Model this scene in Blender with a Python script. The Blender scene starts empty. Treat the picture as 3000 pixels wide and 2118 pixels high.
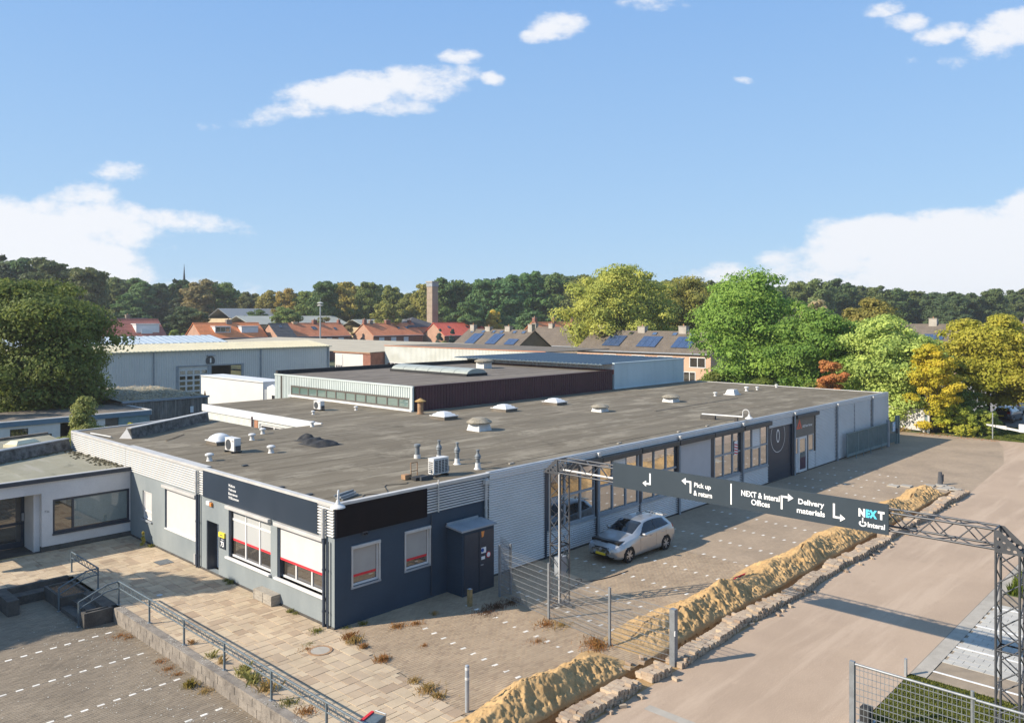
import bpy, bmesh, math, random
import numpy as np
from mathutils import Vector, Matrix

# World axes follow the long industrial building: x runs along its long facade,
# y along its front facade, the corner nearest the camera stands at the origin.
S = bpy.context.scene
COL = S.collection
R = math.radians
random.seed(7)
RNG = np.random.default_rng(7)

# ------------------------------------------------------------------ camera
cam_d = bpy.data.cameras.new('camera')
cam = bpy.data.objects.new('camera', cam_d)
COL.objects.link(cam)
cam.location = (-15.469, -22.705, 10.5)
cam.rotation_euler = (R(90), 0, R(43.23 - 90))
cam_d.sensor_width = 36
cam_d.lens = 28.14
cam_d.shift_y = -0.0443
cam_d.clip_start = 0.5
cam_d.clip_end = 3000
S.camera = cam

# ------------------------------------------------------------------ sun, sky, exposure
SUN_EL = R(32.0)
SDX, SDY = 0.873, -0.487            # the way shadows fall on the ground
sun_d = bpy.data.lights.new('sun', 'SUN')
sun = bpy.data.objects.new('sun', sun_d)
COL.objects.link(sun)
_d = Vector((SDX * math.cos(SUN_EL), SDY * math.cos(SUN_EL), -math.sin(SUN_EL)))
sun.rotation_euler = _d.to_track_quat('-Z', 'Y').to_euler()
sun.location = (-40, 30, 60)
sun_d.energy = 5.0
sun_d.angle = R(0.55)
sun_d.color = (1.0, 0.90, 0.76)

W = bpy.data.worlds.new('World')
S.world = W
W.use_nodes = True
S.view_settings.view_transform = 'Standard'
S.view_settings.look = 'None'
S.view_settings.exposure = 0.68
S.view_settings.gamma = 1.0
S.view_settings.use_curve_mapping = False
S.cycles.max_bounces = 6
S.cycles.diffuse_bounces = 3
S.cycles.glossy_bounces = 3
S.cycles.transmission_bounces = 4
S.cycles.transparent_max_bounces = 6
S.cycles.use_denoising = True
S.cycles.sample_clamp_indirect = 4.0

CAMP = Vector((-15.469, -22.705, 10.5))
FWD = Vector((math.cos(R(43.23)), math.sin(R(43.23)), 0))
RGT = Vector((math.sin(R(43.23)), -math.cos(R(43.23)), 0))


def build_sky():
    nt = W.node_tree
    N, L = nt.nodes, nt.links
    N.clear()
    out = N.new('ShaderNodeOutputWorld')
    bg = N.new('ShaderNodeBackground')
    sky = N.new('ShaderNodeTexSky')
    sky.sky_type = 'NISHITA'
    sky.sun_disc = False
    sky.sun_elevation = SUN_EL
    sky.sun_rotation = math.atan2(-SDX, -SDY)      # azimuth of the sun, measured from +y towards +x
    sky.altitude = 0
    sky.air_density = 1.15
    sky.dust_density = 0.35
    sky.ozone_density = 3.0
    bg.inputs['Strength'].default_value = 0.085
    tc = N.new('ShaderNodeTexCoord')
    # Sky colour of a clear autumn day: an even blue that pales only slowly to the horizon.
    sep = N.new('ShaderNodeSeparateXYZ')
    L.new(tc.outputs['Generated'], sep.inputs[0])

    def math_(op, a, b=None, c=None):
        m = N.new('ShaderNodeMath')
        m.operation = op
        for i, v in enumerate((a, b, c)):
            if v is None:
                continue
            if isinstance(v, (int, float)):
                m.inputs[i].default_value = v
            else:
                L.new(v, m.inputs[i])
        return m.outputs[0]

    def vdot(vec):
        m = N.new('ShaderNodeVectorMath')
        m.operation = 'DOT_PRODUCT'
        L.new(tc.outputs['Generated'], m.inputs[0])
        m.inputs[1].default_value = vec
        return m.outputs['Value']

    # azimuth / elevation as tangents round the northern quarter of the sky where the clouds drift
    f = vdot(FWD)
    fm = math_('MAXIMUM', f, 0.05)
    az = math_('DIVIDE', vdot(RGT), fm)
    el = math_('DIVIDE', sep.outputs['Z'], fm)
    comb = N.new('ShaderNodeCombineXYZ')
    L.new(az, comb.inputs[0])
    L.new(math_('MULTIPLY', el, 1.7), comb.inputs[1])
    n1 = N.new('ShaderNodeTexNoise')
    n1.inputs['Scale'].default_value = 13.0
    n1.inputs['Detail'].default_value = 9.0
    n1.inputs['Roughness'].default_value = 0.64
    L.new(comb.outputs[0], n1.inputs['Vector'])
    n2 = N.new('ShaderNodeTexNoise')
    n2.inputs['Scale'].default_value = 4.6
    n2.inputs['Detail'].default_value = 4.0
    L.new(comb.outputs[0], n2.inputs['Vector'])
    det = math_('ADD', math_('MULTIPLY', math_('SUBTRACT', n1.outputs['Fac'], 0.5), 3.4),
                math_('MULTIPLY', math_('SUBTRACT', n2.outputs['Fac'], 0.5), 1.3))

    # cloud banks: (azimuth tan, elevation tan, half width, half height, tilt, strength)
    banks = [(-0.205, 0.278, 0.105, 0.027, 0.12, 1.1), (-0.115, 0.289, 0.072, 0.031, 0.08, 1.05), (-0.285, 0.256, 0.065, 0.017, 0.22, 0.9), (-0.14, 0.262, 0.05, 0.018, 0.1, 0.8),
             (-0.071, 0.325, 0.034, 0.012, 0.0, 0.85), (-0.024, 0.295, 0.017, 0.010, 0.0, 0.7), (-0.386, 0.237, 0.026, 0.008, 0.2, 0.35),
             (0.060, 0.360, 0.040, 0.020, 0.1, 0.75), (0.030, 0.350, 0.020, 0.010, 0.1, 0.5), (0.185, 0.392, 0.050, 0.013, 0.0, 0.5), (0.290, 0.295, 0.018, 0.006, -0.1, 0.7),
             (0.47, 0.386, 0.040, 0.012, 0.2, 0.75), (0.497, 0.366, 0.036, 0.014, 0.1, 0.7), (0.625, 0.356, 0.075, 0.034, 0.25, 1.05), (0.54, 0.352, 0.042, 0.018, 0.2, 0.8), (0.505, 0.316, 0.018, 0.010, 0.0, 0.5), (0.545, 0.318, 0.024, 0.010, 0.0, 0.4),
             (-0.535, 0.114, 0.125, 0.042, -0.05, 1.3), (-0.535, 0.150, 0.06, 0.020, 0.0, 1.0), (-0.42, 0.118, 0.090, 0.018, -0.08, 0.95), (-0.61, 0.075, 0.16, 0.08, -0.1, 2.0), (-0.52, 0.065, 0.10, 0.035, -0.3, 0.9), (-0.489, 0.178, 0.034, 0.012, 0.0, 0.45), (-0.40, 0.03, 0.10, 0.02, -.1, 0.45),
             (0.447, 0.098, 0.095, 0.034, 0.05, 1.6), (0.586, 0.075, 0.19, 0.07, 0.1, 2.2), (0.64, 0.118, 0.08, 0.04, 0.3, 1.2), (0.40, 0.066, 0.14, 0.035, 0.15, 1.0), (0.29, 0.048, 0.09, 0.022, 0.0, 0.75), (0.50, 0.030, 0.28, 0.035, 0.0, 0.9), (-0.185, 0.024, 0.05, 0.016, 0.0, 0.5)]
    total = None
    for (a0, e0, ra, re, tilt, k) in banks:
        da = math_('SUBTRACT', az, a0)
        de = math_('SUBTRACT', math_('SUBTRACT', el, e0), math_('MULTIPLY', da, tilt))
        q = math_('ADD', math_('POWER', math_('DIVIDE', math_('ABSOLUTE', da), ra), 2.0),
                  math_('POWER', math_('DIVIDE', math_('ABSOLUTE', de), re), 2.0))
        v = math_('MULTIPLY', math_('SUBTRACT', 1.0, q), k)
        v = math_('MAXIMUM', v, -1.5)
        total = v if total is None else math_('MAXIMUM', total, v)
    dens = math_('ADD', total, det)
    rampN = N.new('ShaderNodeMapRange')
    rampN.interpolation_type = 'SMOOTHSTEP'
    rampN.inputs['From Min'].default_value = 0.0
    rampN.inputs['From Max'].default_value = 0.95
    L.new(dens, rampN.inputs['Value'])
    front = N.new('ShaderNodeMapRange')
    front.inputs['From Min'].default_value = 0.15
    front.inputs['From Max'].default_value = 0.4
    L.new(f, front.inputs['Value'])
    mask = math_('MULTIPLY', math_('MULTIPLY', rampN.outputs[0], front.outputs[0]), 0.93)
    # grade of the clear sky
    hs = N.new('ShaderNodeHueSaturation')
    hs.inputs['Saturation'].default_value = SKY_SAT
    hs.inputs['Value'].default_value = SKY_VAL
    L.new(sky.outputs[0], hs.inputs['Color'])
    gr = N.new('ShaderNodeMix')
    gr.data_type = 'RGBA'
    gr.inputs['Factor'].default_value = SKY_MIX
    L.new(hs.outputs[0], gr.inputs[6])
    hz = N.new('ShaderNodeMix')
    hz.data_type = 'RGBA'
    elr = N.new('ShaderNodeMapRange')
    elr.inputs['From Min'].default_value = 0.0
    elr.inputs['From Max'].default_value = 0.42
    zz = math_('MULTIPLY', sep.outputs['Z'], sep.outputs['Z'])
    eltrue = math_('DIVIDE', sep.outputs['Z'], math_('POWER', math_('MAXIMUM', math_('SUBTRACT', 1.0, zz), 0.01), 0.5))
    L.new(eltrue, elr.inputs['Value'])
    L.new(elr.outputs[0], hz.inputs['Factor'])
    hz.inputs[6].default_value = SKY_LOW
    hz.inputs[7].default_value = SKY_HIGH
    L.new(hz.outputs[2], gr.inputs[7])
    mx = N.new('ShaderNodeMix')
    mx.data_type = 'RGBA'
    L.new(mask, mx.inputs['Factor'])
    L.new(gr.outputs[2], mx.inputs[6])
    mx.inputs[7].default_value = (6.9, 7.0, 7.3, 1)
    L.new(mx.outputs[2], bg.inputs['Color'])
    L.new(bg.outputs[0], out.inputs[0])


SKY_SAT, SKY_VAL, SKY_MIX = 1.0, 1.0, 0.85
SKY_LOW = (3.3, 5.0, 6.9, 1)
SKY_HIGH = (1.9, 3.6, 6.6, 1)
build_sky()


# ------------------------------------------------------------------ materials
def nmat(name):
    m = bpy.data.materials.new(name)
    m.use_nodes = True
    m.node_tree.nodes.clear()
    return m, m.node_tree.nodes, m.node_tree.links


def mat(name, col, rough=0.7, col2=None, scale=3.0, stretch=(1, 1, 1), metal=0.0, bump=0.0, bscale=40.0,
        spec=0.4, rnd=0.0, fine=0.12, space='pos', contrast=(0.35, 0.65), coat=0.0, detail=5.0):
    """Principled surface whose colour wanders between col and col2 with noise, plus fine grain and relief."""
    m, N, L = nmat(name)
    out = N.new('ShaderNodeOutputMaterial')
    p = N.new('ShaderNodeBsdfPrincipled')
    L.new(p.outputs[0], out.inputs[0])
    p.inputs['Roughness'].default_value = rough
    p.inputs['Metallic'].default_value = metal
    p.inputs['Specular IOR Level'].default_value = spec
    p.inputs['Coat Weight'].default_value = coat
    if space == 'pos':
        src = N.new('ShaderNodeNewGeometry').outputs['Position']
    else:
        src = N.new('ShaderNodeTexCoord').outputs['Object']
    mp = N.new('ShaderNodeMapping')
    mp.inputs['Scale'].default_value = stretch
    L.new(src, mp.inputs[0])
    n = N.new('ShaderNodeTexNoise')
    n.inputs['Scale'].default_value = scale
    n.inputs['Detail'].default_value = detail
    n.inputs['Roughness'].default_value = 0.6
    L.new(mp.outputs[0], n.inputs['Vector'])
    mr = N.new('ShaderNodeMapRange')
    mr.inputs['From Min'].default_value, mr.inputs['From Max'].default_value = contrast
    L.new(n.outputs['Fac'], mr.inputs['Value'])
    mix = N.new('ShaderNodeMix')
    mix.data_type = 'RGBA'
    c2 = col2 if col2 else tuple(c * 0.85 for c in col)
    mix.inputs[6].default_value = (*col, 1)
    mix.inputs[7].default_value = (*c2, 1)
    L.new(mr.outputs[0], mix.inputs['Factor'])
    last = mix.outputs[2]
    if fine or rnd:
        hv = N.new('ShaderNodeHueSaturation')
        L.new(last, hv.inputs['Color'])
        val = None
        if fine:
            n2 = N.new('ShaderNodeTexNoise')
            n2.inputs['Scale'].default_value = bscale
            n2.inputs['Detail'].default_value = 3
            L.new(src, n2.inputs['Vector'])
            m2 = N.new('ShaderNodeMapRange')
            m2.inputs['From Min'].default_value, m2.inputs['From Max'].default_value = 0.3, 0.7
            m2.inputs['To Min'].default_value, m2.inputs['To Max'].default_value = 1 - fine, 1 + fine
            L.new(n2.outputs['Fac'], m2.inputs['Value'])
            val = m2.outputs[0]
        if rnd:
            oi = N.new('ShaderNodeObjectInfo')
            m3 = N.new('ShaderNodeMapRange')
            m3.inputs['To Min'].default_value, m3.inputs['To Max'].default_value = 1 - rnd, 1 + rnd
            L.new(oi.outputs['Random'], m3.inputs['Value'])
            if val is None:
                val = m3.outputs[0]
            else:
                mm = N.new('ShaderNodeMath')
                mm.operation = 'MULTIPLY'
                L.new(val, mm.inputs[0])
                L.new(m3.outputs[0], mm.inputs[1])
                val = mm.outputs[0]
        L.new(val, hv.inputs['Value'])
        last = hv.outputs[0]
    L.new(last, p.inputs['Base Color'])
    if bump:
        b = N.new('ShaderNodeBump')
        b.inputs['Strength'].default_value = bump
        b.inputs['Distance'].default_value = 0.02
        n3 = N.new('ShaderNodeTexNoise')
        n3.inputs['Scale'].default_value = bscale
        n3.inputs['Detail'].default_value = 4
        L.new(src, n3.inputs['Vector'])
        L.new(n3.outputs['Fac'], b.inputs['Height'])
        L.new(b.outputs[0], p.inputs['Normal'])
    return m


def face_tint_mat(name, cols, rough=0.85, bscale=60.0, bump=0.3, fine=0.15):
    """Colour ramp driven by a 'tint' value stored on each face (for paving made of many stones) or each object."""
    m, N, L = nmat(name)
    out = N.new('ShaderNodeOutputMaterial')
    p = N.new('ShaderNodeBsdfPrincipled')
    L.new(p.outputs[0], out.inputs[0])
    p.inputs['Roughness'].default_value = rough
    p.inputs['Specular IOR Level'].default_value = 0.25
    at = N.new('ShaderNodeAttribute')
    at.attribute_name = 'tint'
    oi = N.new('ShaderNodeObjectInfo')
    ad = N.new('ShaderNodeMath')
    ad.operation = 'ADD'
    L.new(at.outputs['Fac'], ad.inputs[0])
    L.new(oi.outputs['Random'], ad.inputs[1])
    fr = N.new('ShaderNodeMath')
    fr.operation = 'FRACT'
    L.new(ad.outputs[0], fr.inputs[0])
    rp = N.new('ShaderNodeValToRGB')
    rp.color_ramp.elements.remove(rp.color_ramp.elements[1])
    for i, c in enumerate(cols):
        e = rp.color_ramp.elements[0] if i == 0 else rp.color_ramp.elements.new(i / (len(cols) - 1))
        e.position = i / max(1, len(cols) - 1)
        e.color = (*c, 1)
    L.new(fr.outputs[0], rp.inputs[0])
    g = N.new('ShaderNodeNewGeometry')
    n = N.new('ShaderNodeTexNoise')
    n.inputs['Scale'].default_value = bscale
    n.inputs['Detail'].default_value = 4
    L.new(g.outputs['Position'], n.inputs['Vector'])
    nl = N.new('ShaderNodeTexNoise')
    nl.inputs['Scale'].default_value = 0.55
    nl.inputs['Detail'].default_value = 6
    nl.inputs['Roughness'].default_value = 0.65
    L.new(g.outputs['Position'], nl.inputs['Vector'])
    m1 = N.new('ShaderNodeMapRange')
    m1.inputs['From Min'].default_value, m1.inputs['From Max'].default_value = 0.3, 0.7
    m1.inputs['To Min'].default_value, m1.inputs['To Max'].default_value = 1 - fine, 1 + fine
    L.new(n.outputs['Fac'], m1.inputs['Value'])
    m2 = N.new('ShaderNodeMapRange')
    m2.inputs['From Min'].default_value, m2.inputs['From Max'].default_value = 0.3, 0.7
    m2.inputs['To Min'].default_value, m2.inputs['To Max'].default_value = 0.82, 1.14
    L.new(nl.outputs['Fac'], m2.inputs['Value'])
    mm = N.new('ShaderNodeMath')
    mm.operation = 'MULTIPLY'
    L.new(m1.outputs[0], mm.inputs[0])
    L.new(m2.outputs[0], mm.inputs[1])
    hv = N.new('ShaderNodeHueSaturation')
    L.new(rp.outputs[0], hv.inputs['Color'])
    L.new(mm.outputs[0], hv.inputs['Value'])
    L.new(hv.outputs[0], p.inputs['Base Color'])
    b = N.new('ShaderNodeBump')
    b.inputs['Strength'].default_value = bump
    b.inputs['Distance'].default_value = 0.01
    L.new(n.outputs['Fac'], b.inputs['Height'])
    L.new(b.outputs[0], p.inputs['Normal'])
    return m


def glass_mat(name, tint, mirror=0.3, rough=0.02, blend=0.25, top=0.85):
    """Window glass in front of a dim room: part mirror, part dark depth."""
    m, N, L = nmat(name)
    out = N.new('ShaderNodeOutputMaterial')
    d = N.new('ShaderNodeBsdfDiffuse')
    d.inputs['Color'].default_value = (*tint, 1)
    g = N.new('ShaderNodeBsdfGlossy')
    g.inputs['Roughness'].default_value = rough
    g.inputs['Color'].default_value = (0.95, 0.97, 1, 1)
    lw = N.new('ShaderNodeLayerWeight')
    lw.inputs['Blend'].default_value = blend
    mr = N.new('ShaderNodeMapRange')
    mr.inputs['To Min'].default_value, mr.inputs['To Max'].default_value = mirror, top
    L.new(lw.outputs['Fresnel'], mr.inputs['Value'])
    x = N.new('ShaderNodeMixShader')
    L.new(mr.outputs[0], x.inputs[0])
    L.new(d.outputs[0], x.inputs[1])
    L.new(g.outputs[0], x.inputs[2])
    L.new(x.outputs[0], out.inputs[0])
    n = N.new('ShaderNodeTexNoise')
    n.inputs['Scale'].default_value = 1.3
    b = N.new('ShaderNodeBump')
    b.inputs['Strength'].default_value = 0.03
    b.inputs['Distance'].default_value = 0.05
    L.new(n.outputs['Fac'], b.inputs['Height'])
    L.new(b.outputs[0], g.inputs['Normal'])
    return m


# ------------------------------------------------------------------ object helpers
def props(o, label=None, cat=None, group=None, kind=None):
    if label:
        o['label'] = label
    if cat:
        o['category'] = cat
    if group:
        o['group'] = group
    if kind:
        o['kind'] = kind
    return o


def thing(name, label, cat, loc=(0, 0, 0), rotz=0.0, group=None):
    o = bpy.data.objects.new(name, None)
    o.empty_display_size = 0.3
    COL.objects.link(o)
    o.location = loc
    o.rotation_euler = (0, 0, rotz)
    return props(o, label, cat, group)


def wthing(name, label, cat, loc=(0, 0, 0), group=None):
    """A thing whose parts are modelled in world coordinates."""
    o = thing(name, label, cat, loc, 0, group)
    o['_w'] = 1
    return o


def attach(o, parent):
    if parent is not None:
        o.parent = parent
        if parent.get('_w') and o.type == 'MESH':
            off = Matrix.Translation(-parent.location)
            o.matrix_parent_inverse = off
    return o


class MB:
    def __init__(s):
        s.v, s.f, s.t = [], [], []

    def add(s, vs, fs, tint=None):
        b = len(s.v)
        s.v += [tuple(v) for v in vs]
        for q in fs:
            s.f.append(tuple(b + i for i in q))
            s.t.append(tint)
        return s

    def box(s, x0, x1, y0, y1, z0, z1, tint=None):
        return s.add([(x0, y0, z0), (x1, y0, z0), (x1, y1, z0), (x0, y1, z0), (x0, y0, z1), (x1, y0, z1), (x1, y1, z1), (x0, y1, z1)],
                     [(0, 3, 2, 1), (4, 5, 6, 7), (0, 1, 5, 4), (1, 2, 6, 5), (2, 3, 7, 6), (3, 0, 4, 7)], tint)

    def fbox(s, F, a0, a1, d0, d1, z0, z1):
        P = [F(a, d, z) for z in (z0, z1) for (a, d) in ((a0, d0), (a1, d0), (a1, d1), (a0, d1))]
        return s.add(P, [(0, 3, 2, 1), (4, 5, 6, 7), (0, 1, 5, 4), (1, 2, 6, 5), (2, 3, 7, 6), (3, 0, 4, 7)])

    def prism(s, poly, z0, z1):
        n = len(poly)
        vs = [(x, y, z0) for x, y in poly] + [(x, y, z1) for x, y in poly]
        fs = [tuple(range(n - 1, -1, -1)), tuple(range(n, 2 * n))] + [(i, (i + 1) % n, n + (i + 1) % n, n + i) for i in range(n)]
        return s.add(vs, fs)

    def extrude(s, pts3, vec):
        """closed polygon of 3-D points swept along vec"""
        n = len(pts3)
        v = Vector(vec)
        vs = [tuple(p) for p in pts3] + [tuple(Vector(p) + v) for p in pts3]
        fs = [tuple(range(n - 1, -1, -1)), tuple(range(n, 2 * n))] + [(i, (i + 1) % n, n + (i + 1) % n, n + i) for i in range(n)]
        return s.add(vs, fs)

    def tube(s, p0, p1, r, n=8, r1=None, caps=True):
        p0, p1 = Vector(p0), Vector(p1)
        d = (p1 - p0).normalized()
        a = d.orthogonal().normalized()
        b = d.cross(a)
        r1 = r if r1 is None else r1
        vs = []
        for p, rr in ((p0, r), (p1, r1)):
            for i in range(n):
                t = 2 * math.pi * i / n
                vs.append(p + rr * (math.cos(t) * a + math.sin(t) * b))
        fs = [(i, (i + 1) % n, n + (i + 1) % n, n + i) for i in range(n)]
        if caps:
            fs += [tuple(range(n - 1, -1, -1)), tuple(range(n, 2 * n))]
        return s.add(vs, fs)

    def path(s, pts, r, n=6):
        for i in range(len(pts) - 1):
            s.tube(pts[i], pts[i + 1], r, n)
        return s

    def lathe(s, prof, c=(0, 0, 0), n=20):
        vs, fs = [], []
        for (r, z) in prof:
            for i in range(n):
                t = 2 * math.pi * i / n
                vs.append((c[0] + r * math.cos(t), c[1] + r * math.sin(t), c[2] + z))
        for k in range(len(prof) - 1):
            for i in range(n):
                j = (i + 1) % n
                fs.append((k * n + i, k * n + j, (k + 1) * n + j, (k + 1) * n + i))
        fs.append(tuple(range(n - 1, -1, -1)))
        fs.append(tuple((len(prof) - 1) * n + i for i in range(n)))
        return s.add(vs, fs)

    def wall(s, F, a0, a1, z0, z1, holes, d0=-0.2, d1=0.0):
        """a wall slab from depth d0 to d1 with rectangular holes (a0,a1,z0,z1)"""
        cuts = sorted({a0, a1, *[min(max(h[0], a0), a1) for h in holes], *[min(max(h[1], a0), a1) for h in holes]})
        for i in range(len(cuts) - 1):
            c0, c1 = cuts[i], cuts[i + 1]
            if c1 - c0 < 1e-6:
                continue
            mid = (c0 + c1) / 2
            hs = sorted([(h[2], h[3]) for h in holes if h[0] < mid < h[1]])
            z = z0
            for (h0, h1) in hs:
                if h0 > z + 1e-6:
                    s.fbox(F, c0, c1, d0, d1, z, h0)
                z = max(z, h1)
            if z1 > z + 1e-6:
                s.fbox(F, c0, c1, d0, d1, z, z1)
        return s

    def corr_h(s, F, a0, a1, z0, z1, d=0.03, pitch=0.1, depth=0.07):
        """sheet with horizontal ribs"""
        n = max(1, round((z1 - z0) / pitch))
        h = (z1 - z0) / n
        prof = []
        for i in range(n):
            z = z0 + i * h
            prof += [(d - depth, z), (d - depth, z + .33 * h), (d - .012, z + .42 * h), (d, z + .62 * h), (d - .012, z + .96 * h)]
        prof.append((d - depth, z1))
        vs = [F(a, dd, z) for a in (a0, a1) for dd, z in prof]
        k = len(prof)
        fs = [(i, i + 1, k + i + 1, k + i) for i in range(k - 1)]
        return s.add(vs, fs)

    def corr_v(s, F, a0, a1, z0, z1, d=0.03, pitch=0.2, depth=0.03):
        n = max(1, round((a1 - a0) / pitch))
        h = (a1 - a0) / n
        prof = []
        for i in range(n):
            a = a0 + i * h
            prof += [(a, d - depth), (a + .2 * h, d - depth), (a + .32 * h, d), (a + .86 * h, d)]
        prof.append((a1, d - depth))
        vs = [F(a, dd, z) for z in (z0, z1) for a, dd in prof]
        k = len(prof)
        fs = [(i, i + 1, k + i + 1, k + i) for i in range(k - 1)]
        return s.add(vs, fs)

    def mesh(s, name):
        me = bpy.data.meshes.new(name)
        me.from_pydata(s.v, [], s.f)
        if any(t is not None for t in s.t):
            at = me.attributes.new('tint', 'FLOAT', 'FACE')
            at.data.foreach_set('value', [t or 0.0 for t in s.t])
        me.update()
        return me

    def build(s, name, m, parent=None, smooth=False, bevel=0.0, **kw):
        me = s.mesh(name)
        me.materials.append(m)
        if smooth:
            me.polygons.foreach_set('use_smooth', [True] * len(me.polygons))
        o = bpy.data.objects.new(name, me)
        COL.objects.link(o)
        attach(o, parent)
        if bevel:
            b = o.modifiers.new('bevel', 'BEVEL')
            b.width = bevel
            b.segments = 2
            b.limit_method = 'ANGLE'
        return props(o, **kw)


def np_mesh(name, V, F4, m, tint=None, smooth=False):
    """mesh from an (n,3) vertex array and an (m,4) quad array"""
    me = bpy.data.meshes.new(name)
    nv, nf = len(V), len(F4)
    k = F4.shape[1]
    me.vertices.add(nv)
    me.vertices.foreach_set('co', np.ascontiguousarray(V, dtype=np.float32).ravel())
    me.loops.add(nf * k)
    me.loops.foreach_set('vertex_index', np.ascontiguousarray(F4, dtype=np.int32).ravel())
    me.polygons.add(nf)
    me.polygons.foreach_set('loop_start', np.arange(0, nf * k, k, dtype=np.int32))
    me.polygons.foreach_set('loop_total', np.full(nf, k, dtype=np.int32))
    me.polygons.foreach_set('use_smooth', np.full(nf, bool(smooth)))
    me.update(calc_edges=True)
    if tint is not None:
        at = me.attributes.new('tint', 'FLOAT', 'FACE')
        at.data.foreach_set('value', np.ascontiguousarray(tint, dtype=np.float32))
    me.materials.append(m)
    return me


def obj(name, me, parent=None, loc=None, **kw):
    o = bpy.data.objects.new(name, me)
    COL.objects.link(o)
    attach(o, parent)
    if loc is not None:
        o.location = loc
    return props(o, **kw)


_rods = {}


def rod(name, p0, p1, r, m, parent):
    """a straight bar as an object of its own; all bars of one material share one mesh"""
    key = m.name
    if key not in _rods:
        me = MB().tube((0, 0, 0), (0, 0, 1), 1.0, 7).mesh('bar')
        me.materials.append(m)
        me.polygons.foreach_set('use_smooth', [len(p.vertices) == 4 for p in me.polygons])
        _rods[key] = me
    p0, p1 = Vector(p0), Vector(p1)
    o = bpy.data.objects.new(name, _rods[key])
    COL.objects.link(o)
    d = p1 - p0
    o.parent = parent
    if parent is not None and parent.get('_w'):
        o.matrix_parent_inverse = Matrix.Translation(-parent.location)
    o.location = p0
    o.rotation_euler = d.to_track_quat('Z', 'Y').to_euler()
    o.scale = (r, r, d.length)
    return o


def copy_tree(o, parent=None, loc=None, rotz=None, label=None, scale=None):
    c = o.copy()
    COL.objects.link(c)
    if parent is not None:
        c.parent = parent
    if loc is not None:
        c.location = loc
    if rotz is not None:
        c.rotation_euler = (0, 0, rotz)
    if scale is not None:
        c.scale = scale
    if label:
        c['label'] = label
    for ch in list(o.children):
        copy_tree(ch, c)
    return c


def lettering(name, txt, F, a, d, z, width, height, m, parent, sgn=1, depth=0.012, bold=0.02, spacing=1.0, shear=0.0):
    """raised letters fitted to width x height; a,z = left bottom corner as read by someone facing the wall"""
    cu = bpy.data.curves.new(name, 'FONT')
    cu.body = txt
    cu.offset = bold
    cu.space_character = spacing
    cu.shear = shear
    cu.resolution_u = 3
    to = bpy.data.objects.new(name, cu)
    COL.objects.link(to)
    dg = bpy.context.evaluated_depsgraph_get()
    dg.update()
    me0 = bpy.data.meshes.new_from_object(to.evaluated_get(dg))
    bpy.data.objects.remove(to)
    n = len(me0.vertices)
    co = np.zeros(n * 3)
    me0.vertices.foreach_get('co', co)
    co = co.reshape(-1, 3)
    x0, x1 = co[:, 0].min(), co[:, 0].max()
    y0, y1 = co[:, 1].min(), co[:, 1].max()
    sx = width / (x1 - x0)
    sz = height / (y1 - y0)
    vs = [F(a + sgn * (c[0] - x0) * sx, d, z + (c[1] - y0) * sz) for c in co]
    fs = [tuple(p.vertices) for p in me0.polygons]
    bpy.data.meshes.remove(me0)
    me = bpy.data.meshes.new(name)
    me.from_pydata([tuple(v) for v in vs], [], fs)
    me.materials.append(m)
    o = bpy.data.objects.new(name, me)
    COL.objects.link(o)
    attach(o, parent)
    return o


def FU(u):      # wall in the plane x = u, seen from smaller x; a runs along y
    return lambda a, d, z: (u - d, a, z)


def FV(v):      # wall in the plane y = v, seen from smaller y; a runs along x
    return lambda a, d, z: (a, v - d, z)


def FUp(u):     # wall in the plane x = u, seen from larger x
    return lambda a, d, z: (u + d, a, z)


def FVp(v):
    return lambda a, d, z: (a, v + d, z)
# ------------------------------------------------------------------ shared materials
M = {}
M['earth'] = mat('earth', (0.10, 0.105, 0.05), 0.95, (0.06, 0.07, 0.03), 0.05, fine=0.25, bscale=2.0)
M['asphalt_plain'] = mat('asphalt_plain', (0.43, 0.325, 0.243), 0.92, (0.375, 0.28, 0.21), 0.22, fine=0.16, bscale=70, bump=0.25, contrast=(0.3, 0.72))
M['joint_sand'] = mat('joint_sand', (0.30, 0.235, 0.165), 0.95, (0.22, 0.175, 0.125), 1.5, bscale=80)
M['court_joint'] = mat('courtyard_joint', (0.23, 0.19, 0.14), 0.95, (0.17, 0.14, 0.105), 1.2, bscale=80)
M['lot'] = mat('car_park_asphalt', (0.27, 0.25, 0.225), 0.9, (0.22, 0.205, 0.185), 0.3, bscale=60)
M['concrete'] = mat('concrete', (0.40, 0.36, 0.30), 0.9, (0.30, 0.27, 0.225), 1.1, bscale=50, bump=0.2)
M['old_concrete'] = mat('old_concrete', (0.27, 0.235, 0.195), 0.92, (0.15, 0.13, 0.11), 2.2, bscale=36, bump=0.4, fine=0.22)
M['dark_concrete'] = mat('weathered_concrete', (0.10, 0.092, 0.08), 0.92, (0.055, 0.05, 0.046), 2.0, bscale=36, bump=0.4, fine=0.22)
M['sand'] = mat('excavated_sand', (0.45, 0.295, 0.135), 0.95, (0.36, 0.228, 0.10), 1.6, bscale=30, bump=0.5, fine=0.14)
M['trench_sand'] = mat('trench_sand', (0.38, 0.245, 0.112), 0.95, (0.29, 0.18, 0.08), 2.2, bscale=24, bump=0.5, fine=0.2)
M['lawn'] = mat('lawn_soil', (0.085, 0.11, 0.03), 0.95, (0.05, 0.07, 0.02), 1.2, bscale=40, fine=0.3)
M['white_paint'] = mat('white_paint', (0.74, 0.73, 0.70), 0.6, (0.62, 0.60, 0.56), 3.0, bscale=30)
M['white_line'] = mat('worn_white_stone', (0.74, 0.70, 0.63), 0.8, (0.55, 0.51, 0.44), 4.0, bscale=40, rnd=0.12)
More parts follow.
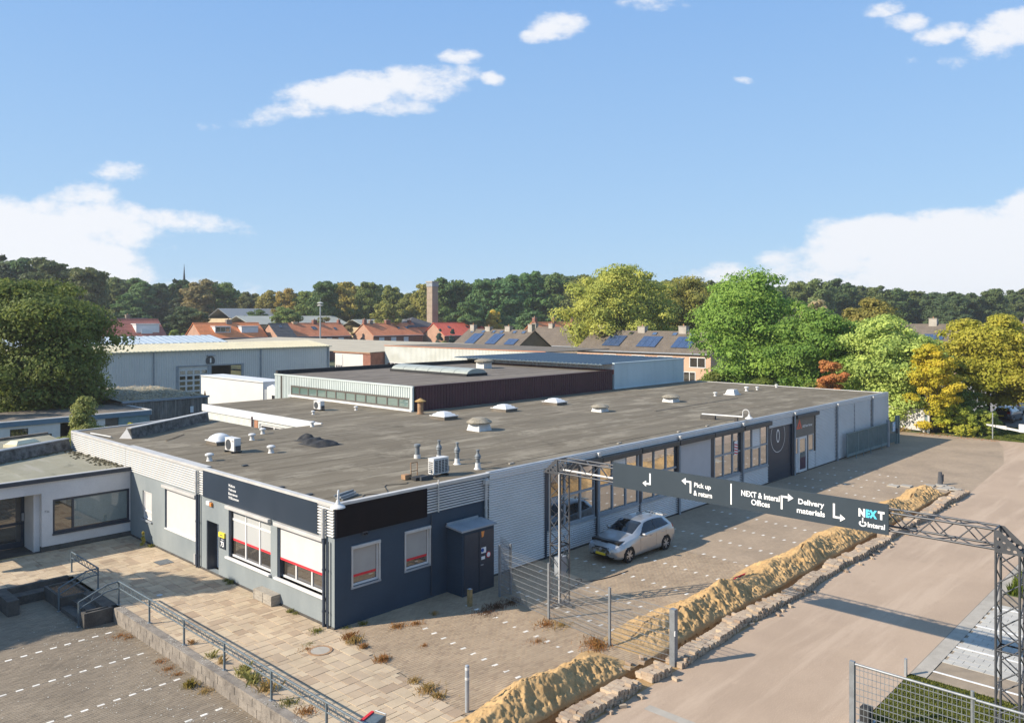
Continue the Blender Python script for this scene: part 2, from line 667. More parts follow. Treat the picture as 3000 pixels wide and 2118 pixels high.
M['brick_pave'] = face_tint_mat('clay_paver', [(0.315, 0.235, 0.155), (0.36, 0.27, 0.18), (0.285, 0.21, 0.142), (0.375, 0.285, 0.19), (0.325, 0.24, 0.16), (0.345, 0.262, 0.178)], bscale=90, bump=0.4)
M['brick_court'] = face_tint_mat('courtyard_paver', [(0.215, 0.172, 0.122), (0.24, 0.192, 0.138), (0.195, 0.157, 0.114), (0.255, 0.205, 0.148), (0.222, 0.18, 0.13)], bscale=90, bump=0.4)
M['slab'] = face_tint_mat('terrace_slab', [(0.46, 0.36, 0.24), (0.50, 0.40, 0.275), (0.41, 0.315, 0.215), (0.47, 0.37, 0.25), (0.34, 0.25, 0.17), (0.485, 0.38, 0.26), (0.44, 0.345, 0.24), (0.36, 0.27, 0.185)], bscale=45, bump=0.25, fine=0.1)
M['grey_block'] = face_tint_mat('grey_interlocking_block', [(0.42, 0.40, 0.355), (0.45, 0.43, 0.38), (0.39, 0.37, 0.33), (0.43, 0.41, 0.37)], bscale=70, bump=0.3)
M['stack_brick'] = face_tint_mat('lifted_paver', [(0.42, 0.33, 0.235), (0.36, 0.27, 0.19), (0.46, 0.365, 0.26), (0.30, 0.22, 0.16), (0.39, 0.31, 0.225)], bscale=60, bump=0.5, fine=0.2)


def paver_sheet_mat(name, base, joint, sx, sy):
    """brick paving too far away for single stones: courses with fine joints"""
    m, N, L = nmat(name)
    out = N.new('ShaderNodeOutputMaterial')
    p = N.new('ShaderNodeBsdfPrincipled')
    L.new(p.outputs[0], out.inputs[0])
    p.inputs['Roughness'].default_value = 0.9
    g = N.new('ShaderNodeNewGeometry')
    mp = N.new('ShaderNodeMapping')
    mp.inputs['Rotation'].default_value = (0, 0, R(6))
    L.new(g.outputs['Position'], mp.inputs[0])
    b = N.new('ShaderNodeTexBrick')
    b.inputs['Scale'].default_value = 1.0
    b.inputs['Brick Width'].default_value = sx
    b.inputs['Row Height'].default_value = sy
    b.inputs['Mortar Size'].default_value = 0.006
    b.inputs['Color1'].default_value = (*base, 1)
    b.inputs['Color2'].default_value = (*[c * 0.86 for c in base], 1)
    b.inputs['Mortar'].default_value = (*joint, 1)
    L.new(mp.outputs[0], b.inputs['Vector'])
    n = N.new('ShaderNodeTexNoise')
    n.inputs['Scale'].default_value = 0.35
    n.inputs['Detail'].default_value = 9
    n.inputs['Roughness'].default_value = 0.68
    L.new(g.outputs['Position'], n.inputs['Vector'])
    m1 = N.new('ShaderNodeMapRange')
    m1.inputs['From Min'].default_value, m1.inputs['From Max'].default_value = 0.32, 0.68
    m1.inputs['To Min'].default_value, m1.inputs['To Max'].default_value = 0.78, 1.15
    L.new(n.outputs['Fac'], m1.inputs['Value'])
    hv = N.new('ShaderNodeHueSaturation')
    L.new(b.outputs['Color'], hv.inputs['Color'])
    L.new(m1.outputs[0], hv.inputs['Value'])
    L.new(hv.outputs[0], p.inputs['Base Color'])
    bu = N.new('ShaderNodeBump')
    bu.inputs['Strength'].default_value = 0.4
    bu.inputs['Distance'].default_value = 0.008
    bu.invert = True
    L.new(b.outputs['Fac'], bu.inputs['Height'])
    L.new(bu.outputs[0], p.inputs['Normal'])
    return m


M['pave_far'] = paver_sheet_mat('far_paving', (0.34, 0.255, 0.172), (0.28, 0.21, 0.14), 0.21, 0.105)


def road_mat(name, a, b, c):
    """old reddish asphalt: pale stone chips, wheel-polished lanes, patches and dark drips"""
    m, N, L = nmat(name)
    out = N.new('ShaderNodeOutputMaterial')
    p = N.new('ShaderNodeBsdfPrincipled')
    L.new(p.outputs[0], out.inputs[0])
    p.inputs['Roughness'].default_value = 0.92
    p.inputs['Specular IOR Level'].default_value = 0.2
    g = N.new('ShaderNodeNewGeometry')

    def layer(last, sc, st, det, lo, hi, col, k):
        mp = N.new('ShaderNodeMapping')
        mp.inputs['Scale'].default_value = st
        L.new(g.outputs['Position'], mp.inputs[0])
        n = N.new('ShaderNodeTexNoise')
        n.inputs['Scale'].default_value = sc
        n.inputs['Detail'].default_value = det
        n.inputs['Roughness'].default_value = 0.65
        L.new(mp.outputs[0], n.inputs['Vector'])
        r = N.new('ShaderNodeMapRange')
        r.interpolation_type = 'SMOOTHSTEP'
        r.inputs['From Min'].default_value, r.inputs['From Max'].default_value = lo, hi
        r.inputs['To Max'].default_value = k
        L.new(n.outputs['Fac'], r.inputs['Value'])
        q = N.new('ShaderNodeMix')
        q.data_type = 'RGBA'
        L.new(r.outputs[0], q.inputs['Factor'])
        if isinstance(last, tuple):
            q.inputs[6].default_value = (*last, 1)
        else:
            L.new(last, q.inputs[6])
        q.inputs[7].default_value = (*col, 1)
        return q.outputs[2]
    x = layer(a, 0.22, (1, 1, 1), 6, .38, .66, b, 1)
    x = layer(x, 0.9, (.10, 1.0, 1), 5, .46, .64, c, .8)
    x = layer(x, 1.7, (1, 1, 1), 7, .60, .72, tuple(v * .72 for v in a), .5)
    x = layer(x, 0.55, (1, 1, 1), 8, .63, .72, tuple(v * 1.28 for v in a), .6)
    x = layer(x, 38, (1, 1, 1), 2, .52, .66, tuple(v * 1.4 for v in a), .8)
    x = layer(x, 55, (1, 1, 1), 2, .56, .68, tuple(v * .6 for v in a), .6)
    L.new(x, p.inputs['Base Color'])
    b_ = N.new('ShaderNodeBump')
    b_.inputs['Strength'].default_value = 0.3
    b_.inputs['Distance'].default_value = 0.01
    n3 = N.new('ShaderNodeTexNoise')
    n3.inputs['Scale'].default_value = 45
    L.new(g.outputs['Position'], n3.inputs['Vector'])
    L.new(n3.outputs['Fac'], b_.inputs['Height'])
    L.new(b_.outputs[0], p.inputs['Normal'])
    return m


M['asphalt'] = road_mat('asphalt_road', (0.385, 0.287, 0.205), (0.33, 0.245, 0.175), (0.44, 0.335, 0.245))


def sheet(name, poly, z, m, kind='structure', parent=None, **kw):
    return MB().add([(x, y, z) for x, y in poly], [tuple(range(len(poly)))]).build(name, m, parent, kind=kind, **kw)


def rect(x0, x1, y0, y1):
    return [(x0, y0), (x1, y0), (x1, y1), (x0, y1)]


def in_view(x, y, z, pad=0.02):
    d = Vector((x, y, z)) - CAMP
    Z = d.dot(FWD)
    if Z < 1:
        return None
    px = 0.5 + d.dot(RGT) / Z * 2345 / 3000
    py = (926 - d.z / Z * 2345) / 2118
    return (px, py, Z) if -pad < px < 1 + pad and -pad < py < 1 + pad else None


# ------------------------------------------------------------------ the ground itself
sheet('ground', rect(-900, 1500, -900, 1500), -0.75, M['earth'])
sheet('road', rect(-30, 62, -15.1, -9.97), 0.0, M['asphalt'])
sheet('road', [(37.75, -9.97), (62, -9.97), (62, -6.2), (58, -7.5), (50, -9.2)], 0.002, M['asphalt'])
park = sheet('parking_area', [(0.0, 0.0), (-0.9, -7.1), (-1.7, -12.0), (-1.7, -8.95), (16, -8.95), (16, 0)][0:2] + [(-1.1, -8.95), (16, -8.95), (16, 0)], -0.005, M['joint_sand'])
sheet('paved_yard', [(16, -8.95), (37.75, -8.95), (37.75, -9.965), (50, -9.2), (58, -7.5), (62, -6.2), (62, 4.5), (53.9, 4.5), (53.9, 0), (16, 0)], -0.004, M['pave_far'])
sheet('verge', [(62, -6.4), (62, 4.5), (75, 6), (75, -4.2)], 0.0, M['lawn'])
sheet('car_park', rect(62.02, 150, -60, 20), -0.03, M['lot'])
sheet('concrete_edging', rect(9.68, 62, -15.55, -15.12), 0.01, M['concrete'])
gbay = sheet('parking_bay_base', rect(9.7, 19.3, -24, -15.55), -0.012, M['joint_sand'])
road_marks = MB()
for (x0, x1, y0, y1) in ((2.55, 2.85, -14.9, -10.6),):
    road_marks.add([(x0, y0, .003), (x1, y0, .003), (x1, y1, .003), (x0, y1, .003)], [(0, 1, 2, 3)])
road_marks.build('road_band', M['concrete'], kind='structure')
sheet('drain_gutter', rect(9.6, 62, -15.12, -15.1), 0.0, M['dark_concrete'])
lawn = sheet('lawn', [(-8, -15.12), (9.68, -15.12), (9.68, -30), (-8, -30)], -0.02, M['lawn'])
sheet('lawn', [(19.3, -15.56), (62, -15.56), (62, -30), (19.3, -30)], -0.02, M['lawn'])
court = sheet('courtyard', rect(-30, -4.28, -14, 12.6), -0.505, M['court_joint'])
terr = sheet('terrace', [(-4.05, -9.5), (-1.2, -9.5), (-0.9, -7.1), (0.0, 0.0), (0.0, 16.95), (-9.5, 16.95), (-9.5, 12.45), (-4.05, 12.45)], -0.02, M['joint_sand'])
sheet('terrace', rect(-9.5, -3.85, 16.95, 18.6), 0.0, M['dark_concrete'])


# ------------------------------------------------------------------ single paving stones
def stone_mesh(name, lx, ly, h, m, gap=0.005, bev=0.004):
    x, y = lx / 2 - gap / 2, ly / 2 - gap / 2
    mb = MB().add([(-x, -y, -h), (x, -y, -h), (x, y, -h), (-x, y, -h),
                   (-x + bev, -y + bev, 0), (x - bev, -y + bev, 0), (x - bev, y - bev, 0), (-x + bev, y - bev, 0)],
                  [(4, 5, 6, 7), (0, 1, 5, 4), (1, 2, 6, 5), (2, 3, 7, 6), (3, 0, 4, 7)])
    me = mb.mesh(name)
    me.materials.append(m)
    return me


def stones_joined(name, cs, lx, ly, h, m, ang, parent, gap=0.005, bev=0.004):
    n = len(cs)
    cs = np.array(cs)
    x, y = lx / 2 - gap / 2, ly / 2 - gap / 2
    base = np.array([(-x, -y, -h), (x, -y, -h), (x, y, -h), (-x, y, -h),
                     (-x + bev, -y + bev, 0), (x - bev, -y + bev, 0), (x - bev, y - bev, 0), (-x + bev, y - bev, 0)])
    ca, sa = math.cos(ang), math.sin(ang)
    rot = base @ np.array([[ca, sa, 0], [-sa, ca, 0], [0, 0, 1]])
    V = (cs[:, None, :] + rot[None]).reshape(-1, 3)
    f = np.array([(4, 5, 6, 7), (0, 1, 5, 4), (1, 2, 6, 5), (2, 3, 7, 6), (3, 0, 4, 7)])
    F = (np.arange(n)[:, None, None] * 8 + f[None]).reshape(-1, 4)
    tint = np.repeat(RNG.random(n), 5)
    me = np_mesh(name, V, F, m, tint)
    return obj(name, me, parent, kind='stuff')


def lay(parent, inside, x0, x1, y0, y1, z, lx, ly, m, ang=0.0, piv=(0, 0), one='paving_brick', rest='paving_bricks', keep=300, skip=()):
    """running-bond paving: the stones largest in view are objects, the others one mesh"""
    ca, sa = math.cos(ang), math.sin(ang)
    cs = []
    r = 0
    v = y0
    while v < y1:
        u = x0 + (lx / 2 if r % 2 else 0)
        while u < x1:
            X = piv[0] + ca * (u - piv[0]) - sa * (v - piv[1])
            Y = piv[1] + sa * (u - piv[0]) + ca * (v - piv[1])
            if inside(X, Y) and not any(abs((X - sx) * ca + (Y - sy) * sa) < wx and abs((Y - sy) * ca - (X - sx) * sa) < wy for sx, sy, wx, wy in skip):
                cs.append((X, Y, z + random.uniform(-0.0025, 0.002)))
            u += lx
        v += ly
        r += 1
    ranked = []
    for i, c in enumerate(cs):
        q = in_view(*c, pad=-0.004)
        if q:
            ranked.append((q[2], i))
    ranked.sort()
    near = [i for _, i in ranked[:keep]]
    me = stone_mesh(one, lx, ly, 0.03, m)
    for i in near:
        o = obj(one, me, parent, loc=cs[i])
        o.rotation_euler = (random.uniform(-.006, .006), random.uniform(-.006, .006), ang)
    ns = set(near)
    others = [c for i, c in enumerate(cs) if i not in ns]
    if others:
        stones_joined(rest, others, lx, ly, 0.03, m, ang, parent)


def white_stones(parent, pts, lx, ly, z, ang, m):
    me = stone_mesh('white_brick', lx, ly, 0.03, m)
    for (x, y) in pts:
        o = obj('white_brick', me, parent, loc=(x, y, z + 0.001))
        o.rotation_euler = (0, 0, ang)


PARK_ANG = R(-6.3)
dash = []
for k in range(0, 2):
    u0 = 1.95 + 2.42 * k
    for i in range(12):
        v = -1.6 - 0.527 * i
        if v > -7.3:
            dash.append((u0 + 0.11 * (v + 4.0), v))
for k in range(2, 6):
    u0 = 1.95 + 2.37 * k
    for i in range(13):
        v = -0.95 - 0.53 * i
        if v > -7.2:
            dash.append((u0 + 0.11 * (v + 4.0), v))
pts_near = [p for p in dash if p[0] < 15.7]


def in_park(x, y):
    return -1.3 < x < 15.95 and -8.9 < y < -0.03 and x > 0.04 + y * 0.127


lay(park, in_park, -3, 20, -10, 3, 0.0, 0.205, 0.105, M['brick_pave'], PARK_ANG, (6, -4), skip=[(x, y, 0.10, 0.053) for x, y in pts_near])
white_stones(park, pts_near, 0.205, 0.105, 0.0, PARK_ANG, M['white_line'])
far_lines = MB()
for k in range(6, 17):
    u0 = 1.95 + 2.37 * k
    for i in range(13):
        v = -0.95 - 0.53 * i + RNG.uniform(-.02, .02)
        if v > -7.2 and RNG.random() < 0.9:
            x = u0 + 0.11 * (v + 4.0)
            far_lines.add([(x - .1, v - .055, 0.001), (x + .1, v - .075, 0.001), (x + .1, v + .035, 0.001), (x - .1, v + .055, 0.001)], [(0, 1, 2, 3)])
far_lines.build('bay_markings', M['white_line'], kind='structure')

cd = [(u, v) for v, uu in ((6.57, (-4.8, -14)), (3.99, (-4.75, -14)), (1.30, (-4.75, -14)), (-1.36, (-4.75, -12))) for u in np.arange(uu[0], uu[1], -0.435)]


def in_court(x, y):
    return -13 < x < -4.3 and -7 < y < 12.4


lay(court, in_court, -13.2, -4.2, -7.2, 12.5, -0.5, 0.205, 0.105, M['brick_court'], 0.0, (0, 0), skip=[(x, y, 0.15, 0.08) for x, y in cd])
white_stones(court, [c for c in cd if in_view(c[0], c[1], -.5)], 0.205, 0.105, -0.5, 0.0, M['white_line'])


# terrace: slabs of mixed sizes on a 0.3 m grid
def lay_terrace():
    g = 0.2
    ncx, ncy = int(9.6 / g) + 1, int(27 / g)
    X0, Y0 = -9.45, -9.3

    def ok(i, j):
        x, y = X0 + (i + .5) * g, Y0 + (j + .5) * g
        if x > -0.03 + min(0, y) * 0.127 or y > 16.9:
            return False
        if x < -4.0 and y < 12.5:
            return False
        return True
    used = np.zeros((ncx, ncy), bool)
    rnd = random.Random(3)
    tiles = []
    shapes = [(3, 2), (2, 2), (2, 2), (2, 1), (1, 2), (3, 2), (2, 3), (1, 1)]
    for j in range(ncy):
        for i in range(ncx):
            if used[i, j] or not ok(i, j):
                continue
            sh = rnd.sample(shapes, len(shapes)) + [(1, 1)]
            for (a, b) in sh:
                if i + a <= ncx and j + b <= ncy and all((not used[i + p, j + q]) and ok(i + p, j + q) for p in range(a) for q in range(b)):
                    used[i:i + a, j:j + b] = True
                    tiles.append((X0 + (i + a / 2) * g, Y0 + (j + b / 2) * g, a * g, b * g))
                    break
    rk = []
    for k, (x, y, a, b) in enumerate(tiles):
        q = in_view(x, y, 0)
        if q:
            rk.append((-a * b / q[2] ** 2, k))
    rk.sort()
    near = {k for _, k in rk[:300]}
    meshes = {}
    rest = MB()
    for k, (x, y, a, b) in enumerate(tiles):
        z = rnd.uniform(-0.003, 0.004)
        if k in near:
            key = (round(a, 2), round(b, 2))
            if key not in meshes:
                meshes[key] = stone_mesh('paving_slab', a, b, 0.03, M['slab'], gap=0.012, bev=0.005)
            o = obj('paving_slab', meshes[key], terr, loc=(x, y, z))
            o.rotation_euler = (rnd.uniform(-.004, .004), rnd.uniform(-.004, .004), 0)
        else:
            xx, yy = a / 2 - .006, b / 2 - .006
            rest.box(x - xx, x + xx, y - yy, y + yy, -0.03, z, rnd.random())
    rest.build('paving_slabs', M['slab'], terr, kind='stuff')


lay_terrace()

# grey interlocking blocks of the parking bay on the right with white bay lines
lay(gbay, lambda x, y: 9.85 < x < 19.2 and -22 < y < -15.6, 9.8, 19.3, -22, -15.5, 0.0, 0.42, 0.28, M['grey_block'], R(90), (14.5, -18.7), 'paving_block', 'paving_blocks')
for u in (10.33, 12.75, 15.13, 17.5):
    MB().box(u - 0.05, u + 0.05, -20.5, -15.56, 0.0, 0.007).build('bay_line', M['white_paint'], kind='structure')


# ------------------------------------------------------------------ fractal value noise for earthworks
def vnoise(x, y, seed):
    xi, yi = np.floor(x).astype(int), np.floor(y).astype(int)
    xf, yf = x - xi, y - yi
    u, v = xf * xf * (3 - 2 * xf), yf * yf * (3 - 2 * yf)

    def h(a, b):
        n = (a * 374761393 + b * 668265263 + seed * 1442695) & 0x7fffffff
        n = (n ^ (n >> 13)) * 1274126177 & 0x7fffffff
        return ((n ^ (n >> 16)) & 0xffff) / 65535.0
    return (h(xi, yi) * (1 - u) + h(xi + 1, yi) * u) * (1 - v) + (h(xi, yi + 1) * (1 - u) + h(xi + 1, yi + 1) * u) * v


def fbm(x, y, seed, octs=5, lac=2.1, gain=0.5):
    a, s, t = 1.0, 0.0, 0.0
    for o in range(octs):
        s = s + a * vnoise(x, y, seed + o * 17)
        t += a
        x, y, a = x * lac, y * lac, a * gain
    return s / t


def smooth(a, b, x):
    t = np.clip((x - a) / (b - a), 0, 1)
    return t * t * (3 - 2 * t)


def sand_heap(name, u0, u1, foot, crest, height, label, seed, end0=1.2, end1=1.2, du=0.036, dv=0.026):
    us = np.arange(u0, u1 + du, du)
    vs = np.arange(-9.05, -5.4, dv)
    U, Vv = np.meshgrid(us, vs, indexing='ij')
    ft = foot(us)[:, None]
    cr = crest(us)[:, None]
    hh = (height(us) * smooth(u0, u0 + end0, us) * smooth(u1, u1 - end1, us))[:, None]
    wob = 0.28 * (fbm(U * 1.1, Vv * 0.6, seed) - .5)
    left = np.clip((Vv - ft - wob) / (cr - ft), 0, None)          # 0 at the foot, 1 on the crest
    up = np.where(left < 1, np.clip(left, 0, 1) ** 0.9, 0)
    right = np.clip((cr - Vv) / (cr + 8.98), 0, 1)
    down = 1 - right ** 1.15 * 0.92
    prof = np.where(Vv < cr, down, up)
    Z = hh * prof
    lump = fbm(U * 2.3, Vv * 2.0, seed + 3, 5, gain=0.55) - .5
    gul = np.abs(fbm(U * 6.5 + 0.8 * fbm(U * 2, Vv * 2, seed + 9), Vv * 1.3, seed + 5, 3) - .5)
    crumb = fbm(U * 9.0, Vv * 9.0, seed + 8, 4, gain=0.6) - .5
    amp = np.clip(Z / 0.25, 0, 1)
    face = np.clip((cr - Vv) / 0.35, 0, 1)
    clod = np.maximum(0, fbm(U * 5.2 + 3, Vv * 5.2, seed + 13, 3, gain=.5) - .52)
    Z = Z + amp * (0.30 * lump * np.minimum(1, hh / .5) + crumb * (0.14 + .12 * face) + clod * .28 * face - face * gul * 0.34)
    Z = np.maximum(Z, 0.0) - 0.004
    Z = np.where((prof * hh) < 0.004, -0.02, Z)
    edge = smooth(-8.93, -9.04, Vv)
    Z = Z - edge * 0.25
    P = np.stack([U, Vv, Z], -1).reshape(-1, 3)
    nu, nv = len(us), len(vs)
    idx = np.arange(nu * nv).reshape(nu, nv)
    F = np.stack([idx[:-1, :-1], idx[1:, :-1], idx[1:, 1:], idx[:-1, 1:]], -1).reshape(-1, 4)
    keep = P[F].reshape(-1, 4, 3)[:, :, 2].max(1) > -0.015
    me = np_mesh(name, P, F[keep], M['sand'], smooth=True)
    return obj(name, me, label=label, cat='sand heap', group='sand heaps along the trench')


sand_heap('sand_heap', -7.0, 4.75, lambda u: -7.25 + 0.15 * np.sin(u * 1.7), lambda u: -8.28 + 0.12 * np.sin(u * 2.3 + 1),
          lambda u: 0.56 + 0.14 * np.sin(u * 1.1 + .4), 'sand heap in the foreground beside the striped bollard, this side of the mesh fence', 11, 1.0, 1.3)
sand_heap('sand_heap', 5.2, 37.0, lambda u: np.where(u < 10, -6.75 - 0.3 * smooth(6, 10, u), -7.05) + 0.18 * np.sin(u * .9),
          lambda u: -8.2 + 0.1 * np.sin(u * 1.3) + 0.25 * smooth(8, 6, u), lambda u: 0.54 + 0.12 * np.sin(u * .7 + 1) + 0.10 * np.sin(u * 1.73 + .5) + 0.06 * np.sin(u * 2.9),
          'long ridge of sand beyond the mesh fence running under the sign gantry', 23, 1.6, 1.6)


def trench():
    du = 0.06
    us = np.arange(-8.0, 37.5, du)
    prof = [(-8.90, -0.01), (-8.98, -0.14), (-9.0, -0.32), (-9.04, -0.52), (-9.10, -0.62), (-9.2, -0.65), (-9.31, -0.63), (-9.38, -0.5), (-9.40, -0.3), (-9.42, -0.12), (-9.46, 0.015), (-9.62, 0.03), (-9.80, 0.02), (-10.0, 0.003)]
    pv_, pz = np.array([p[0] for p in prof]), np.array([p[1] for p in prof])
    U = np.repeat(us[:, None], len(prof), 1)
    wob = 0.16 * (fbm(us * 1.6, us * 0 + 3, 41, 4) - .5)
    Vv = pv_[None] + wob[:, None] * np.array([0, .6, 1, 1, 1, 1, 1, 1, 1, 1, .9, .5, .2, 0])[None]
    Vv = Vv + 0.05 * (fbm(U * 5, Vv * 9, 52, 3) - .5)
    Z = pz[None] + 0.10 * (fbm(U * 3.2, Vv * 5 + pz[None] * 4, 44, 4) - .5) * np.array([0, 1, 1, 1, 1, 1, 1, 1, 1, .6, .5, .4, .3, 0])[None]
    n, k = U.shape
    P = np.stack([U, Vv, Z], -1).reshape(-1, 3)
    idx = np.arange(n * k).reshape(n, k)
    F = np.stack([idx[:-1, :-1], idx[1:, :-1], idx[1:, 1:], idx[:-1, 1:]], -1).reshape(-1, 4)
    obj('trench', np_mesh('trench', P, F, M['trench_sand'], smooth=True), kind='structure')
    MB().add([(37.44, -8.9, 0), (37.44, -10, 0), (37.44, -10, -.8), (37.44, -8.9, -.8)], [(0, 1, 2, 3)]).build('trench_end', M['trench_sand'], kind='structure')


trench()


# ------------------------------------------------------------------ lifted paving bricks stacked along the trench
def brick_row():
    L3 = (0.205, 0.095, 0.082)
    me = MB().box(-L3[1] / 2, L3[1] / 2, -L3[0] / 2, L3[0] / 2, 0, L3[2]).mesh('paving_brick')
    me.materials.append(M['stack_brick'])
    items = []
    rnd = random.Random(5)
    u = 0.45
    while u < 37.4:
        if 4.8 < u < 5.3 or 3.5 < u < 3.95:
            u += 0.1
            continue
        h = 1.7 + 1.7 * float(vnoise(np.array([math.floor(u * 1.3) * 1.7]), np.array([2.0]), 7)[0]) + 0.6 * float(vnoise(np.array([u * 2.5]), np.array([9.0]), 8)[0])
        off = 0.07 * math.sin(u * .8) + 0.04 * math.sin(u * 2.1)
        for c, y in enumerate((-9.90, -9.69, -9.50)):
            lv = int(round(h + rnd.uniform(-.25, .25) - .35 * c))
            for l in range(max(1, lv)):
                items.append((u + rnd.uniform(-.01, .01), y + off + rnd.uniform(-.022, .022) * (1.6 if c == 0 else 1), 0.012 + l * 0.0835, rnd.uniform(-.07, .07), rnd.uniform(-.03, .03)))
        if rnd.random() < 0.05:
            items.append((u, -10.2 + off + rnd.uniform(-.1, .1), 0.002, rnd.uniform(-1.5, 1.5), 0))
        u += 0.0985
    for (u, v) in ((4.2, -8.9), (4.5, -8.75), (4.8, -9.0), (5.1, -8.8), (3.9, -8.8)):
        items.append((u, v, 0.02, rnd.uniform(-1, 1), 0.1))
    rk = []
    for i, it in enumerate(items):
        q = in_view(*it[:3], pad=-0.005)
        if q:
            rk.append((q[2], i))
    rk.sort()
    near = {i for _, i in rk[:300]}
    rest = MB()
    for i, (x, y, z, a, t) in enumerate(items):
        if i in near:
            o = obj('paving_brick', me, loc=(x, y, z), label='lifted clay paving brick stacked in the rough row beside the open trench', cat='brick', group='paving bricks stacked along the trench')
            o.rotation_euler = (t, 0, a)
        else:
            ca, sa = math.cos(a), math.sin(a)
            b = len(rest.v)
            rest.box(-L3[1] / 2, L3[1] / 2, -L3[0] / 2, L3[0] / 2, 0, L3[2], rnd.random())
            for k in range(b, b + 8):
                X, Y, Z = rest.v[k]
                Y, Z = Y * math.cos(t) - Z * math.sin(t), Y * math.sin(t) + Z * math.cos(t)
                rest.v[k] = (x + ca * X - sa * Y, y + sa * X + ca * Y, z + Z)
    rest.build('paving_bricks', M['stack_brick'], kind='stuff', label='farther part of the row of stacked paving bricks', cat='bricks')


brick_row()
# pale paving slabs laid aside at the far end of the trench
for i, (x, y) in enumerate([(37.7, -9.6), (38.1, -9.1), (38.45, -8.6), (38.8, -8.1), (37.9, -8.5), (38.3, -7.6), (37.2, -6.6), (36.7, -6.0)]):
    MB().box(-.3, .3, -.3, .3, 0, .06).build('paving_slab', M['concrete'], label='pale concrete slab lying loose at the far end of the trench', cat='slab', group='loose slabs at the trench end').location = (x, y, 0.002)
# ------------------------------------------------------------------ building materials
M['clad'] = mat('ribbed_steel_cladding', (0.66, 0.65, 0.635), 0.5, (0.60, 0.59, 0.575), 0.7, metal=0.0, fine=0.03, spec=0.5)
M['clad_white'] = mat('white_ribbed_cladding', (0.60, 0.585, 0.56), 0.5, (0.53, 0.515, 0.49), 0.8, fine=0.03)
M['trim_light'] = mat('pale_metal_trim', (0.52, 0.50, 0.47), 0.5, (0.43, 0.415, 0.39), 1.5, fine=0.06)
M['trim_grey'] = mat('grey_metal_trim', (0.30, 0.32, 0.34), 0.5, (0.24, 0.26, 0.28), 1.5)
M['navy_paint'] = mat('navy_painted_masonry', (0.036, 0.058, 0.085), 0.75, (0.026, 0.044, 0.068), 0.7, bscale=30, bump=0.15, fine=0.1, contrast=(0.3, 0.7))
M['blue_grey_paint'] = mat('blue_grey_render', (0.25, 0.275, 0.275), 0.9, (0.17, 0.195, 0.205), 0.55, bscale=24, bump=0.12, fine=0.07, stretch=(1, 1, 0.45), contrast=(0.3, 0.72))  # front wall paint, much lighter than the navy of the side wall
M['navy_board'] = mat('navy_sign_board', (0.018, 0.029, 0.046), 0.4, (0.025, 0.037, 0.056), 0.5, fine=0.05, spec=0.5)
M['black_board'] = mat('black_gloss_board', (0.006, 0.007, 0.011), 0.35, (0.012, 0.010, 0.013), 0.6, fine=0.03, spec=0.1)
M['navy_metal'] = mat('navy_metal', (0.022, 0.032, 0.05), 0.4, (0.03, 0.042, 0.06), 2, spec=0.5)
M['graphite'] = mat('graphite_metal', (0.075, 0.078, 0.085), 0.45, (0.06, 0.062, 0.07), 2)
M['brown_box'] = mat('bronze_shutter_box', (0.085, 0.078, 0.072), 0.5, (0.065, 0.06, 0.056), 2)
M['white_frame'] = mat('white_window_frame', (0.66, 0.65, 0.63), 0.4, (0.6, 0.59, 0.57), 2, fine=0.03)
M['grey_frame'] = mat('grey_window_frame', (0.30, 0.32, 0.335), 0.45, (0.26, 0.28, 0.295), 2, fine=0.03)
M['screen_white'] = mat('white_sun_screen', (0.52, 0.51, 0.495), 0.8, (0.49, 0.48, 0.465), 1.5, fine=0.03)
M['screen_grey'] = mat('grey_roller_blind', (0.40, 0.405, 0.395), 0.8, (0.37, 0.375, 0.365), 1.5, fine=0.03)
M['screen_tan'] = mat('taupe_roller_blind', (0.36, 0.34, 0.31), 0.8, (0.33, 0.31, 0.285), 1.5, fine=0.03)
M['red_hem'] = mat('red_blind_hem', (0.62, 0.03, 0.04), 0.7, (0.55, 0.025, 0.035), 2)
M['glass'] = glass_mat('window_glass', (0.03, 0.027, 0.023), 0.18, 0.02, 0.2, 0.6)
M['glass_dim'] = glass_mat('dim_window_glass', (0.05, 0.042, 0.034), 0.16)
M['letters'] = mat('white_letters', (0.80, 0.80, 0.79), 0.5, (0.76, 0.76, 0.75), 2, fine=0.0)
M['grey_roll'] = mat('grey_roller_door', (0.43, 0.435, 0.45), 0.5, (0.40, 0.405, 0.42), 1.5, fine=0.03)
M['galv'] = mat('galvanised_steel', (0.42, 0.44, 0.45), 0.4, (0.34, 0.36, 0.37), 6, metal=0.5, fine=0.08)
M['pvc'] = mat('dark_blue_downpipe', (0.05, 0.065, 0.09), 0.4, (0.04, 0.052, 0.075), 3)
M['pipe_light'] = mat('pale_downpipe', (0.5, 0.49, 0.46), 0.5, (0.42, 0.41, 0.39), 3)


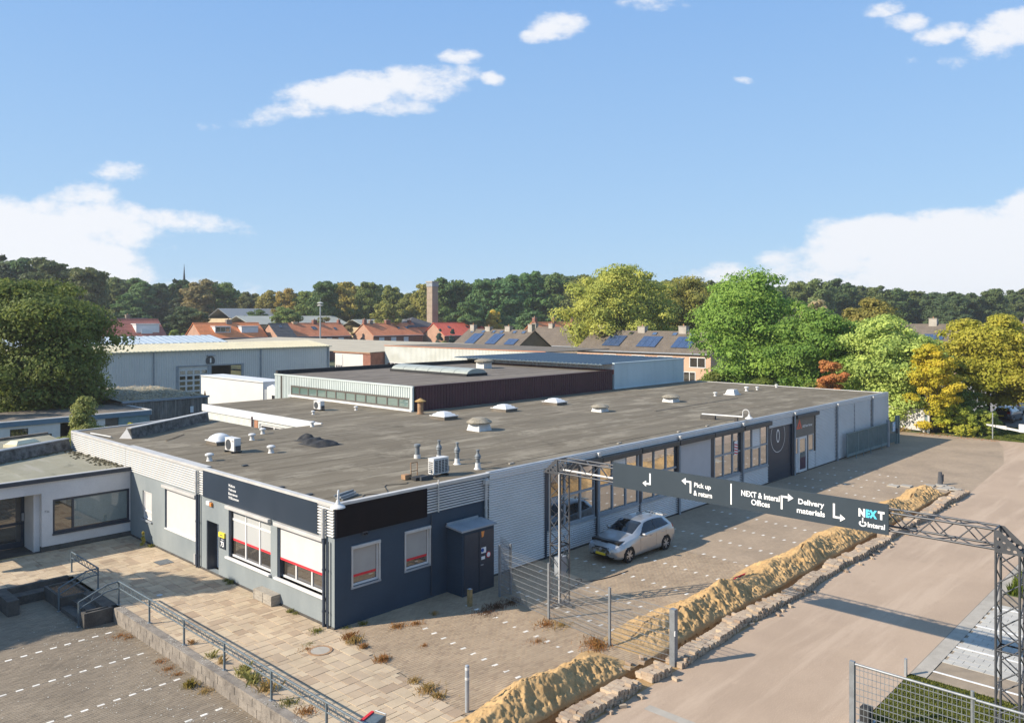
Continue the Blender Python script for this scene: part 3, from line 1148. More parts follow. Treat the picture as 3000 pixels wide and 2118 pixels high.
def roof_mat(name, a, b, c, stretch=(0.16, 1.4, 1)):
    """weathered bitumen: long streaks of dust and algae along the roll direction"""
    m, N, L = nmat(name)
    out = N.new('ShaderNodeOutputMaterial')
    p = N.new('ShaderNodeBsdfPrincipled')
    L.new(p.outputs[0], out.inputs[0])
    p.inputs['Roughness'].default_value = 0.88
    p.inputs['Specular IOR Level'].default_value = 0.25
    g = N.new('ShaderNodeNewGeometry')

    def noise(sc, st, det=6, rough=0.6):
        mp = N.new('ShaderNodeMapping')
        mp.inputs['Scale'].default_value = st
        L.new(g.outputs['Position'], mp.inputs[0])
        n = N.new('ShaderNodeTexNoise')
        n.inputs['Scale'].default_value = sc
        n.inputs['Detail'].default_value = det
        n.inputs['Roughness'].default_value = rough
        L.new(mp.outputs[0], n.inputs['Vector'])
        return n.outputs['Fac']

    def ramp(fac, lo, hi):
        r = N.new('ShaderNodeMapRange')
        r.interpolation_type = 'SMOOTHSTEP'
        r.inputs['From Min'].default_value, r.inputs['From Max'].default_value = lo, hi
        L.new(fac, r.inputs['Value'])
        return r.outputs[0]

    def mix(f, x, y):
        q = N.new('ShaderNodeMix')
        q.data_type = 'RGBA'
        L.new(f, q.inputs['Factor'])
        for sck, val in ((6, x), (7, y)):
            if isinstance(val, tuple):
                q.inputs[sck].default_value = (*val, 1)
            else:
                L.new(val, q.inputs[sck])
        return q.outputs[2]
    base = mix(ramp(noise(0.9, stretch), 0.4, 0.62), a, b)
    base = mix(ramp(noise(0.16, (1, 1, 1), 5), 0.35, 0.68), base, mix(ramp(noise(1.6, stretch), 0.42, 0.6), b, a))
    base = mix(ramp(noise(0.8, (stretch[0] * 2.2, stretch[1] * .8, 1), 4), 0.53, 0.70), base, c)
    base = mix(ramp(noise(0.42, (1, 1.3, 1), 8, .7), .52, .66), base, c)
    base = mix(ramp(noise(0.6, (1.2, .7, 1), 8, .7), .58, .70), base, tuple(v * .72 for v in a))
    hv = N.new('ShaderNodeHueSaturation')
    L.new(base, hv.inputs['Color'])
    oi = N.new('ShaderNodeObjectInfo')
    m3 = N.new('ShaderNodeMapRange')
    m3.inputs['To Min'].default_value, m3.inputs['To Max'].default_value = 0.93, 1.07
    L.new(oi.outputs['Random'], m3.inputs['Value'])
    n2 = N.new('ShaderNodeMapRange')
    n2.inputs['From Min'].default_value, n2.inputs['From Max'].default_value = 0.3, 0.7
    n2.inputs['To Min'].default_value, n2.inputs['To Max'].default_value = 0.88, 1.12
    L.new(noise(30, (1, 1, 1), 3), n2.inputs['Value'])
    mm = N.new('ShaderNodeMath')
    mm.operation = 'MULTIPLY'
    L.new(m3.outputs[0], mm.inputs[0])
    L.new(n2.outputs[0], mm.inputs[1])
    L.new(mm.outputs[0], hv.inputs['Value'])
    L.new(hv.outputs[0], p.inputs['Base Color'])
    return m


M['roof'] = roof_mat('bitumen_roof', (0.135, 0.111, 0.077), (0.170, 0.143, 0.102), (0.235, 0.202, 0.148))
M['roof_dark'] = roof_mat('dark_bitumen_roof', (0.135, 0.112, 0.088), (0.165, 0.14, 0.112), (0.195, 0.168, 0.135))
M['roof_green'] = roof_mat('algae_covered_bitumen', (0.23, 0.215, 0.155), (0.26, 0.245, 0.18), (0.29, 0.27, 0.215), stretch=(1.1, 0.4, 1))


def roof_strips(parent, polys, z, m, along='x', w=1.0):
    """bitumen rolls, each lapping its neighbour by a few millimetres: polys is a list of rectangles (x0,x1,y0,y1)"""
    for (x0, x1, y0, y1) in polys:
        lo, hi = (y0, y1) if along == 'x' else (x0, x1)
        n = max(1, round((hi - lo) / w))
        h = (hi - lo) / n
        for i in range(n):
            a, b = lo + i * h, lo + (i + 1) * h + (0.04 if i < n - 1 else 0)
            zz = z + 0.006 * (i % 2)
            if along == 'x':
                MB().box(x0, x1, a, b, zz - 0.03, zz).build('roofing_strip', m, parent)
            else:
                MB().box(a, b, y0, y1, zz - 0.03, zz).build('roofing_strip', m, parent)


def window(parent, F, a0, a1, z0, z1, cols=1, rows=1, fm=None, gm=None, d=-0.10, fw=0.06, col_at=None, row_at=None, skip=(), proud=0.05):
    """frame with mullions (a part) and one pane per light (sub-parts)"""
    fm = fm or M['white_frame']
    gm = gm or M['glass']
    ca = [a0] + (col_at if col_at else [a0 + (a1 - a0) * i / cols for i in range(1, cols)]) + [a1]
    ra = [z0] + (row_at if row_at else [z0 + (z1 - z0) * i / rows for i in range(1, rows)]) + [z1]
    f = MB()
    f.fbox(F, a0, a1, d, d + proud, z0, z0 + fw)
    f.fbox(F, a0, a1, d, d + proud, z1 - fw, z1)
    f.fbox(F, a0, a0 + fw, d, d + proud, z0 + fw, z1 - fw)
    f.fbox(F, a1 - fw, a1, d, d + proud, z0 + fw, z1 - fw)
    for c in ca[1:-1]:
        f.fbox(F, c - fw / 2, c + fw / 2, d, d + proud - .003, z0 + fw, z1 - fw)
    for i in range(len(ca) - 1):
        l = ca[i] + (fw if i == 0 else fw / 2)
        r = ca[i + 1] - (fw if i == len(ca) - 2 else fw / 2)
        for q in ra[1:-1]:
            f.fbox(F, l, r, d, d + proud - .006, q - fw / 2, q + fw / 2)
    fo = f.build('window', fm, parent)
    for i in range(len(ca) - 1):
        for j in range(len(ra) - 1):
            if (i, j) in skip:
                continue
            MB().fbox(F, ca[i] + .01, ca[i + 1] - .01, d - .01, d + .012 + 0.002 * (i % 2), ra[j] + .01, ra[j + 1] - .01).build('pane', gm, fo)
    return fo


# ------------------------------------------------------------------ the long industrial building
ind = wthing('industrial_building', 'long low grey industrial building with flat bitumen roof, ribbed cladding and navy front', 'building', (27, 9, 0))
F0, V0 = FU(0.0), FV(0.0)

# front facade (x = 0)
holes = [(0.58, 3.64, 0.97, 2.92), (4.10, 7.30, 0.97, 2.94), (8.13, 9.17, 0.04, 2.08), (10.0, 13.17, 1.0, 2.93), (14.57, 15.59, 1.05, 2.36)]
MB().wall(F0, 0.0, 24.8, 0.0, 3.03, holes, d0=-0.3).build('front_wall', M['blue_grey_paint'], ind)
MB().fbox(F0, 0.02, 24.8, -0.3, -0.01, 3.03, 4.12).build('upper_wall', M['blue_grey_paint'], ind)
MB().fbox(F0, 0.96, 9.4, 0.012, 0.055, 3.03, 4.12).build('sign_board', M['navy_board'], ind)
for (a0, a1) in ((0.02, 0.96), (9.4, 17.5), (17.53, 24.87)):
    MB().corr_h(F0, a0, a1, 3.03, 4.12, d=0.045).build('cladding_panel', M['clad_white'], ind)
MB().fbox(F0, 24.87, 24.93, -0.3, 0.06, 3.0, 4.24).build('end_trim', M['clad_white'], ind)
for (a0, a1, w) in ((-0.06, 9.45, 0.12), (9.45, 17.5, 0.34), (17.52, 24.93, 0.16)):
    MB().fbox(F0, a0, a1, -w, 0.075, 4.12, 4.215).build('roof_edge_trim', M['trim_light'], ind)
MB().fbox(F0, -.02, 24.8, 0.0, 0.03, -.02, 0.06).build('plinth', M['dark_concrete'], ind)
for i, (t, wd, z) in enumerate((('Welkom', 0.52, 3.76), ('Welcome', 0.60, 3.60), ('Bienvenue', 0.72, 3.44), ('Willkommen', 0.82, 3.28))):
    b = ind
    lettering('welcome_lettering', t, F0, 7.2, 0.060, z, wd, 0.105, M['letters'], b, sgn=-1, bold=0.015)


def sun_screen(F, a0, a1, z0, z1, zb, m, parent, d=-0.05, hem=True):
    sc = MB().fbox(F, a0, a1, d - 0.012, d, zb, z1).build('sun_screen', m, parent)
    if hem:
        MB().fbox(F, a0, a1, d - 0.014, d + 0.004, zb, zb + 0.085).build('hem', M['red_hem'], sc)
    return sc


# window with half-lowered white screen beside the corner
window(ind, F0, 0.58, 3.64, 0.97, 2.92, col_at=[1.6, 2.62], row_at=[2.45], gm=M['glass_dim'], d=-0.20, fw=0.075)
sun_screen(F0, 0.62, 3.50, 0.97, 2.86, 1.62, M['screen_white'], ind, d=-0.06)
window(ind, F0, 4.10, 7.30, 0.97, 2.94, col_at=[5.1, 6.15], row_at=[2.44], gm=M['glass_dim'], d=-0.16, fw=0.08)
sun_screen(F0, 4.18, 7.22, 0.97, 2.86, 1.60, M['screen_grey'], ind, d=-0.142)
sun_screen(F0, 10.04, 13.05, 1.0, 2.86, 1.05, M['screen_white'], ind, d=-0.04, hem=False)
MB().fbox(F0, 10.0, 13.17, -0.06, 0.03, 1.0, 1.05).build('screen_bottom_bar', M['white_frame'], ind)
for (a0, a1) in ((3.52, 3.63), (7.22, 7.29), (13.06, 13.16)):
    MB().fbox(F0, a0, a1, -0.28, -0.03, 0.98, 2.86).build('guide_rail', M['navy_metal'], ind)
for (a0, a1, z0, z1) in ((0.54, 3.68, 2.86, 2.99), (4.04, 7.34, 2.88, 3.01), (9.96, 13.22, 2.86, 2.99)):
    MB().fbox(F0, a0, a1, -0.1, 0.16, z0, z1).build('shutter_box', M['trim_light'], ind, bevel=0.015)
for (a0, a1, z) in ((0.54, 3.72, 0.90), (4.06, 7.40, 0.90)):
    MB().fbox(F0, a0, a1, -0.2, 0.12, z, z + 0.07).build('window_sill', M['white_frame'], ind)
window(ind, F0, 14.57, 15.59, 1.05, 2.36, row_at=[1.42], gm=M['screen_white'], d=-0.10, fw=0.07)
MB().fbox(F0, 14.5, 15.66, -0.1, 0.07, 0.98, 1.05).build('window_sill', M['trim_grey'], ind)
# recessed entrance door
MB().fbox(F0, 8.13, 9.17, -0.6, -0.56, 0.04, 2.08).build('recess_back', M['navy_metal'], ind)
MB().fbox(F0, 9.1, 9.166, -0.56, -0.002, 0.04, 2.08).build('door_reveal', M['navy_metal'], ind)
door = MB().wall(F0, 8.16, 9.08, 0.05, 2.06, [(8.27, 8.97, 0.34, 1.95)], d0=-0.46, d1=-0.41).build('entrance_door', M['white_frame'], ind)
MB().fbox(F0, 8.27, 8.97, -0.45, -0.43, 0.34, 1.95).build('door_glass', M['glass_dim'], door)
MB().fbox(F0, 8.80, 8.93, -0.43, -0.42, 1.50, 1.66).build('notice', M['letters'], door)
MB().fbox(F0, 8.82, 8.92, -0.43, -0.42, 1.82, 1.9).build('notice', M['letters'], door)
# house number board and letterbox
M['yellow'] = mat('yellow_enamel', (0.72, 0.58, 0.06), 0.5, (0.68, 0.54, 0.05), 3, fine=0.03)
nb = MB().fbox(F0, 7.52, 8.0, 0.0, 0.035, 1.18, 1.60).build('number_board', M['navy_board'], ind)
lettering('house_number', '73', F0, 7.90, 0.038, 1.25, 0.27, 0.22, M['letters'], nb, sgn=-1, bold=0.03, spacing=0.9)
MB().fbox(F0, 7.66, 7.86, 0.035, 0.038, 1.525, 1.545).build('street_line', M['letters'], nb)
lb_ = MB().fbox(F0, 7.54, 8.02, 0.0, 0.07, 1.63, 1.82).build('yellow_sign', M['yellow'], ind)
MB().fbox(F0, 7.66, 7.88, 0.07, 0.073, 1.70, 1.735).build('printed_line', M['brown_box'], lb_)
# alarm siren
M['orange'] = mat('orange_strobe', (0.75, 0.28, 0.07), 0.3, (0.7, 0.25, 0.06), 3)
si = MB().fbox(F0, 8.72, 9.02, 0.0, 0.12, 2.74, 2.92).build('alarm_siren', M['white_frame'], ind, bevel=0.03)
MB().fbox(F0, 8.60, 8.73, 0.0, 0.10, 2.72, 2.88).build('strobe', M['orange'], si, bevel=0.02)


def downpipe(F, a, z0, z1, r=0.05, d=0.10, m=None, hopper=None, parent=None):
    mb = MB()
    mb.tube(F(a, d, z0), F(a, d, z1), r, 8)
    o = mb.build('downpipe', m or M['pvc'], parent or ind, smooth=False)
    for z in np.arange(z0 + .5, z1, 1.4):
        MB().tube(F(a, d, z), F(a, d, z + .05), r * 1.3, 8).build('pipe_bracket', m or M['pvc'], o)
    if hopper:
        MB().fbox(F, a - .1, a + .1, d - .08, d + .1, hopper - .2, hopper).build('hopper', M['pipe_light'], o, bevel=0.02)
    return o


downpipe(F0, 9.86, 0.0, 3.05, 0.055, 0.09)
downpipe(F0, 9.70, 0.0, 3.05, 0.032, 0.08)
downpipe(F0, 9.86, 3.05, 4.05, 0.06, 0.12, M['pipe_light'])
MB().tube(F0(9.95, 0.1, 0.12), F0(9.95, 0.1, 0.55), 0.075, 10).build('drain_foot', M['trim_light'], ind)
downpipe(F0, 0.50, 0.0, 3.0, 0.055, 0.09)
downpipe(F0, 0.26, 0.0, 2.92, 0.035, 0.09)
downpipe(F0, 0.50, 3.0, 4.0, 0.065, 0.12, M['pipe_light'])

# side facade (y = 0): navy masonry wing beside the corner
wh = [(0.70, 1.86, 1.26, 2.60), (3.02, 4.20, 1.28, 2.65)]
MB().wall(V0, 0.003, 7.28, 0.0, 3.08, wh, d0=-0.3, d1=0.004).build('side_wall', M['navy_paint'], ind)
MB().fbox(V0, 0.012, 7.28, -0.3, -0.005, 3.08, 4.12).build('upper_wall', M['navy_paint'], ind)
MB().fbox(V0, 0.03, 4.02, 0.01, 0.07, 3.06, 4.12).build('sign_board', M['black_board'], ind)
MB().corr_h(V0, 4.02, 7.28, 3.12, 4.12, d=0.045).build('cladding_panel', M['clad_white'], ind)
MB().fbox(V0, -0.02, 7.3, -0.12, 0.075, 4.12, 4.213).build('roof_edge_trim', M['trim_light'], ind)
for (a0, a1, z0, z1) in wh:
    window(ind, V0, a0, a1, z0, z1, fm=M['white_frame'], gm=M['glass_dim'], d=-0.10, fw=0.07)
    sun_screen(V0, a0 + .05, a1 - .12, z0, z1 - .05, z0 + .30, M['screen_tan'], ind, d=-0.045)
    MB().fbox(V0, a0 - .03, a1 + .04, -.1, 0.06, z1 - .06, z1 + .05).build('shutter_box', M['trim_light'], ind, bevel=0.012)
    MB().fbox(V0, a0 - .03, a0 + .03, -.1, 0.04, z0, z1 - .06).build('guide_rail', M['trim_light'], ind)
    MB().fbox(V0, a1 - .03, a1 + .03, -.1, 0.04, z0, z1 - .06).build('guide_rail', M['trim_light'], ind)
    MB().fbox(V0, a0 - .05, a1 + .05, -.1, 0.05, z0 - .07, z0).build('window_sill', M['trim_grey'], ind)
fl = MB().fbox(V0, 1.10, 1.30, 0.0, 0.09, 2.95, 3.07).build('flood_lamp', M['graphite'], ind)
for a in (1.14, 1.23):
    MB().tube(V0(a + .02, 0.09, 3.0), V0(a + .02, 0.13, 2.99), 0.03, 8).build('lens', M['black_board'], fl)
MB().tube(V0(4.24, 0.05, 0.1), V0(4.24, 0.05, 3.1), 0.02, 6).build('cable_duct', M['navy_metal'], ind)
downpipe(V0, 7.05, 2.35, 4.05, 0.06, 0.12, M['pipe_light'], 4.0)
downpipe(V0, 4.55, 3.15, 4.35, 0.03, 0.10, M['pipe_light'])

# ribbed long facade with window bays
BAYS = [10.78, 14.40, 17.92, 21.55, 25.16, 28.68, 32.16]
MB().fbox(V0, 7.28, 54.0, -0.3, -0.06, 0.0, 4.12).build('core_wall', M['graphite'], ind)
MB().corr_h(V0, 7.30, 10.70, 0.05, 3.88, d=0.05).build('cladding_panel', M['clad'], ind)
for i in range(3):
    z0 = 3.90 + i * 0.105
    MB().corr_h(V0, 7.30, 54.0, z0, z0 + 0.10, d=0.065 + 0.012 * i, pitch=0.1, depth=0.03).build('fascia_rib', M['clad'], ind)
MB().fbox(V0, 7.30, 54.05, -0.16, 0.05, 4.205, 4.235).build('roof_edge_trim', M['trim_grey'], ind)
for i in range(6):
    a0, a1 = BAYS[i] + .07, BAYS[i + 1] - .07
    MB().corr_h(V0, a0, a1, 0.05, 1.12, d=0.05).build('cladding_panel', M['clad'], ind)
    MB().fbox(V0, a0, a1, -.05, 0.085, 1.12, 1.19).build('window_sill', M['grey_frame'], ind)
    if i == 3:
        MB().fbox(V0, a0, a1 - .1, -.04, 0.02, 1.19, 3.66).build('roller_shutter', M['grey_roll'], ind)
        MB().fbox(V0, a1 - .09, a1, -.04, 0.03, 1.19, 3.66).build('guide_rail', M['navy_metal'], ind)
    else:
        w3 = (a1 - a0 - .12) / 3
        cols = [a0 + .12 + w3, a0 + .12 + 2 * w3]
        wo = window(ind, V0, a0 + .12, a1, 1.19, 3.70, col_at=cols, row_at=[2.52], fm=M['grey_frame'], gm=M['glass'], d=-0.03, fw=0.09, proud=0.07)
        if i in (1, 5):
            MB().corr_h(V0, cols[0] + .05, cols[1] - .04, 2.40 if i == 5 else 2.56, 3.62, d=0.035, pitch=0.1, depth=0.02).build('louvre_panel', M['clad'], wo)
        if i == 4:
            pass
    MB().fbox(V0, BAYS[i] - .07, BAYS[i] + .19, -.05, 0.03, 0.05, 3.7).build('bay_post', M['navy_metal'], ind)
for (a0, a1) in ((10.95, 14.62), (14.66, 17.86), (17.96, 21.40), (21.46, 25.1), (25.16, 28.60), (28.72, 32.30)):
    MB().fbox(V0, a0, a1, -.02, 0.24, 3.66, 3.93).build('shutter_box', M['brown_box'], ind, bevel=0.03)
MB().fbox(V0, 10.70, 10.80, -.03, 0.07, 0.0, 3.9).build('corner_trim', M['navy_metal'], ind)
for a in (14.42, 21.52, 28.60, 35.80, 43.05, 50.22):
    downpipe(V0, a, 0.0, 4.0, 0.06, 0.14, M['trim_grey'], 4.16)
    MB().fbox(V0, a - .16, a - .06, -.02, 0.04, 0.0, 3.9).build('joint_strip', M['navy_metal'], ind)

# overhead door marked 0
od = None
for i in range(8):
    z0 = 0.03 + i * 0.42
    s_ = MB().fbox(V0, 32.26, 35.5, -.05, -.012 + 0.003 * (i % 2), z0, z0 + 0.414)
    od_i = s_.build('door_panel', M['navy_board'], ind)
MB().corr_h(V0, 32.26, 35.62, 3.42, 3.88, d=0.05).build('cladding_panel', M['clad'], ind)
MB().fbox(V0, 35.5, 35.66, -.05, 0.10, 0.0, 3.42).build('door_post', M['navy_metal'], ind)
ring = MB()
for i in range(64):
    t0, t1 = 2 * math.pi * i / 64, 2 * math.pi * (i + 1) / 64
    pts = []
    for rr, tt in ((1.03, t0), (1.03, t1), (0.995, t1), (0.995, t0)):
        pts.append((33.56 + rr * math.cos(tt), 2.82 + rr * math.sin(tt)))
    if max(p[1] for p in pts) < 3.40:
        ring.add([V0(a, 0.004, z) for a, z in pts], [(0, 1, 2, 3)])
ring.build('door_circle', M['letters'], ind)
zero = MB()
for i in range(40):
    t0, t1 = 2 * math.pi * i / 40, 2 * math.pi * (i + 1) / 40
    pts = [(33.56 + s * math.cos(t) * .235, 2.83 + s2 * math.sin(t)) for (s, s2, t) in ((1, .43, t0), (1, .43, t1), (.66, .335, t1), (.66, .335, t0))]
    zero.add([V0(a, 0.004, z) for a, z in pts], [(0, 1, 2, 3)])
zero.build('door_number', M['letters'], ind)

# office entry bay with brown name panel
M['taupe_panel'] = mat('taupe_name_panel', (0.17, 0.15, 0.128), 0.6, (0.155, 0.137, 0.117), 2)
M['red_logo'] = mat('orange_red_logo', (0.72, 0.12, 0.06), 0.5, (0.68, 0.11, 0.055), 3)
npn = MB().fbox(V0, 36.0, 39.1, -.02, 0.045, 2.42, 3.72).build('name_panel', M['taupe_panel'], ind)
tri = MB()
o_, i_ = [(36.25, 2.98), (37.05, 2.98), (36.65, 3.62)], [(36.5, 3.08), (36.78, 3.08), (36.64, 3.30)]
tri.extrude([V0(a, 0.046, z) for a, z in [(36.22, 2.96), (36.46, 2.96), (36.70, 3.34), (36.82, 3.14), (36.90, 2.96), (37.06, 2.96), (36.70, 3.62)]], (0, -0.012, 0))
tri.extrude([V0(a, 0.046, z) for a, z in [(36.50, 2.96), (36.78, 2.96), (36.66, 3.16)]], (0, -0.012, 0))
tri.build('triangle_logo', M['red_logo'], npn)
lettering('name_lettering', 'ASD Rent Venray', V0, 37.18, 0.05, 2.95, 1.6, 0.22, M['letters'], npn, bold=0.02)
window(ind, V0, 36.0, 36.62, 1.25, 2.40, fm=M['white_frame'], d=-0.02, fw=0.06)
window(ind, V0, 38.15, 39.1, 1.22, 2.42, fm=M['trim_light'], d=-0.02, fw=0.06)
MB().corr_h(V0, 36.0, 36.62, 0.05, 1.22, d=0.05).build('cladding_panel', M['clad'], ind)
MB().corr_h(V0, 38.15, 39.34, 0.05, 1.20, d=0.05).build('cladding_panel', M['clad'], ind)
dd = MB().wall(V0, 36.66, 37.95, 0.05, 2.40, [(36.80, 37.81, 0.20, 2.25)], d0=-.04, d1=0.03).build('office_door', M['white_frame'], ind)
MB().fbox(V0, 36.80, 37.81, -.03, -.015, 0.98, 2.25).build('door_glass', M['glass'], dd)
M['plum'] = mat('plum_door_film', (0.075, 0.03, 0.055), 0.4, (0.06, 0.025, 0.045), 2)
fp = MB().fbox(V0, 36.80, 37.81, -.03, -.013, 0.20, 0.98).build('door_film', M['plum'], dd)
MB().fbox(V0, 37.95, 38.15, -.05, 0.02, 0.05, 2.42).build('door_post', M['navy_metal'], ind)
MB().fbox(V0, 39.12, 39.34, -.03, 0.03, 1.2, 3.7).build('bay_post', M['black_board'], ind)
MB().fbox(V0, 36.05, 39.6, -.02, 0.24, 3.68, 3.93).build('shutter_box', M['brown_box'], ind, bevel=0.03)
for (a0, a1) in ((39.4, 42.97), (43.13, 46.6), (46.66, 50.14), (50.3, 54.0)):
    MB().corr_h(V0, a0, a1, 0.05, 3.88, d=0.05).build('cladding_panel', M['clad'], ind)
MB().fbox(V0, 46.6, 46.66, -.05, 0.045, 0.05, 3.88).build('joint_strip', M['navy_metal'], ind)
MB().fbox(V0, 7.28, 54.0, -.05, 0.04, -.02, 0.05).build('plinth', M['dark_concrete'], ind)
MB().fbox(V0, 53.98, 54.06, -18.3, 0.06, 0.0, 4.18).build('end_wall', M['clad'], ind)
# red-white marker board leaning behind the glass of the fifth bay, seen as a flat board on the pane
mbd = MB().fbox(V0, 27.66, 28.05, 0.045, 0.06, 2.35, 3.15).build('marker_board', M['letters'], ind)
for i in range(4):
    z = 2.37 + i * 0.165
    MB().extrude([V0(27.66, 0.061, z + .08), V0(28.05, 0.061, z), V0(28.05, 0.061, z + .075), V0(27.66, 0.061, z + .155)], (0, -0.004, 0)).build('red_stripe', M['red_hem'], mbd)

# roof deck: bitumen rolls with the light-well left open
RZ = 4.15
roof_strips(ind, [(0.12, 7.75, 0.12, 17.5), (7.75, 20.0, 0.12, 17.75), (20.0, 53.95, 0.12, 18.45), (11.25, 18.9, 17.75, 32.8), (18.9, 20.0, 17.75, 18.45)], RZ - .005, M['roof'], 'x', 1.02)
for (x0, x1, y0, y1) in ((0.12, 7.75, 17.5, 24.9),):
    roof_strips(ind, [(x0, x1, y0, y1)], RZ - .005, M['roof'], 'x', 1.02)
MB().add([(0.12, 24.9, RZ - .006), (7.75, 24.9, RZ - .006), (7.75, 26.6, RZ - .006), (3.2, 25.3, RZ - .006)], [(0, 1, 2, 3)]).build('roof_corner', M['roof'], ind)
MB().box(0.1, 7.7, 24.9, 24.96, 0, RZ - .01).build('rear_wall', M['blue_grey_paint'], ind)
MB().extrude([(0.1, 24.92, RZ - .01), (3.2, 25.3, RZ - .01), (7.75, 26.6, RZ - .01), (7.75, 26.75, RZ - .01), (3.1, 25.44, RZ - .01), (0.1, 25.06, RZ - .01)], (0, 0, 0.07)).build('roof_edge_trim', M['trim_light'], ind)
# seam gutter on the long roof and cable across the near roof edge
MB().box(30, 41.5, 6.9, 7.02, RZ - .01, RZ + .025).build('roof_ridge', M['roof_dark'], ind)
MB().box(36.9, 37.02, 3.3, 18.2, RZ - .01, RZ + .012).build('roof_seam', M['roof_dark'], ind)
# white fascia and pale brick wall round the light-well
M['pale_brick'] = mat('pale_painted_brick', (0.58, 0.58, 0.54), 0.85, (0.46, 0.47, 0.44), 2.5, bscale=30, fine=0.15)
WL = FU(11.25)
MB().fbox(WL, 17.75, 32.9, 0.0, 0.09, 3.72, 4.2).build('fascia', M['white_frame'], ind)
MB().wall(WL, 17.75, 32.9, 0.0, 3.72, [(18.2, 25.0, 0.9, 3.5)], d0=-.3).build('light_well_wall', M['pale_brick'], ind)
for i in range(14):
    MB().fbox(WL, 25.6, 32.9, 0.0, 0.014, 1.9 + i * .13, 2.0 + i * .13).build('brick_course', M['pale_brick'], ind)
window(ind, WL, 18.2, 25.0, 0.9, 3.5, cols=4, fm=M['white_frame'], gm=M['glass_dim'], d=-.12, fw=0.12)
M['terracotta'] = mat('terracotta_brick', (0.38, 0.19, 0.11), 0.85, (0.30, 0.14, 0.08), 4, bscale=30)
MB().fbox(WL, 25.15, 25.6, 0.0, 0.03, 2.0, 3.72).build('brick_pier', M['terracotta'], ind)
downpipe(WL, 25.75, 0.5, 3.9, 0.06, 0.1, M['plum'])
MB().box(7.75, 11.3, 17.6, 17.75, 0, RZ - .04).build('light_well_side', M['pale_brick'], ind)
MB().box(7.65, 7.75, 17.7, 26.0, 0, RZ - .04).build('light_well_side', M['pale_brick'], ind)
# gravel-faced upstand crossing the near roof at a slant, with a pale triangular end
P0, P1 = Vector((1.25, 20.0, RZ)), Vector((7.3, 23.85, RZ))
dv_ = (P1 - P0).normalized()
nv_ = Vector((-dv_.y, dv_.x, 0))
tp, hw = 0.52, 0.62
a_, b_, c_, e_ = P0, P0 + nv_ * hw, P0 + nv_ * .30 + Vector((0, 0, tp)), P0 + nv_ * .10 + Vector((0, 0, tp))
ups = MB()
Lv = P1 - P0
M['gravel'] = mat('gravel_faced_upstand', (0.17, 0.165, 0.155), 0.95, (0.055, 0.05, 0.045), 3.2, bscale=45, fine=0.4, bump=0.6)
up = ups.extrude([a_, b_, c_, e_], Lv).build('roof_upstand', M['gravel'], ind)
MB().extrude([e_ + Vector((0, 0, .002)) - nv_ * .05, c_ + nv_ * .04, c_ + nv_ * .04 + Vector((0, 0, .05)), e_ - nv_ * .05 + Vector((0, 0, .05))], Lv).build('coping', M['trim_light'], up)
MB().extrude([a_ - dv_ * .012, b_ - dv_ * .012 + nv_ * .12, c_ - dv_ * .012], dv_ * .012).build('end_plate', M['white_frame'], up)

# painted brick meter cabinet built against the navy wall
cab = wthing('meter_cabinet', 'navy painted brick cabinet with a steel door and warning signs against the side wall', 'cabinet', (6, -.5, 0))
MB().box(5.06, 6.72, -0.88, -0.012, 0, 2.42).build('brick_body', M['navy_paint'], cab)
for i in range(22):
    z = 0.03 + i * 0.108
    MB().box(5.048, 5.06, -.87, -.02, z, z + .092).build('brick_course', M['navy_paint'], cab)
MB().extrude([(4.93, -0.98, 2.43), (6.80, -0.98, 2.43), (6.80, -0.98, 2.48), (4.93, -0.98, 2.50)], (0, 0.90, 0.08)).build('roof_sheet', M['trim_grey'], cab)
MB().box(4.95, 6.6, -0.14, -.1, 2.5, 2.66).build('flashing', M['trim_grey'], cab)
cdoor = MB().box(5.90, 6.66, -0.915, -.885, 0.08, 2.3).build('door', M['navy_metal'], cab)
MB().box(5.12, 5.86, -0.91, -.885, 0.08, 2.3).build('door', M['navy_metal'], cab)
MB().box(6.0, 6.25, -0.922, -0.916, 1.44, 1.66).build('sign_plate', M['letters'], cdoor)
MB().lathe([(0.075, 0), (0.075, 0.006)], (0, 0, 0), 16).build('blue_disc', mat('blue_print', (0.03, 0.09, 0.35), .5), cdoor).matrix_world = Matrix.Translation((6.06, -0.923, 1.56)) @ Matrix.Rotation(R(90), 4, 'X')
MB().box(6.0, 6.19, -0.922, -0.916, 1.2, 1.32).build('sign_plate', M['letters'], cdoor)
pr_ = MB().lathe([(0.12, 0), (0.12, 0.006)], (0, 0, 0), 20).build('prohibition_disc', M['red_hem'], cdoor)
pr_.matrix_world = Matrix.Translation((6.38, -0.917, 1.33)) @ Matrix.Rotation(R(90), 4, 'X')
pw_ = MB().lathe([(0.09, 0), (0.09, 0.006)], (0, 0, 0), 20).build('disc_face', M['letters'], cdoor)
pw_.matrix_world = Matrix.Translation((6.38, -0.9235, 1.33)) @ Matrix.Rotation(R(90), 4, 'X')
MB().extrude([(6.0, -0.917, 2.28), (6.16, -0.917, 2.28), (6.12, -0.917, 2.08), (6.02, -0.917, 2.05)], (0, -.006, 0)).build('orange_label', M['orange'], cdoor)
MB().box(5.96, 6.08, -0.96, -0.92, 1.0, 1.03).build('handle', M['galv'], cdoor)
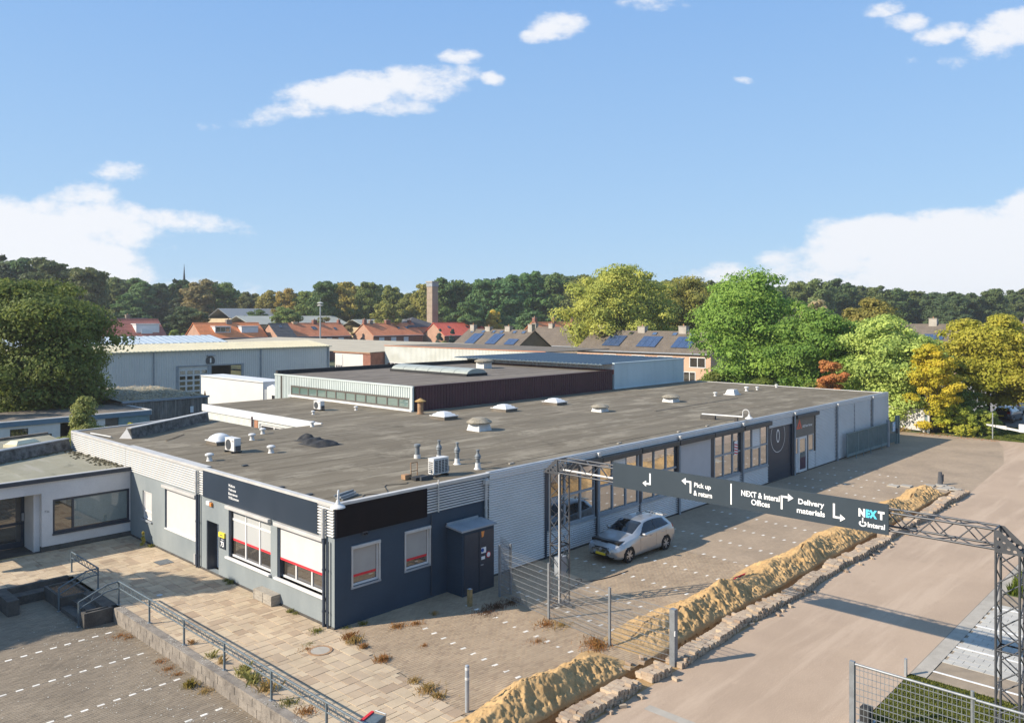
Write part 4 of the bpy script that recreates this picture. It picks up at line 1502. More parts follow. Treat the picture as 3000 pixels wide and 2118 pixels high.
# ------------------------------------------------------------------ roof fittings
RT = RZ
M['pvc_grey'] = mat('grey_plastic_flue', (0.17, 0.185, 0.195), 0.5, (0.14, 0.155, 0.165), 4)
M['white_plastic'] = mat('white_plastic', (0.60, 0.59, 0.565), 0.5, (0.52, 0.51, 0.49), 5, fine=0.05)
M['dome'] = mat('white_acrylic_dome', (0.62, 0.62, 0.61), 0.3, (0.56, 0.56, 0.55), 2, fine=0.02)
M['cast'] = mat('weathered_fibre_cement', (0.30, 0.265, 0.205), 0.95, (0.20, 0.175, 0.13), 5, bscale=40, bump=0.5, fine=0.2)
M['rust'] = mat('rusty_steel', (0.36, 0.22, 0.12), 0.9, (0.26, 0.15, 0.085), 5, bscale=40, fine=0.2)
M['rubber'] = mat('black_rubber', (0.018, 0.018, 0.02), 0.8, (0.03, 0.03, 0.03), 5)
M['dark_grille'] = mat('dark_fan_grille', (0.06, 0.065, 0.07), 0.6, (0.04, 0.045, 0.05), 6)


def ac_unit(label, loc, rotz, w=0.85, d=0.33, h=0.62, face=1, slats=False):
    t = thing('air_conditioner', label, 'air conditioner', loc, rotz, 'air conditioner units on the flat roof')
    MB().box(-w / 2, w / 2, -d / 2, d / 2, 0.08, h).build('casing', M['white_plastic'], t, bevel=0.02)
    MB().box(-w / 2 - .006, w / 2 + .006, -d / 2 - .006, d / 2 + .006, h, h + .02).build('top_cover', M['white_plastic'], t)
    y = -d / 2 - 0.004
    if slats:
        g = MB().box(-w / 2 + .06, w / 2 - .06, y - .004, y + .002, 0.14, h - .06).build('coil_panel', M['dark_grille'], t)
        for i in range(1, 4):
            x = -w / 2 + .06 + (w - .12) * i / 4
            MB().box(x - .012, x + .012, y - .012, y - .003, .14, h - .06).build('grille_bar', M['white_plastic'], g)
        for i in range(0, 9):
            z = .14 + (h - .2) * i / 8
            MB().box(-w / 2 + .06, w / 2 - .06, y - .010, y - .004, z - .006, z + .006).build('grille_bar', M['white_plastic'], g)
    else:
        r = h * .36
        g = MB()
        g.tube((-.10, y - .012, .08 + (h - .08) / 2), (-.10, y + .004, .08 + (h - .08) / 2), r, 24)
        go = g.build('fan_grille', M['dark_grille'], t)
        for k in (.35, .7, 1.0):
            rg = MB()
            for i in range(24):
                a0, a1 = 2 * math.pi * i / 24, 2 * math.pi * (i + 1) / 24
                rg.tube((-.10 + r * k * math.cos(a0), y - .014, .35 + r * k * math.sin(a0)), (-.10 + r * k * math.cos(a1), y - .014, .35 + r * k * math.sin(a1)), .004, 4)
            rg.build('grille_ring', M['graphite'], go)
        MB().box(w / 2 - .2, w / 2 - .04, y - .003, y, h - .12, h - .09).build('maker_plate', M['graphite'], t)
    for x in (-w / 2 + .12, w / 2 - .12):
        MB().box(x - .05, x + .05, -d / 2 - .08, d / 2 + .08, 0.0, 0.08).build('foot', M['rubber'], t)
    for i in range(6):
        MB().box(-w / 2 - .005, -w / 2 + .001, -d / 2 + .05, d / 2 - .05, .16 + i * .075, .20 + i * .075).build('side_slot', M['dark_grille'], t)
    MB().box(w / 2 - .001, w / 2 + .07, -d / 2 + .04, d / 2 - .04, .12, .34).build('valve_cover', M['dark_grille'], t)
    return t


ac_unit('white air conditioner with a slatted coil side at the front roof edge', (5.80, 1.32, RT), R(-90 + 90), 0.8, 0.34, 0.70, slats=True)
ac_unit('white air conditioner with round dark fan beside the domed rooflight of the near roof wing', (2.85, 12.42, RT), R(-90), 0.88, 0.34, 0.66)
ac_unit('small white air conditioner with round fan on the roof in front of the ribbon window', (14.95, 23.75, RT), R(-90), 0.8, 0.33, 0.62)


def flue(label, x, y, h, kind):
    t = thing('roof_flue', label, 'flue', (x, y, RT), 0, 'flues on the front roof')
    MB().lathe([(0.17, 0), (0.15, 0.03), (0.12, 0.06), (0.105, 0.26)]).build('flashing', M['white_plastic'], t, smooth=False) if kind else \
        MB().lathe([(0.15, 0), (0.145, 0.16)]).build('flashing', M['white_plastic'], t)
    if kind == 0:
        MB().lathe([(0.105, 0.16), (0.105, h - .14), (0.15, h - .12), (0.15, h - .03), (0.10, h)]).build('pipe', M['pvc_grey'], t, smooth=False)
    else:
        MB().lathe([(0.085, 0.26), (0.085, h * .55), (0.135, h * .56), (0.10, h * .62), (0.135, h * .63), (0.135, h * .66), (0.06, h * .8), (0.055, h - .06), (0.08, h - .055), (0.08, h - .02), (0.03, h)]).build('pipe', M['pvc_grey'], t)
        MB().tube((0.09, 0, .3), (0.09, 0, .33), .02, 6).build('clip', M['galv'], t)
    return t


flue('wide grey vent pipe with flat cap, leftmost of the row of flues', 7.71, 4.9, 0.64, 0)
flue('slim grey flue with collar standing behind the slatted air conditioner', 7.92, 3.68, 0.92, 1)
flue('slim grey flue with white conical flashing right of the slatted air conditioner', 7.93, 2.52, 0.95, 1)
flue('shorter grey flue with collar nearest to the long ribbed facade', 7.78, 1.10, 0.82, 1)


def small_vent(label, x, y, s=1.0):
    t = thing('roof_vent', label, 'roof vent', (x, y, RT), 0, 'small white mushroom vents on the roof')
    MB().lathe([(0.13 * s, 0), (0.10 * s, 0.05 * s), (0.09 * s, 0.22 * s)], n=14).build('stem', M['white_plastic'], t)
    MB().lathe([(0.10 * s, 0.20 * s), (0.17 * s, 0.22 * s), (0.17 * s, 0.27 * s), (0.10 * s, 0.31 * s), (0.02 * s, 0.32 * s)], n=16).build('cap', M['white_plastic'], t)


for lab, x, y, s in (('white mushroom vent nearest the joint of white cladding and navy sign board', 1.04, 11.05, 1.1),
                     ('white mushroom vent between the fan air conditioner and the crumpled black sheet', 3.97, 10.94, 1.15),
                     ('white mushroom vent behind the domed rooflight on the near roof wing', 5.31, 15.13, 1.1),
                     ('white mushroom vent at the corner of the light well', 6.81, 16.72, 1.0),
                     ('tiny white vent in front of the ribbon window of the red hall', 16.66, 21.94, 0.9),
                     ('white pipe stub below the small air conditioner in front of the ribbon window', 13.40, 22.06, 0.8),
                     ('small white vent left of the box vent far along the roof', 42.0, 9.13, 1.0),
                     ('white vent right behind the box vent far along the roof', 47.58, 9.28, 1.2),
                     ('small white vent second from the far roof edge', 49.18, 9.11, 0.9),
                     ('small white vent closest to the far roof edge', 52.62, 8.97, 0.9),
                     ('white capped vent behind the fascia of the light well', 10.2, 17.2, 1.0)):
    small_vent(lab, x, y, s)


def rooflight(label, x, y, w, l, h=0.26, curb=0.18, rz=0.0, round_=False):
    t = thing('rooflight', label, 'rooflight', (x, y, RT), rz, 'domed rooflights on the flat roof')
    MB().box(-w / 2, w / 2, -l / 2, l / 2, 0, curb).build('curb', M['roof_dark'], t)
    MB().box(-w / 2 - .05, w / 2 + .05, -l / 2 - .05, l / 2 + .05, curb, curb + .05).build('frame', M['white_plastic'], t)
    n = 8
    vs, fs = [], []
    for i in range(n + 1):
        for j in range(n + 1):
            a, b = -1 + 2 * i / n, -1 + 2 * j / n
            if round_:
                z = h * (1 - a * a) ** .5 * (1 - b * b) ** .5
            else:
                z = h * min(1, 2.2 * (1 - max(abs(a), abs(b))) * .75 + .0) * .9 if max(abs(a), abs(b)) > .2 else h * .9
            vs.append((a * w / 2, b * l / 2, curb + .05 + z))
    for i in range(n):
        for j in range(n):
            k = i * (n + 1) + j
            fs.append((k, k + n + 1, k + n + 2, k + 1))
    MB().add(vs, fs).build('dome', M['dome'], t, smooth=round_)


rooflight('domed white rooflight next to the fan air conditioner on the near roof wing', 3.62, 15.2, 0.9, 1.1, 0.32, 0.16, 0, True)
rooflight('white pyramid rooflight left of the big mushroom ventilator, near the rusty chimney', 17.75, 14.3, 1.1, 1.3)
rooflight('white pyramid rooflight middle of three in front of the red wall', 23.25, 14.4, 1.1, 1.35)
rooflight('white pyramid rooflight farthest of three along the red wall', 28.6, 14.5, 1.1, 1.35)


def mushroom(label, x, y, s, h):
    t = thing('roof_ventilator', label, 'ventilator', (x, y, RT), 0, 'mushroom ventilators on the roof')
    b = .45 * s
    MB().add([(-b * 1.1, -b * 1.1, 0), (b * 1.1, -b * 1.1, 0), (b * 1.1, b * 1.1, 0), (-b * 1.1, b * 1.1, 0), (-b * .9, -b * .9, h * .55), (b * .9, -b * .9, h * .55), (b * .9, b * .9, h * .55), (-b * .9, b * .9, h * .55)],
             [(0, 1, 5, 4), (1, 2, 6, 5), (2, 3, 7, 6), (3, 0, 4, 7), (4, 5, 6, 7)]).build('curb', M['white_plastic'], t)
    MB().lathe([(b * .7, h * .55), (b * .7, h * .66)], n=16).build('neck', M['dark_grille'], t)
    MB().lathe([(b * .75, h * .60), (b * 1.55, h * .58), (b * 1.6, h * .66), (b * 1.2, h * .84), (b * .8, h * .97), (b * .3, h), (.01, h)], n=24).build('cap', M['cast'], t, smooth=False)
    for a in range(4):
        an = R(45 + 90 * a)
        MB().tube((b * .9 * math.cos(an), b * .9 * math.sin(an), h * .4), (b * 1.2 * math.cos(an), b * 1.2 * math.sin(an), h * .62), .02, 5).build('bracket', M['galv'], t)


mushroom('big mushroom ventilator with mossy cap on white base, middle of the roof', 15.75, 9.15, 1.0, 0.72)
mushroom('mushroom ventilator with stone-coloured cap further back, midway along the roof', 27.4, 9.55, 0.85, 0.5)
mushroom('low mushroom ventilator with pale cap near the lamp arm end of the roof', 35.9, 9.4, 0.95, 0.55)
t = thing('box_vent', 'square white box vent on a pale curb towards the far end of the roof', 'roof vent', (43.9, 8.65, RT))
MB().box(-.55, .55, -.5, .5, 0, .06).build('curb', M['white_plastic'], t)
MB().add([(-.45, -.4, .06), (.45, -.4, .06), (.45, .4, .06), (-.45, .4, .06), (-.32, -.28, .42), (.32, -.28, .42), (.32, .28, .42), (-.32, .28, .42)], [(0, 1, 5, 4), (1, 2, 6, 5), (2, 3, 7, 6), (3, 0, 4, 7), (4, 5, 6, 7)]).build('hood', M['white_plastic'], t)

t = thing('rusty_chimney', 'rusty round chimney with conical hat at the corner of the dark red hall', 'chimney', (18.35, 17.25, RT))
MB().lathe([(0.25, 0), (0.25, 0.05), (0.19, 0.06), (0.19, 0.82)], n=18).build('stack', M['rust'], t)
MB().lathe([(0.36, 0.80), (0.36, 0.84), (0.02, 1.02)], n=18).build('hat', mat('rusty_yellow_hat', (0.42, 0.27, 0.10), .9, (0.3, 0.18, 0.07), 6), t)


def tarp(label, x, y, sx, sy, h, seed):
    n = 26
    g = np.linspace(-1, 1, n)
    X, Y = np.meshgrid(g, g, indexing='ij')
    rr = np.maximum(0, 1 - (np.abs(X) ** 2.4 + np.abs(Y) ** 2.4))
    Z = h * rr ** .45 * (0.3 + 1.5 * fbm(X * 1.3 + 5, Y * 2.4, seed, 2) ** 1.5) + .005
    P = np.stack([X * sx + .06 * fbm(X * 3, Y * 3, seed + 2), Y * sy, Z], -1).reshape(-1, 3)
    idx = np.arange(n * n).reshape(n, n)
    F = np.stack([idx[:-1, :-1], idx[1:, :-1], idx[1:, 1:], idx[:-1, 1:]], -1).reshape(-1, 4)
    o = obj('tarpaulin', np_mesh('tarpaulin', P, F, M['rubber'], smooth=True), loc=(x, y, RT), label=label, cat='tarpaulin')
    return o


tarp('crumpled black sheet heaped in the middle of the near roof', 6.95, 11.45, 0.75, 0.95, 0.24, 61)
tarp('small flat black sheet lying left of the crumpled heap on the roof', 7.15, 12.75, 0.55, 0.7, 0.30, 67)
t = thing('wet_patch', 'pale dust patch on the roof', 'patch') if False else None

# swan-neck lamps
def swan_lamp(label, x, y, dx, dy, z0):
    t = thing('swan_neck_lamp', label, 'lamp', (x, y, z0), math.atan2(dy, dx))
    pts = [(0, 0, 0), (0, 0, .28)] + [(.19 - .19 * math.cos(a), 0, .28 + .19 * math.sin(a)) for a in np.linspace(.3, math.pi, 9)] + [(.38, 0, .16)]
    MB().path(pts, 0.028, 8).build('neck', M['white_plastic'], t)
    MB().lathe([(0.05, 0.20), (0.075, 0.12), (0.10, 0.06), (0.24, -0.02), (0.25, -0.06), (0.10, -0.05)], (.38, 0, 0), 20).build('shade', M['white_plastic'], t)
    return t


swan_lamp('white swan-neck lamp at the front corner of the building', 0.25, 0.12, -0.62, -0.78, 4.17)
sl = swan_lamp('white swan-neck lamp on a long roof arm above the long facade', 29.1, 0.15, 0.25, -1, 4.42)
MB().tube((-2.55, .25, .02), (0, 0, .02), .05, 8).build('arm', M['white_plastic'], sl)
MB().box(-2.6, -1.7, .05, .35, -.28, -.04).build('ballast_block', M['dark_concrete'], sl)
MB().box(-.5, -.3, -.1, .15, -.28, -.04).build('ballast_block', M['dark_concrete'], sl)

# loose bits on the roof near the front corner
t = thing('metal_profiles', 'bundle of grey metal profiles lying on the roof at the front corner', 'profiles', (0.95, 0.75, RT), R(20))
for i in range(5):
    MB().box(-.45 + .03 * i, .5, -.22 + i * .1, -.15 + i * .1, .02 + .05 * (i % 3), .07 + .06 * (i % 3)).build('profile', M['galv'] if i % 2 else M['pvc_grey'], t)
t = thing('rusty_stand', 'small rusty frame stand on the roof edge left of the slatted air conditioner', 'stand', (4.75, 1.55, RT))
for x in (-.16, .16):
    rod('leg', (x, 0, 0), (x, .02, .62), .02, M['rust'], t)
rod('top_bar', (-.17, .02, .62), (.17, .02, .62), .02, M['rust'], t)
rod('cross_bar', (-.16, .01, .3), (.16, .01, .3), .02, M['rust'], t)
MB().box(-.3, .35, -.45, -.1, 0, .12).build('weight', M['rubber'], t)
MB().box(-.15, .45, -.6, -.5, 0, .16).build('weight', M['dark_grille'], t)
MB().box(-.5, -.22, -.05, .2, 0.02, .2).build('junction_box', M['rust'], t)
cb = MB().path([(4.3 + .22 * i, 1.5 + .35 * math.sin(i * .9) + 0.35 * i * .3, RT + .012) for i in range(-14, 0)], 0.012, 5)
cb.build('roof_cable', M['rubber'], None, label='thin dark cable snaking over the roof near the slatted air conditioner', cat='cable')
for i, (x, y) in enumerate(((3.6, 5.4), (1.0, 3.5), (2.4, 9.1))):
    MB().box(-.12, .12, -.08, .08, 0, .05).build('loose_tile', M['dark_grille'], None, label=['dark lump on the roof edge above the navy sign', 'small dark scrap on the roof edge near the front corner', 'dark scrap on the roof behind the navy sign board'][i], cat='scrap').location = ((0.25, 3.8, RT), (0.3, 2.0, RT), (1.5, 8.8, RT))[i]
for i, (x, y) in enumerate(((9.6, .9), (17.3, .75), (22.8, .7), (25.9, .72))):
    MB().box(-.14, .14, -.05, .05, 0, .05).build('cable_block', M['concrete'], None, label=('first', 'second', 'third', 'fourth')[i] + ' pale cable block from the gantry along the long roof edge', cat='block', group='lightning cable blocks along the roof edge').location = (x, y, RT)
MB().path([(7.6 + i * 2, .95 + .04 * math.sin(i * 2.), RT + .045) for i in range(0, 13)], .008, 4).build('lightning_cable', M['rubber'], None, label='thin lightning cable stretched along the long roof edge', cat='cable')
MB().tube((0.28, 23.0, RT + .1), (0.55, 20.9, RT + .09), .035, 6).build('white_pole', M['white_plastic'], None, label='white pole lying on the roof behind the left end of the white cladding', cat='pole')
MB().tube((3.7, 19.4, RT + .03), (2.1, 17.9, RT + .03), .02, 6).build('thin_rod', M['rust'], None, label='thin rod lying on the roof before the gravel upstand', cat='rod')

# ------------------------------------------------------------------ white office block on the left
M['white_render'] = mat('white_render', (0.62, 0.60, 0.58), 0.9, (0.53, 0.515, 0.50), 0.8, bscale=24, bump=0.1, fine=0.05)
M['wet_plinth'] = mat('damp_plinth', (0.055, 0.055, 0.05), 0.9, (0.09, 0.09, 0.085), 2.5)
offb = wthing('white_office_block', 'low white rendered office block with a dark framed window at the left', 'building', (-4, 20, 0))
VL = FV(16.95)
MB().wall(VL, -3.85, -0.02, 0.22, 3.1, [(-3.4, -0.06, 0.70, 2.26)], d0=-.25).build('front_wall', M['white_render'], offb)
MB().fbox(VL, -9.5, -3.85, -.25, 0, 2.6, 3.1).build('lintel_wall', M['white_render'], offb)
MB().box(-4.1, -3.852, 17.2, 18.55, 0, 2.6).build('entry_side', M['white_render'], offb)
MB().fbox(VL, -3.84, -.02, -.25, 0.012, 0.0, 0.22).build('plinth', M['wet_plinth'], offb)
MB().fbox(VL, -9.5, -.02, -.05, 0.10, 3.1, 3.27).build('roof_edge_trim', M['navy_metal'], offb)
MB().fbox(VL, -9.5, -.02, -.12, 0.085, 3.27, 3.30).build('roof_edge_cap', M['trim_light'], offb)
window(offb, VL, -3.4, -0.06, 0.74, 2.24, col_at=[-2.55], fm=M['navy_metal'], gm=M['glass'], d=-.10, fw=0.09)
MB().fbox(VL, -3.42, -.05, -.1, 0.06, 0.66, 0.74).build('window_sill', M['navy_metal'], offb)
bl = MB()
for i in range(30):
    z = 0.86 + i * .045
    bl.fbox(VL, -2.50, -.16, -.0845, -.083, z, z + .03)
bl.build('venetian_blind', mat('teal_grey_blind', (0.27, 0.33, 0.32), .7, (0.24, 0.30, 0.29), 2), offb)
lettering('house_number', '73a', VL, -3.74, 0.006, 1.72, 0.20, 0.10, M['graphite'], offb, bold=0.0)
VD = FV(18.5)
ed = MB().wall(VD, -5.4, -4.1, 0.02, 2.6, [(-5.25, -4.25, 1.15, 2.45), (-5.25, -4.25, 0.28, 1.02)], d0=-.06).build('entry_door', M['navy_metal'], offb)
MB().fbox(VD, -5.25, -4.25, -.05, -.03, .28, 2.45).build('door_glass', M['glass_dim'], ed)
MB().fbox(VD, -9.5, -5.4, -.06, -.01, .02, 2.6).build('entry_wall', M['navy_metal'], offb)
MB().fbox(VD, -4.22, -4.13, 0, .1, 1.2, 1.55).build('letterbox', M['trim_grey'], offb)
# near roof strips, gravel upstand and the higher rear roof
for i in range(9):
    x0 = -9.5 + i * 1.06
    MB().extrude([(x0, 16.9, 3.2 + .005 * (i % 2)), (min(x0 + 1.09, -.06), 16.9, 3.2 + .005 * (i % 2)), (min(x0 + 1.09, -.06), 24.9 + .55 * (min(x0 + 1.09, 0)) * .96 + .3, 3.2 + .005 * (i % 2)), (x0, 24.9 + .55 * x0 * .96 + .3, 3.2 + .005 * (i % 2))], (0, 0, -.05)).build('roofing_strip', M['roof_green'], offb)
A0, A1 = Vector((-.04, 24.88, 3.2)), Vector((-9.5, 20.05, 3.2))
q = A1 - A0
nq = Vector((q.y, -q.x, 0)).normalized()
nq = nq if nq.y > 0 else -nq
upb = MB().extrude([A0, A0 + nq * .5, A0 + nq * .5 + Vector((0, 0, .56)), A0 + nq * .22 + Vector((0, 0, .56))], q).build('roof_upstand', M['gravel'], offb)
MB().extrude([A0 + nq * .16 + Vector((0, 0, .56)), A0 + nq * .52 + Vector((0, 0, .56)), A0 + nq * .52 + Vector((0, 0, .62)), A0 + nq * .16 + Vector((0, 0, .62))], q).build('coping', M['trim_grey'], upb)
B0, B1 = A0 + nq * .5, A1 + nq * .5
MB().add([(B0.x, B0.y, 3.62), (B1.x, B1.y, 3.62), (-9.5, 26.3, 3.62), (-.04, 28.75, 3.62)], [(0, 1, 2, 3)]).build('rear_roof', M['roof_green'], offb)
MB().extrude([(-.04, 28.75, 3.0), (-.04, 28.95, 3.0), (-.04, 28.95, 3.76), (-.04, 28.75, 3.76)], (-9.5, -2.45, 0)).build('rear_parapet', M['roof_dark'], offb)
MB().box(-9.5, -.05, 17.0, 20, 0.3, 3.1).build('core', M['white_render'], offb) if False else None
t = thing('rooflight', 'cream rectangular rooflight on the roof of the white office block at the left edge', 'rooflight', (-2.3, 25.4, 3.62), R(27), 'domed rooflights on the flat roof')
M['cream'] = mat('cream_acrylic', (0.66, 0.60, 0.42), 0.4, (0.6, 0.54, 0.37), 2)
MB().box(-.75, .75, -.45, .45, 0, .16).build('frame', M['cream'], t)
MB().add([(-.7, -.4, .16), (.7, -.4, .16), (.7, .4, .16), (-.7, .4, .16), (-.5, -.25, .32), (.5, -.25, .32), (.5, .25, .32), (-.5, .25, .32)], [(0, 1, 5, 4), (1, 2, 6, 5), (2, 3, 7, 6), (3, 0, 4, 7), (4, 5, 6, 7)]).build('dome', M['cream'], t)
for i in range(70):
    pass
moss = MB()
for i in range(420):
    if i < 190:
        x, y = -.06 - abs(random.gauss(0, .35)), 17.4 + random.random() * 7.0
        z = 3.21
    else:
        f_ = random.random()
        p_ = A0 + q * f_ - nq * abs(random.gauss(0, .12))
        x, y, z = p_.x, p_.y, 3.21
    s_ = random.uniform(.03, .09)
    moss.add([(x - s_, y - s_, z), (x + s_, y - s_ * .6, z + .01), (x + s_ * .7, y + s_, z), (x - s_ * .6, y + s_, z + .02), (x, y, z + s_ * .7)], [(0, 1, 4), (1, 2, 4), (2, 3, 4), (3, 0, 4)])
M['moss'] = mat('dead_moss', (0.10, 0.085, 0.05), 0.95, (0.06, 0.055, 0.03), 8)
moss.build('moss', M['moss'], None, kind='stuff', label='moss tufts along the edges of the office roof', cat='moss')

# ------------------------------------------------------------------ retaining wall, steps, planters, handrails
rw = wthing('retaining_wall', 'low weathered block wall holding the terrace above the courtyard', 'wall', (-4.17, 0, -.5))
bm_ = {}
for row in range(2):
    n = 0
    y = -9.6 + (0.25 if row else 0)
    while y < 7.5:
        l = 0.49
        y1 = min(y + l, 7.52)
        if y1 - y > .1:
            key = round(y1 - y, 2)
            if key not in bm_:
                m_ = MB().box(-.125, .125, 0, key - .012, 0, .238).mesh('wall_block')
                m_.materials.append(M['old_concrete'])
                bm_[key] = m_
            o = obj('wall_block', bm_[key], rw)
            o.location = Vector((-4.17 + random.uniform(-.004, .004), y, -.51 + row * .243))
        y += 0.5
for y in np.arange(-9.6, 7.4, 1.0):
    MB().box(-4.31, -4.03, y, min(y + .99, 7.52), -.025, .03).build('coping', M['old_concrete'], rw)
sp = MB()
for i in range(700):
    x, y = random.uniform(-4.3, -4.04), random.uniform(-6, 7.3)
    if vnoise(np.array([y * 1.5]), np.array([x * 3]), 3)[0] < .45:
        continue
    s_ = random.uniform(.008, .03)
    a = random.random() * 3
    sp.add([(x + s_ * math.cos(a + k * 1.57) * random.uniform(.5, 1), y + s_ * math.sin(a + k * 1.57), .034) for k in range(4)], [(0, 1, 2, 3)])
for i in range(2200):
    x, y = random.uniform(-12, -4.35), random.uniform(-6, 9)
    w_ = math.exp(-((x + 5.2) / 1.6) ** 2) * (.35 + .65 * (vnoise(np.array([y * .6]), np.array([x * .6]), 5)[0] > .45))
    if random.random() > w_ + .05:
        continue
    s_ = random.uniform(.008, .035)
    a = random.random() * 3
    sp.add([(x + s_ * math.cos(a + k * 1.57) * random.uniform(.5, 1), y + s_ * math.sin(a + k * 1.57), -.494) for k in range(4)], [(0, 1, 2, 3)])
M['speck'] = mat('lichen_and_litter', (0.50, 0.47, 0.41), 0.9, (0.40, 0.37, 0.31), 9)
sp.build('lichen_specks', M['speck'], None, kind='stuff', label='pale lichen and litter specks on the courtyard paving and wall', cat='litter')

st = wthing('entrance_steps', 'three dark concrete steps between the planters from courtyard to terrace', 'steps', (-4.7, 9, -.5))
for i in range(3):
    MB().box(-5.25 + i * .38, -4.03, 7.85, 10.0, -.5, -.5 + (i + 1) * .162).build('step', M['dark_concrete'], st)


def planter(label, x0, x1, y0, y1, z0, z1, leaves):
    t = wthing('planter', label, 'planter', ((x0 + x1) / 2, (y0 + y1) / 2, z0), 'concrete planters beside the steps')
    for (a, b, c, d) in ((x0, x1, y0, y0 + .1), (x0, x1, y1 - .1, y1), (x0, x0 + .1, y0 + .1, y1 - .1), (x1 - .1, x1, y0 + .1, y1 - .1)):
        MB().box(a, b, c, d, z0, z1).build('side', M['dark_concrete'], t)
    MB().box(x0 + .1, x1 - .1, y0 + .1, y1 - .1, z0, z1 - .1).build('soil', mat('dry_soil', (0.12, 0.085, 0.055), .95, (0.2, 0.12, 0.07), 12, bscale=60, fine=.4), t)


planter('low dark planter on the right of the steps, at the end of the block wall', -5.27, -4.3, 7.52, 7.85, -.5, 0.03, False)
planter('low dark planter with red leaves on the left of the steps', -5.25, -4.2, 10.0, 11.9, -.5, 0.0, True)
tw = wthing('terrace_edge_wall', 'dark low wall with a bench ledge along the left end of the terrace', 'wall', (-7, 12.5, -.5))
MB().box(-12, -4.2, 12.42, 12.62, -.5, 0.04).build('wall_face', M['dark_concrete'], tw)
MB().box(-6.4, -4.2, 11.85, 12.42, -.5, -.18).build('ledge', M['dark_concrete'], tw)
MB().box(-6.78, -6.4, 10.75, 12.6, -.5, 0.05).build('end_block', M['dark_concrete'], tw)
lv = MB()
for i in range(160):
    x, y = random.uniform(-5.1, -4.4), random.uniform(10.15, 11.7)
    z = -.08 + random.random() * .05
    s_ = random.uniform(.02, .045)
    a = random.random() * 6
    lv.add([(x, y, z), (x + s_ * math.cos(a), y + s_ * math.sin(a), z + .02), (x + s_ * 1.6 * math.cos(a + .5), y + s_ * 1.6 * math.sin(a + .5), z), (x + s_ * math.cos(a + 1), y + s_ * math.sin(a + 1), z + .015)], [(0, 1, 2, 3)])
M['dead_leaf'] = mat('dead_leaves', (0.30, 0.13, 0.07), 0.9, (0.42, 0.24, 0.10), 9)
lv.build('dead_leaves', M['dead_leaf'], None, kind='stuff', label='reddish dead leaves in the planter', cat='leaves')

M['rail'] = mat('grey_blue_rail_paint', (0.115, 0.145, 0.16), 0.45, (0.09, 0.115, 0.13), 6)


def handrail(label, posts, runs):
    """posts: (x,y,z0,z1); runs: list of polylines of the top edge; a zigzag of thin bars ties the two rails"""
    t = wthing('handrail', label, 'handrail', (posts[0][0], posts[0][1], posts[0][2]), 'latticed steel handrails round the steps')
    for (x, y, z0, z1) in posts:
        MB().box(x - .025, x + .025, y - .025, y + .025, z0, z1).build('post', M['rail'], t)
        MB().box(x - .06, x + .06, y - .06, y + .06, z0, z0 + .012).build('foot_plate', M['galv'], t)
    for pts in runs:
        for i in range(len(pts) - 1):
            a, b = Vector(pts[i]), Vector(pts[i + 1])
            dn = Vector((0, 0, -.24))
            rod('top_rail', a, b, .028, M['rail'], t)
            rod('lower_rail', a + dn, b + dn, .022, M['rail'], t)
            L_ = (b - a).length
            n = max(2, int(L_ / .17))
            for k in range(n):
                p, q2 = a.lerp(b, k / n), a.lerp(b, (k + 1) / n)
                if k % 2:
                    rod('lattice_bar', p + dn, q2, .008, M['rail'], t)
                else:
                    rod('lattice_bar', p, q2 + dn, .008, M['rail'], t)
    return t


handrail('long latticed handrail on top of the block wall, running down the right of the steps',
         [(-4.03, 7.72, 0, .84), (-4.03, 5.05, 0.03, .84), (-4.03, 2.41, 0.03, .84), (-4.03, -.26, .03, .84), (-4.05, -2.96, .03, .84), (-4.05, -5.6, .03, .84), (-5.32, 7.9, -.5, .37)],
         [[(-4.03, 7.72, .84), (-4.03, 5.05, .84), (-4.03, 2.41, .84), (-4.03, -.26, .84), (-4.05, -2.96, .84), (-4.05, -5.6, .84), (-4.05, -8.6, .84)],
          [(-4.03, 7.72, .84), (-4.42, 7.76, .80), (-5.32, 7.9, .37)]])
handrail('short latticed handrail down the left of the steps with a run along the terrace edge',
         [(-3.92, 10.04, 0, .8), (-3.9, 13.0, 0, .82), (-5.30, 10.04, -.5, .37)],
         [[(-3.9, 13.0, .82), (-3.92, 10.04, .80)], [(-3.92, 10.04, .80), (-4.35, 10.04, .77), (-5.30, 10.04, .37)]])

# grey wooden chest before the front window, manhole, drain grate, post, bollard
M['grey_wood'] = mat('weathered_grey_wood', (0.36, 0.325, 0.27), 0.85, (0.26, 0.23, 0.19), 3, stretch=(1, 1, 6), bscale=30, fine=0.15)
ch = wthing('wooden_chest', 'weathered grey wooden chest on the terrace below the front windows', 'chest', (-.2, 4.05, 0))
for i in range(3):
    MB().box(-.36 + i * .125, -.245 + i * .125, 3.42, 4.7, .36, .385).build('lid_board', M['grey_wood'], ch)
for i in range(3):
    MB().box(-.36, -.34, 3.42, 4.7, .02 + i * .113, .125 + i * .113).build('front_board', M['grey_wood'], ch)
    MB().box(-.34, 0.0, 3.42, 3.445, .02 + i * .113, .125 + i * .113).build('side_board', M['grey_wood'], ch)
for y in (3.43, 4.05, 4.66):
    MB().box(-.375, -.36, y, y + .045, .02, .36).build('batten', M['grey_wood'], ch)
MB().box(-.335, -.02, 3.45, 4.68, .02, .35).build('inner_box', M['grey_wood'], ch)
mh = thing('manhole_cover', 'round manhole cover with a rusty ring set in the terrace slabs', 'manhole cover', (-1.28, -1.1, .006))
MB().lathe([(0.30, 0), (0.30, .012), (0.38, .016), (0.39, .0)], n=32).build('rusty_ring', M['rust'], mh)
MB().lathe([(0.295, 0.0), (0.295, .010), (.01, .012)], n=28).build('cover_plate', M['concrete'], mh)
dg_ = wthing('drain_grate', 'dark square drain grate in the terrace near the front wall', 'drain grate', (-.75, 12.4, 0))
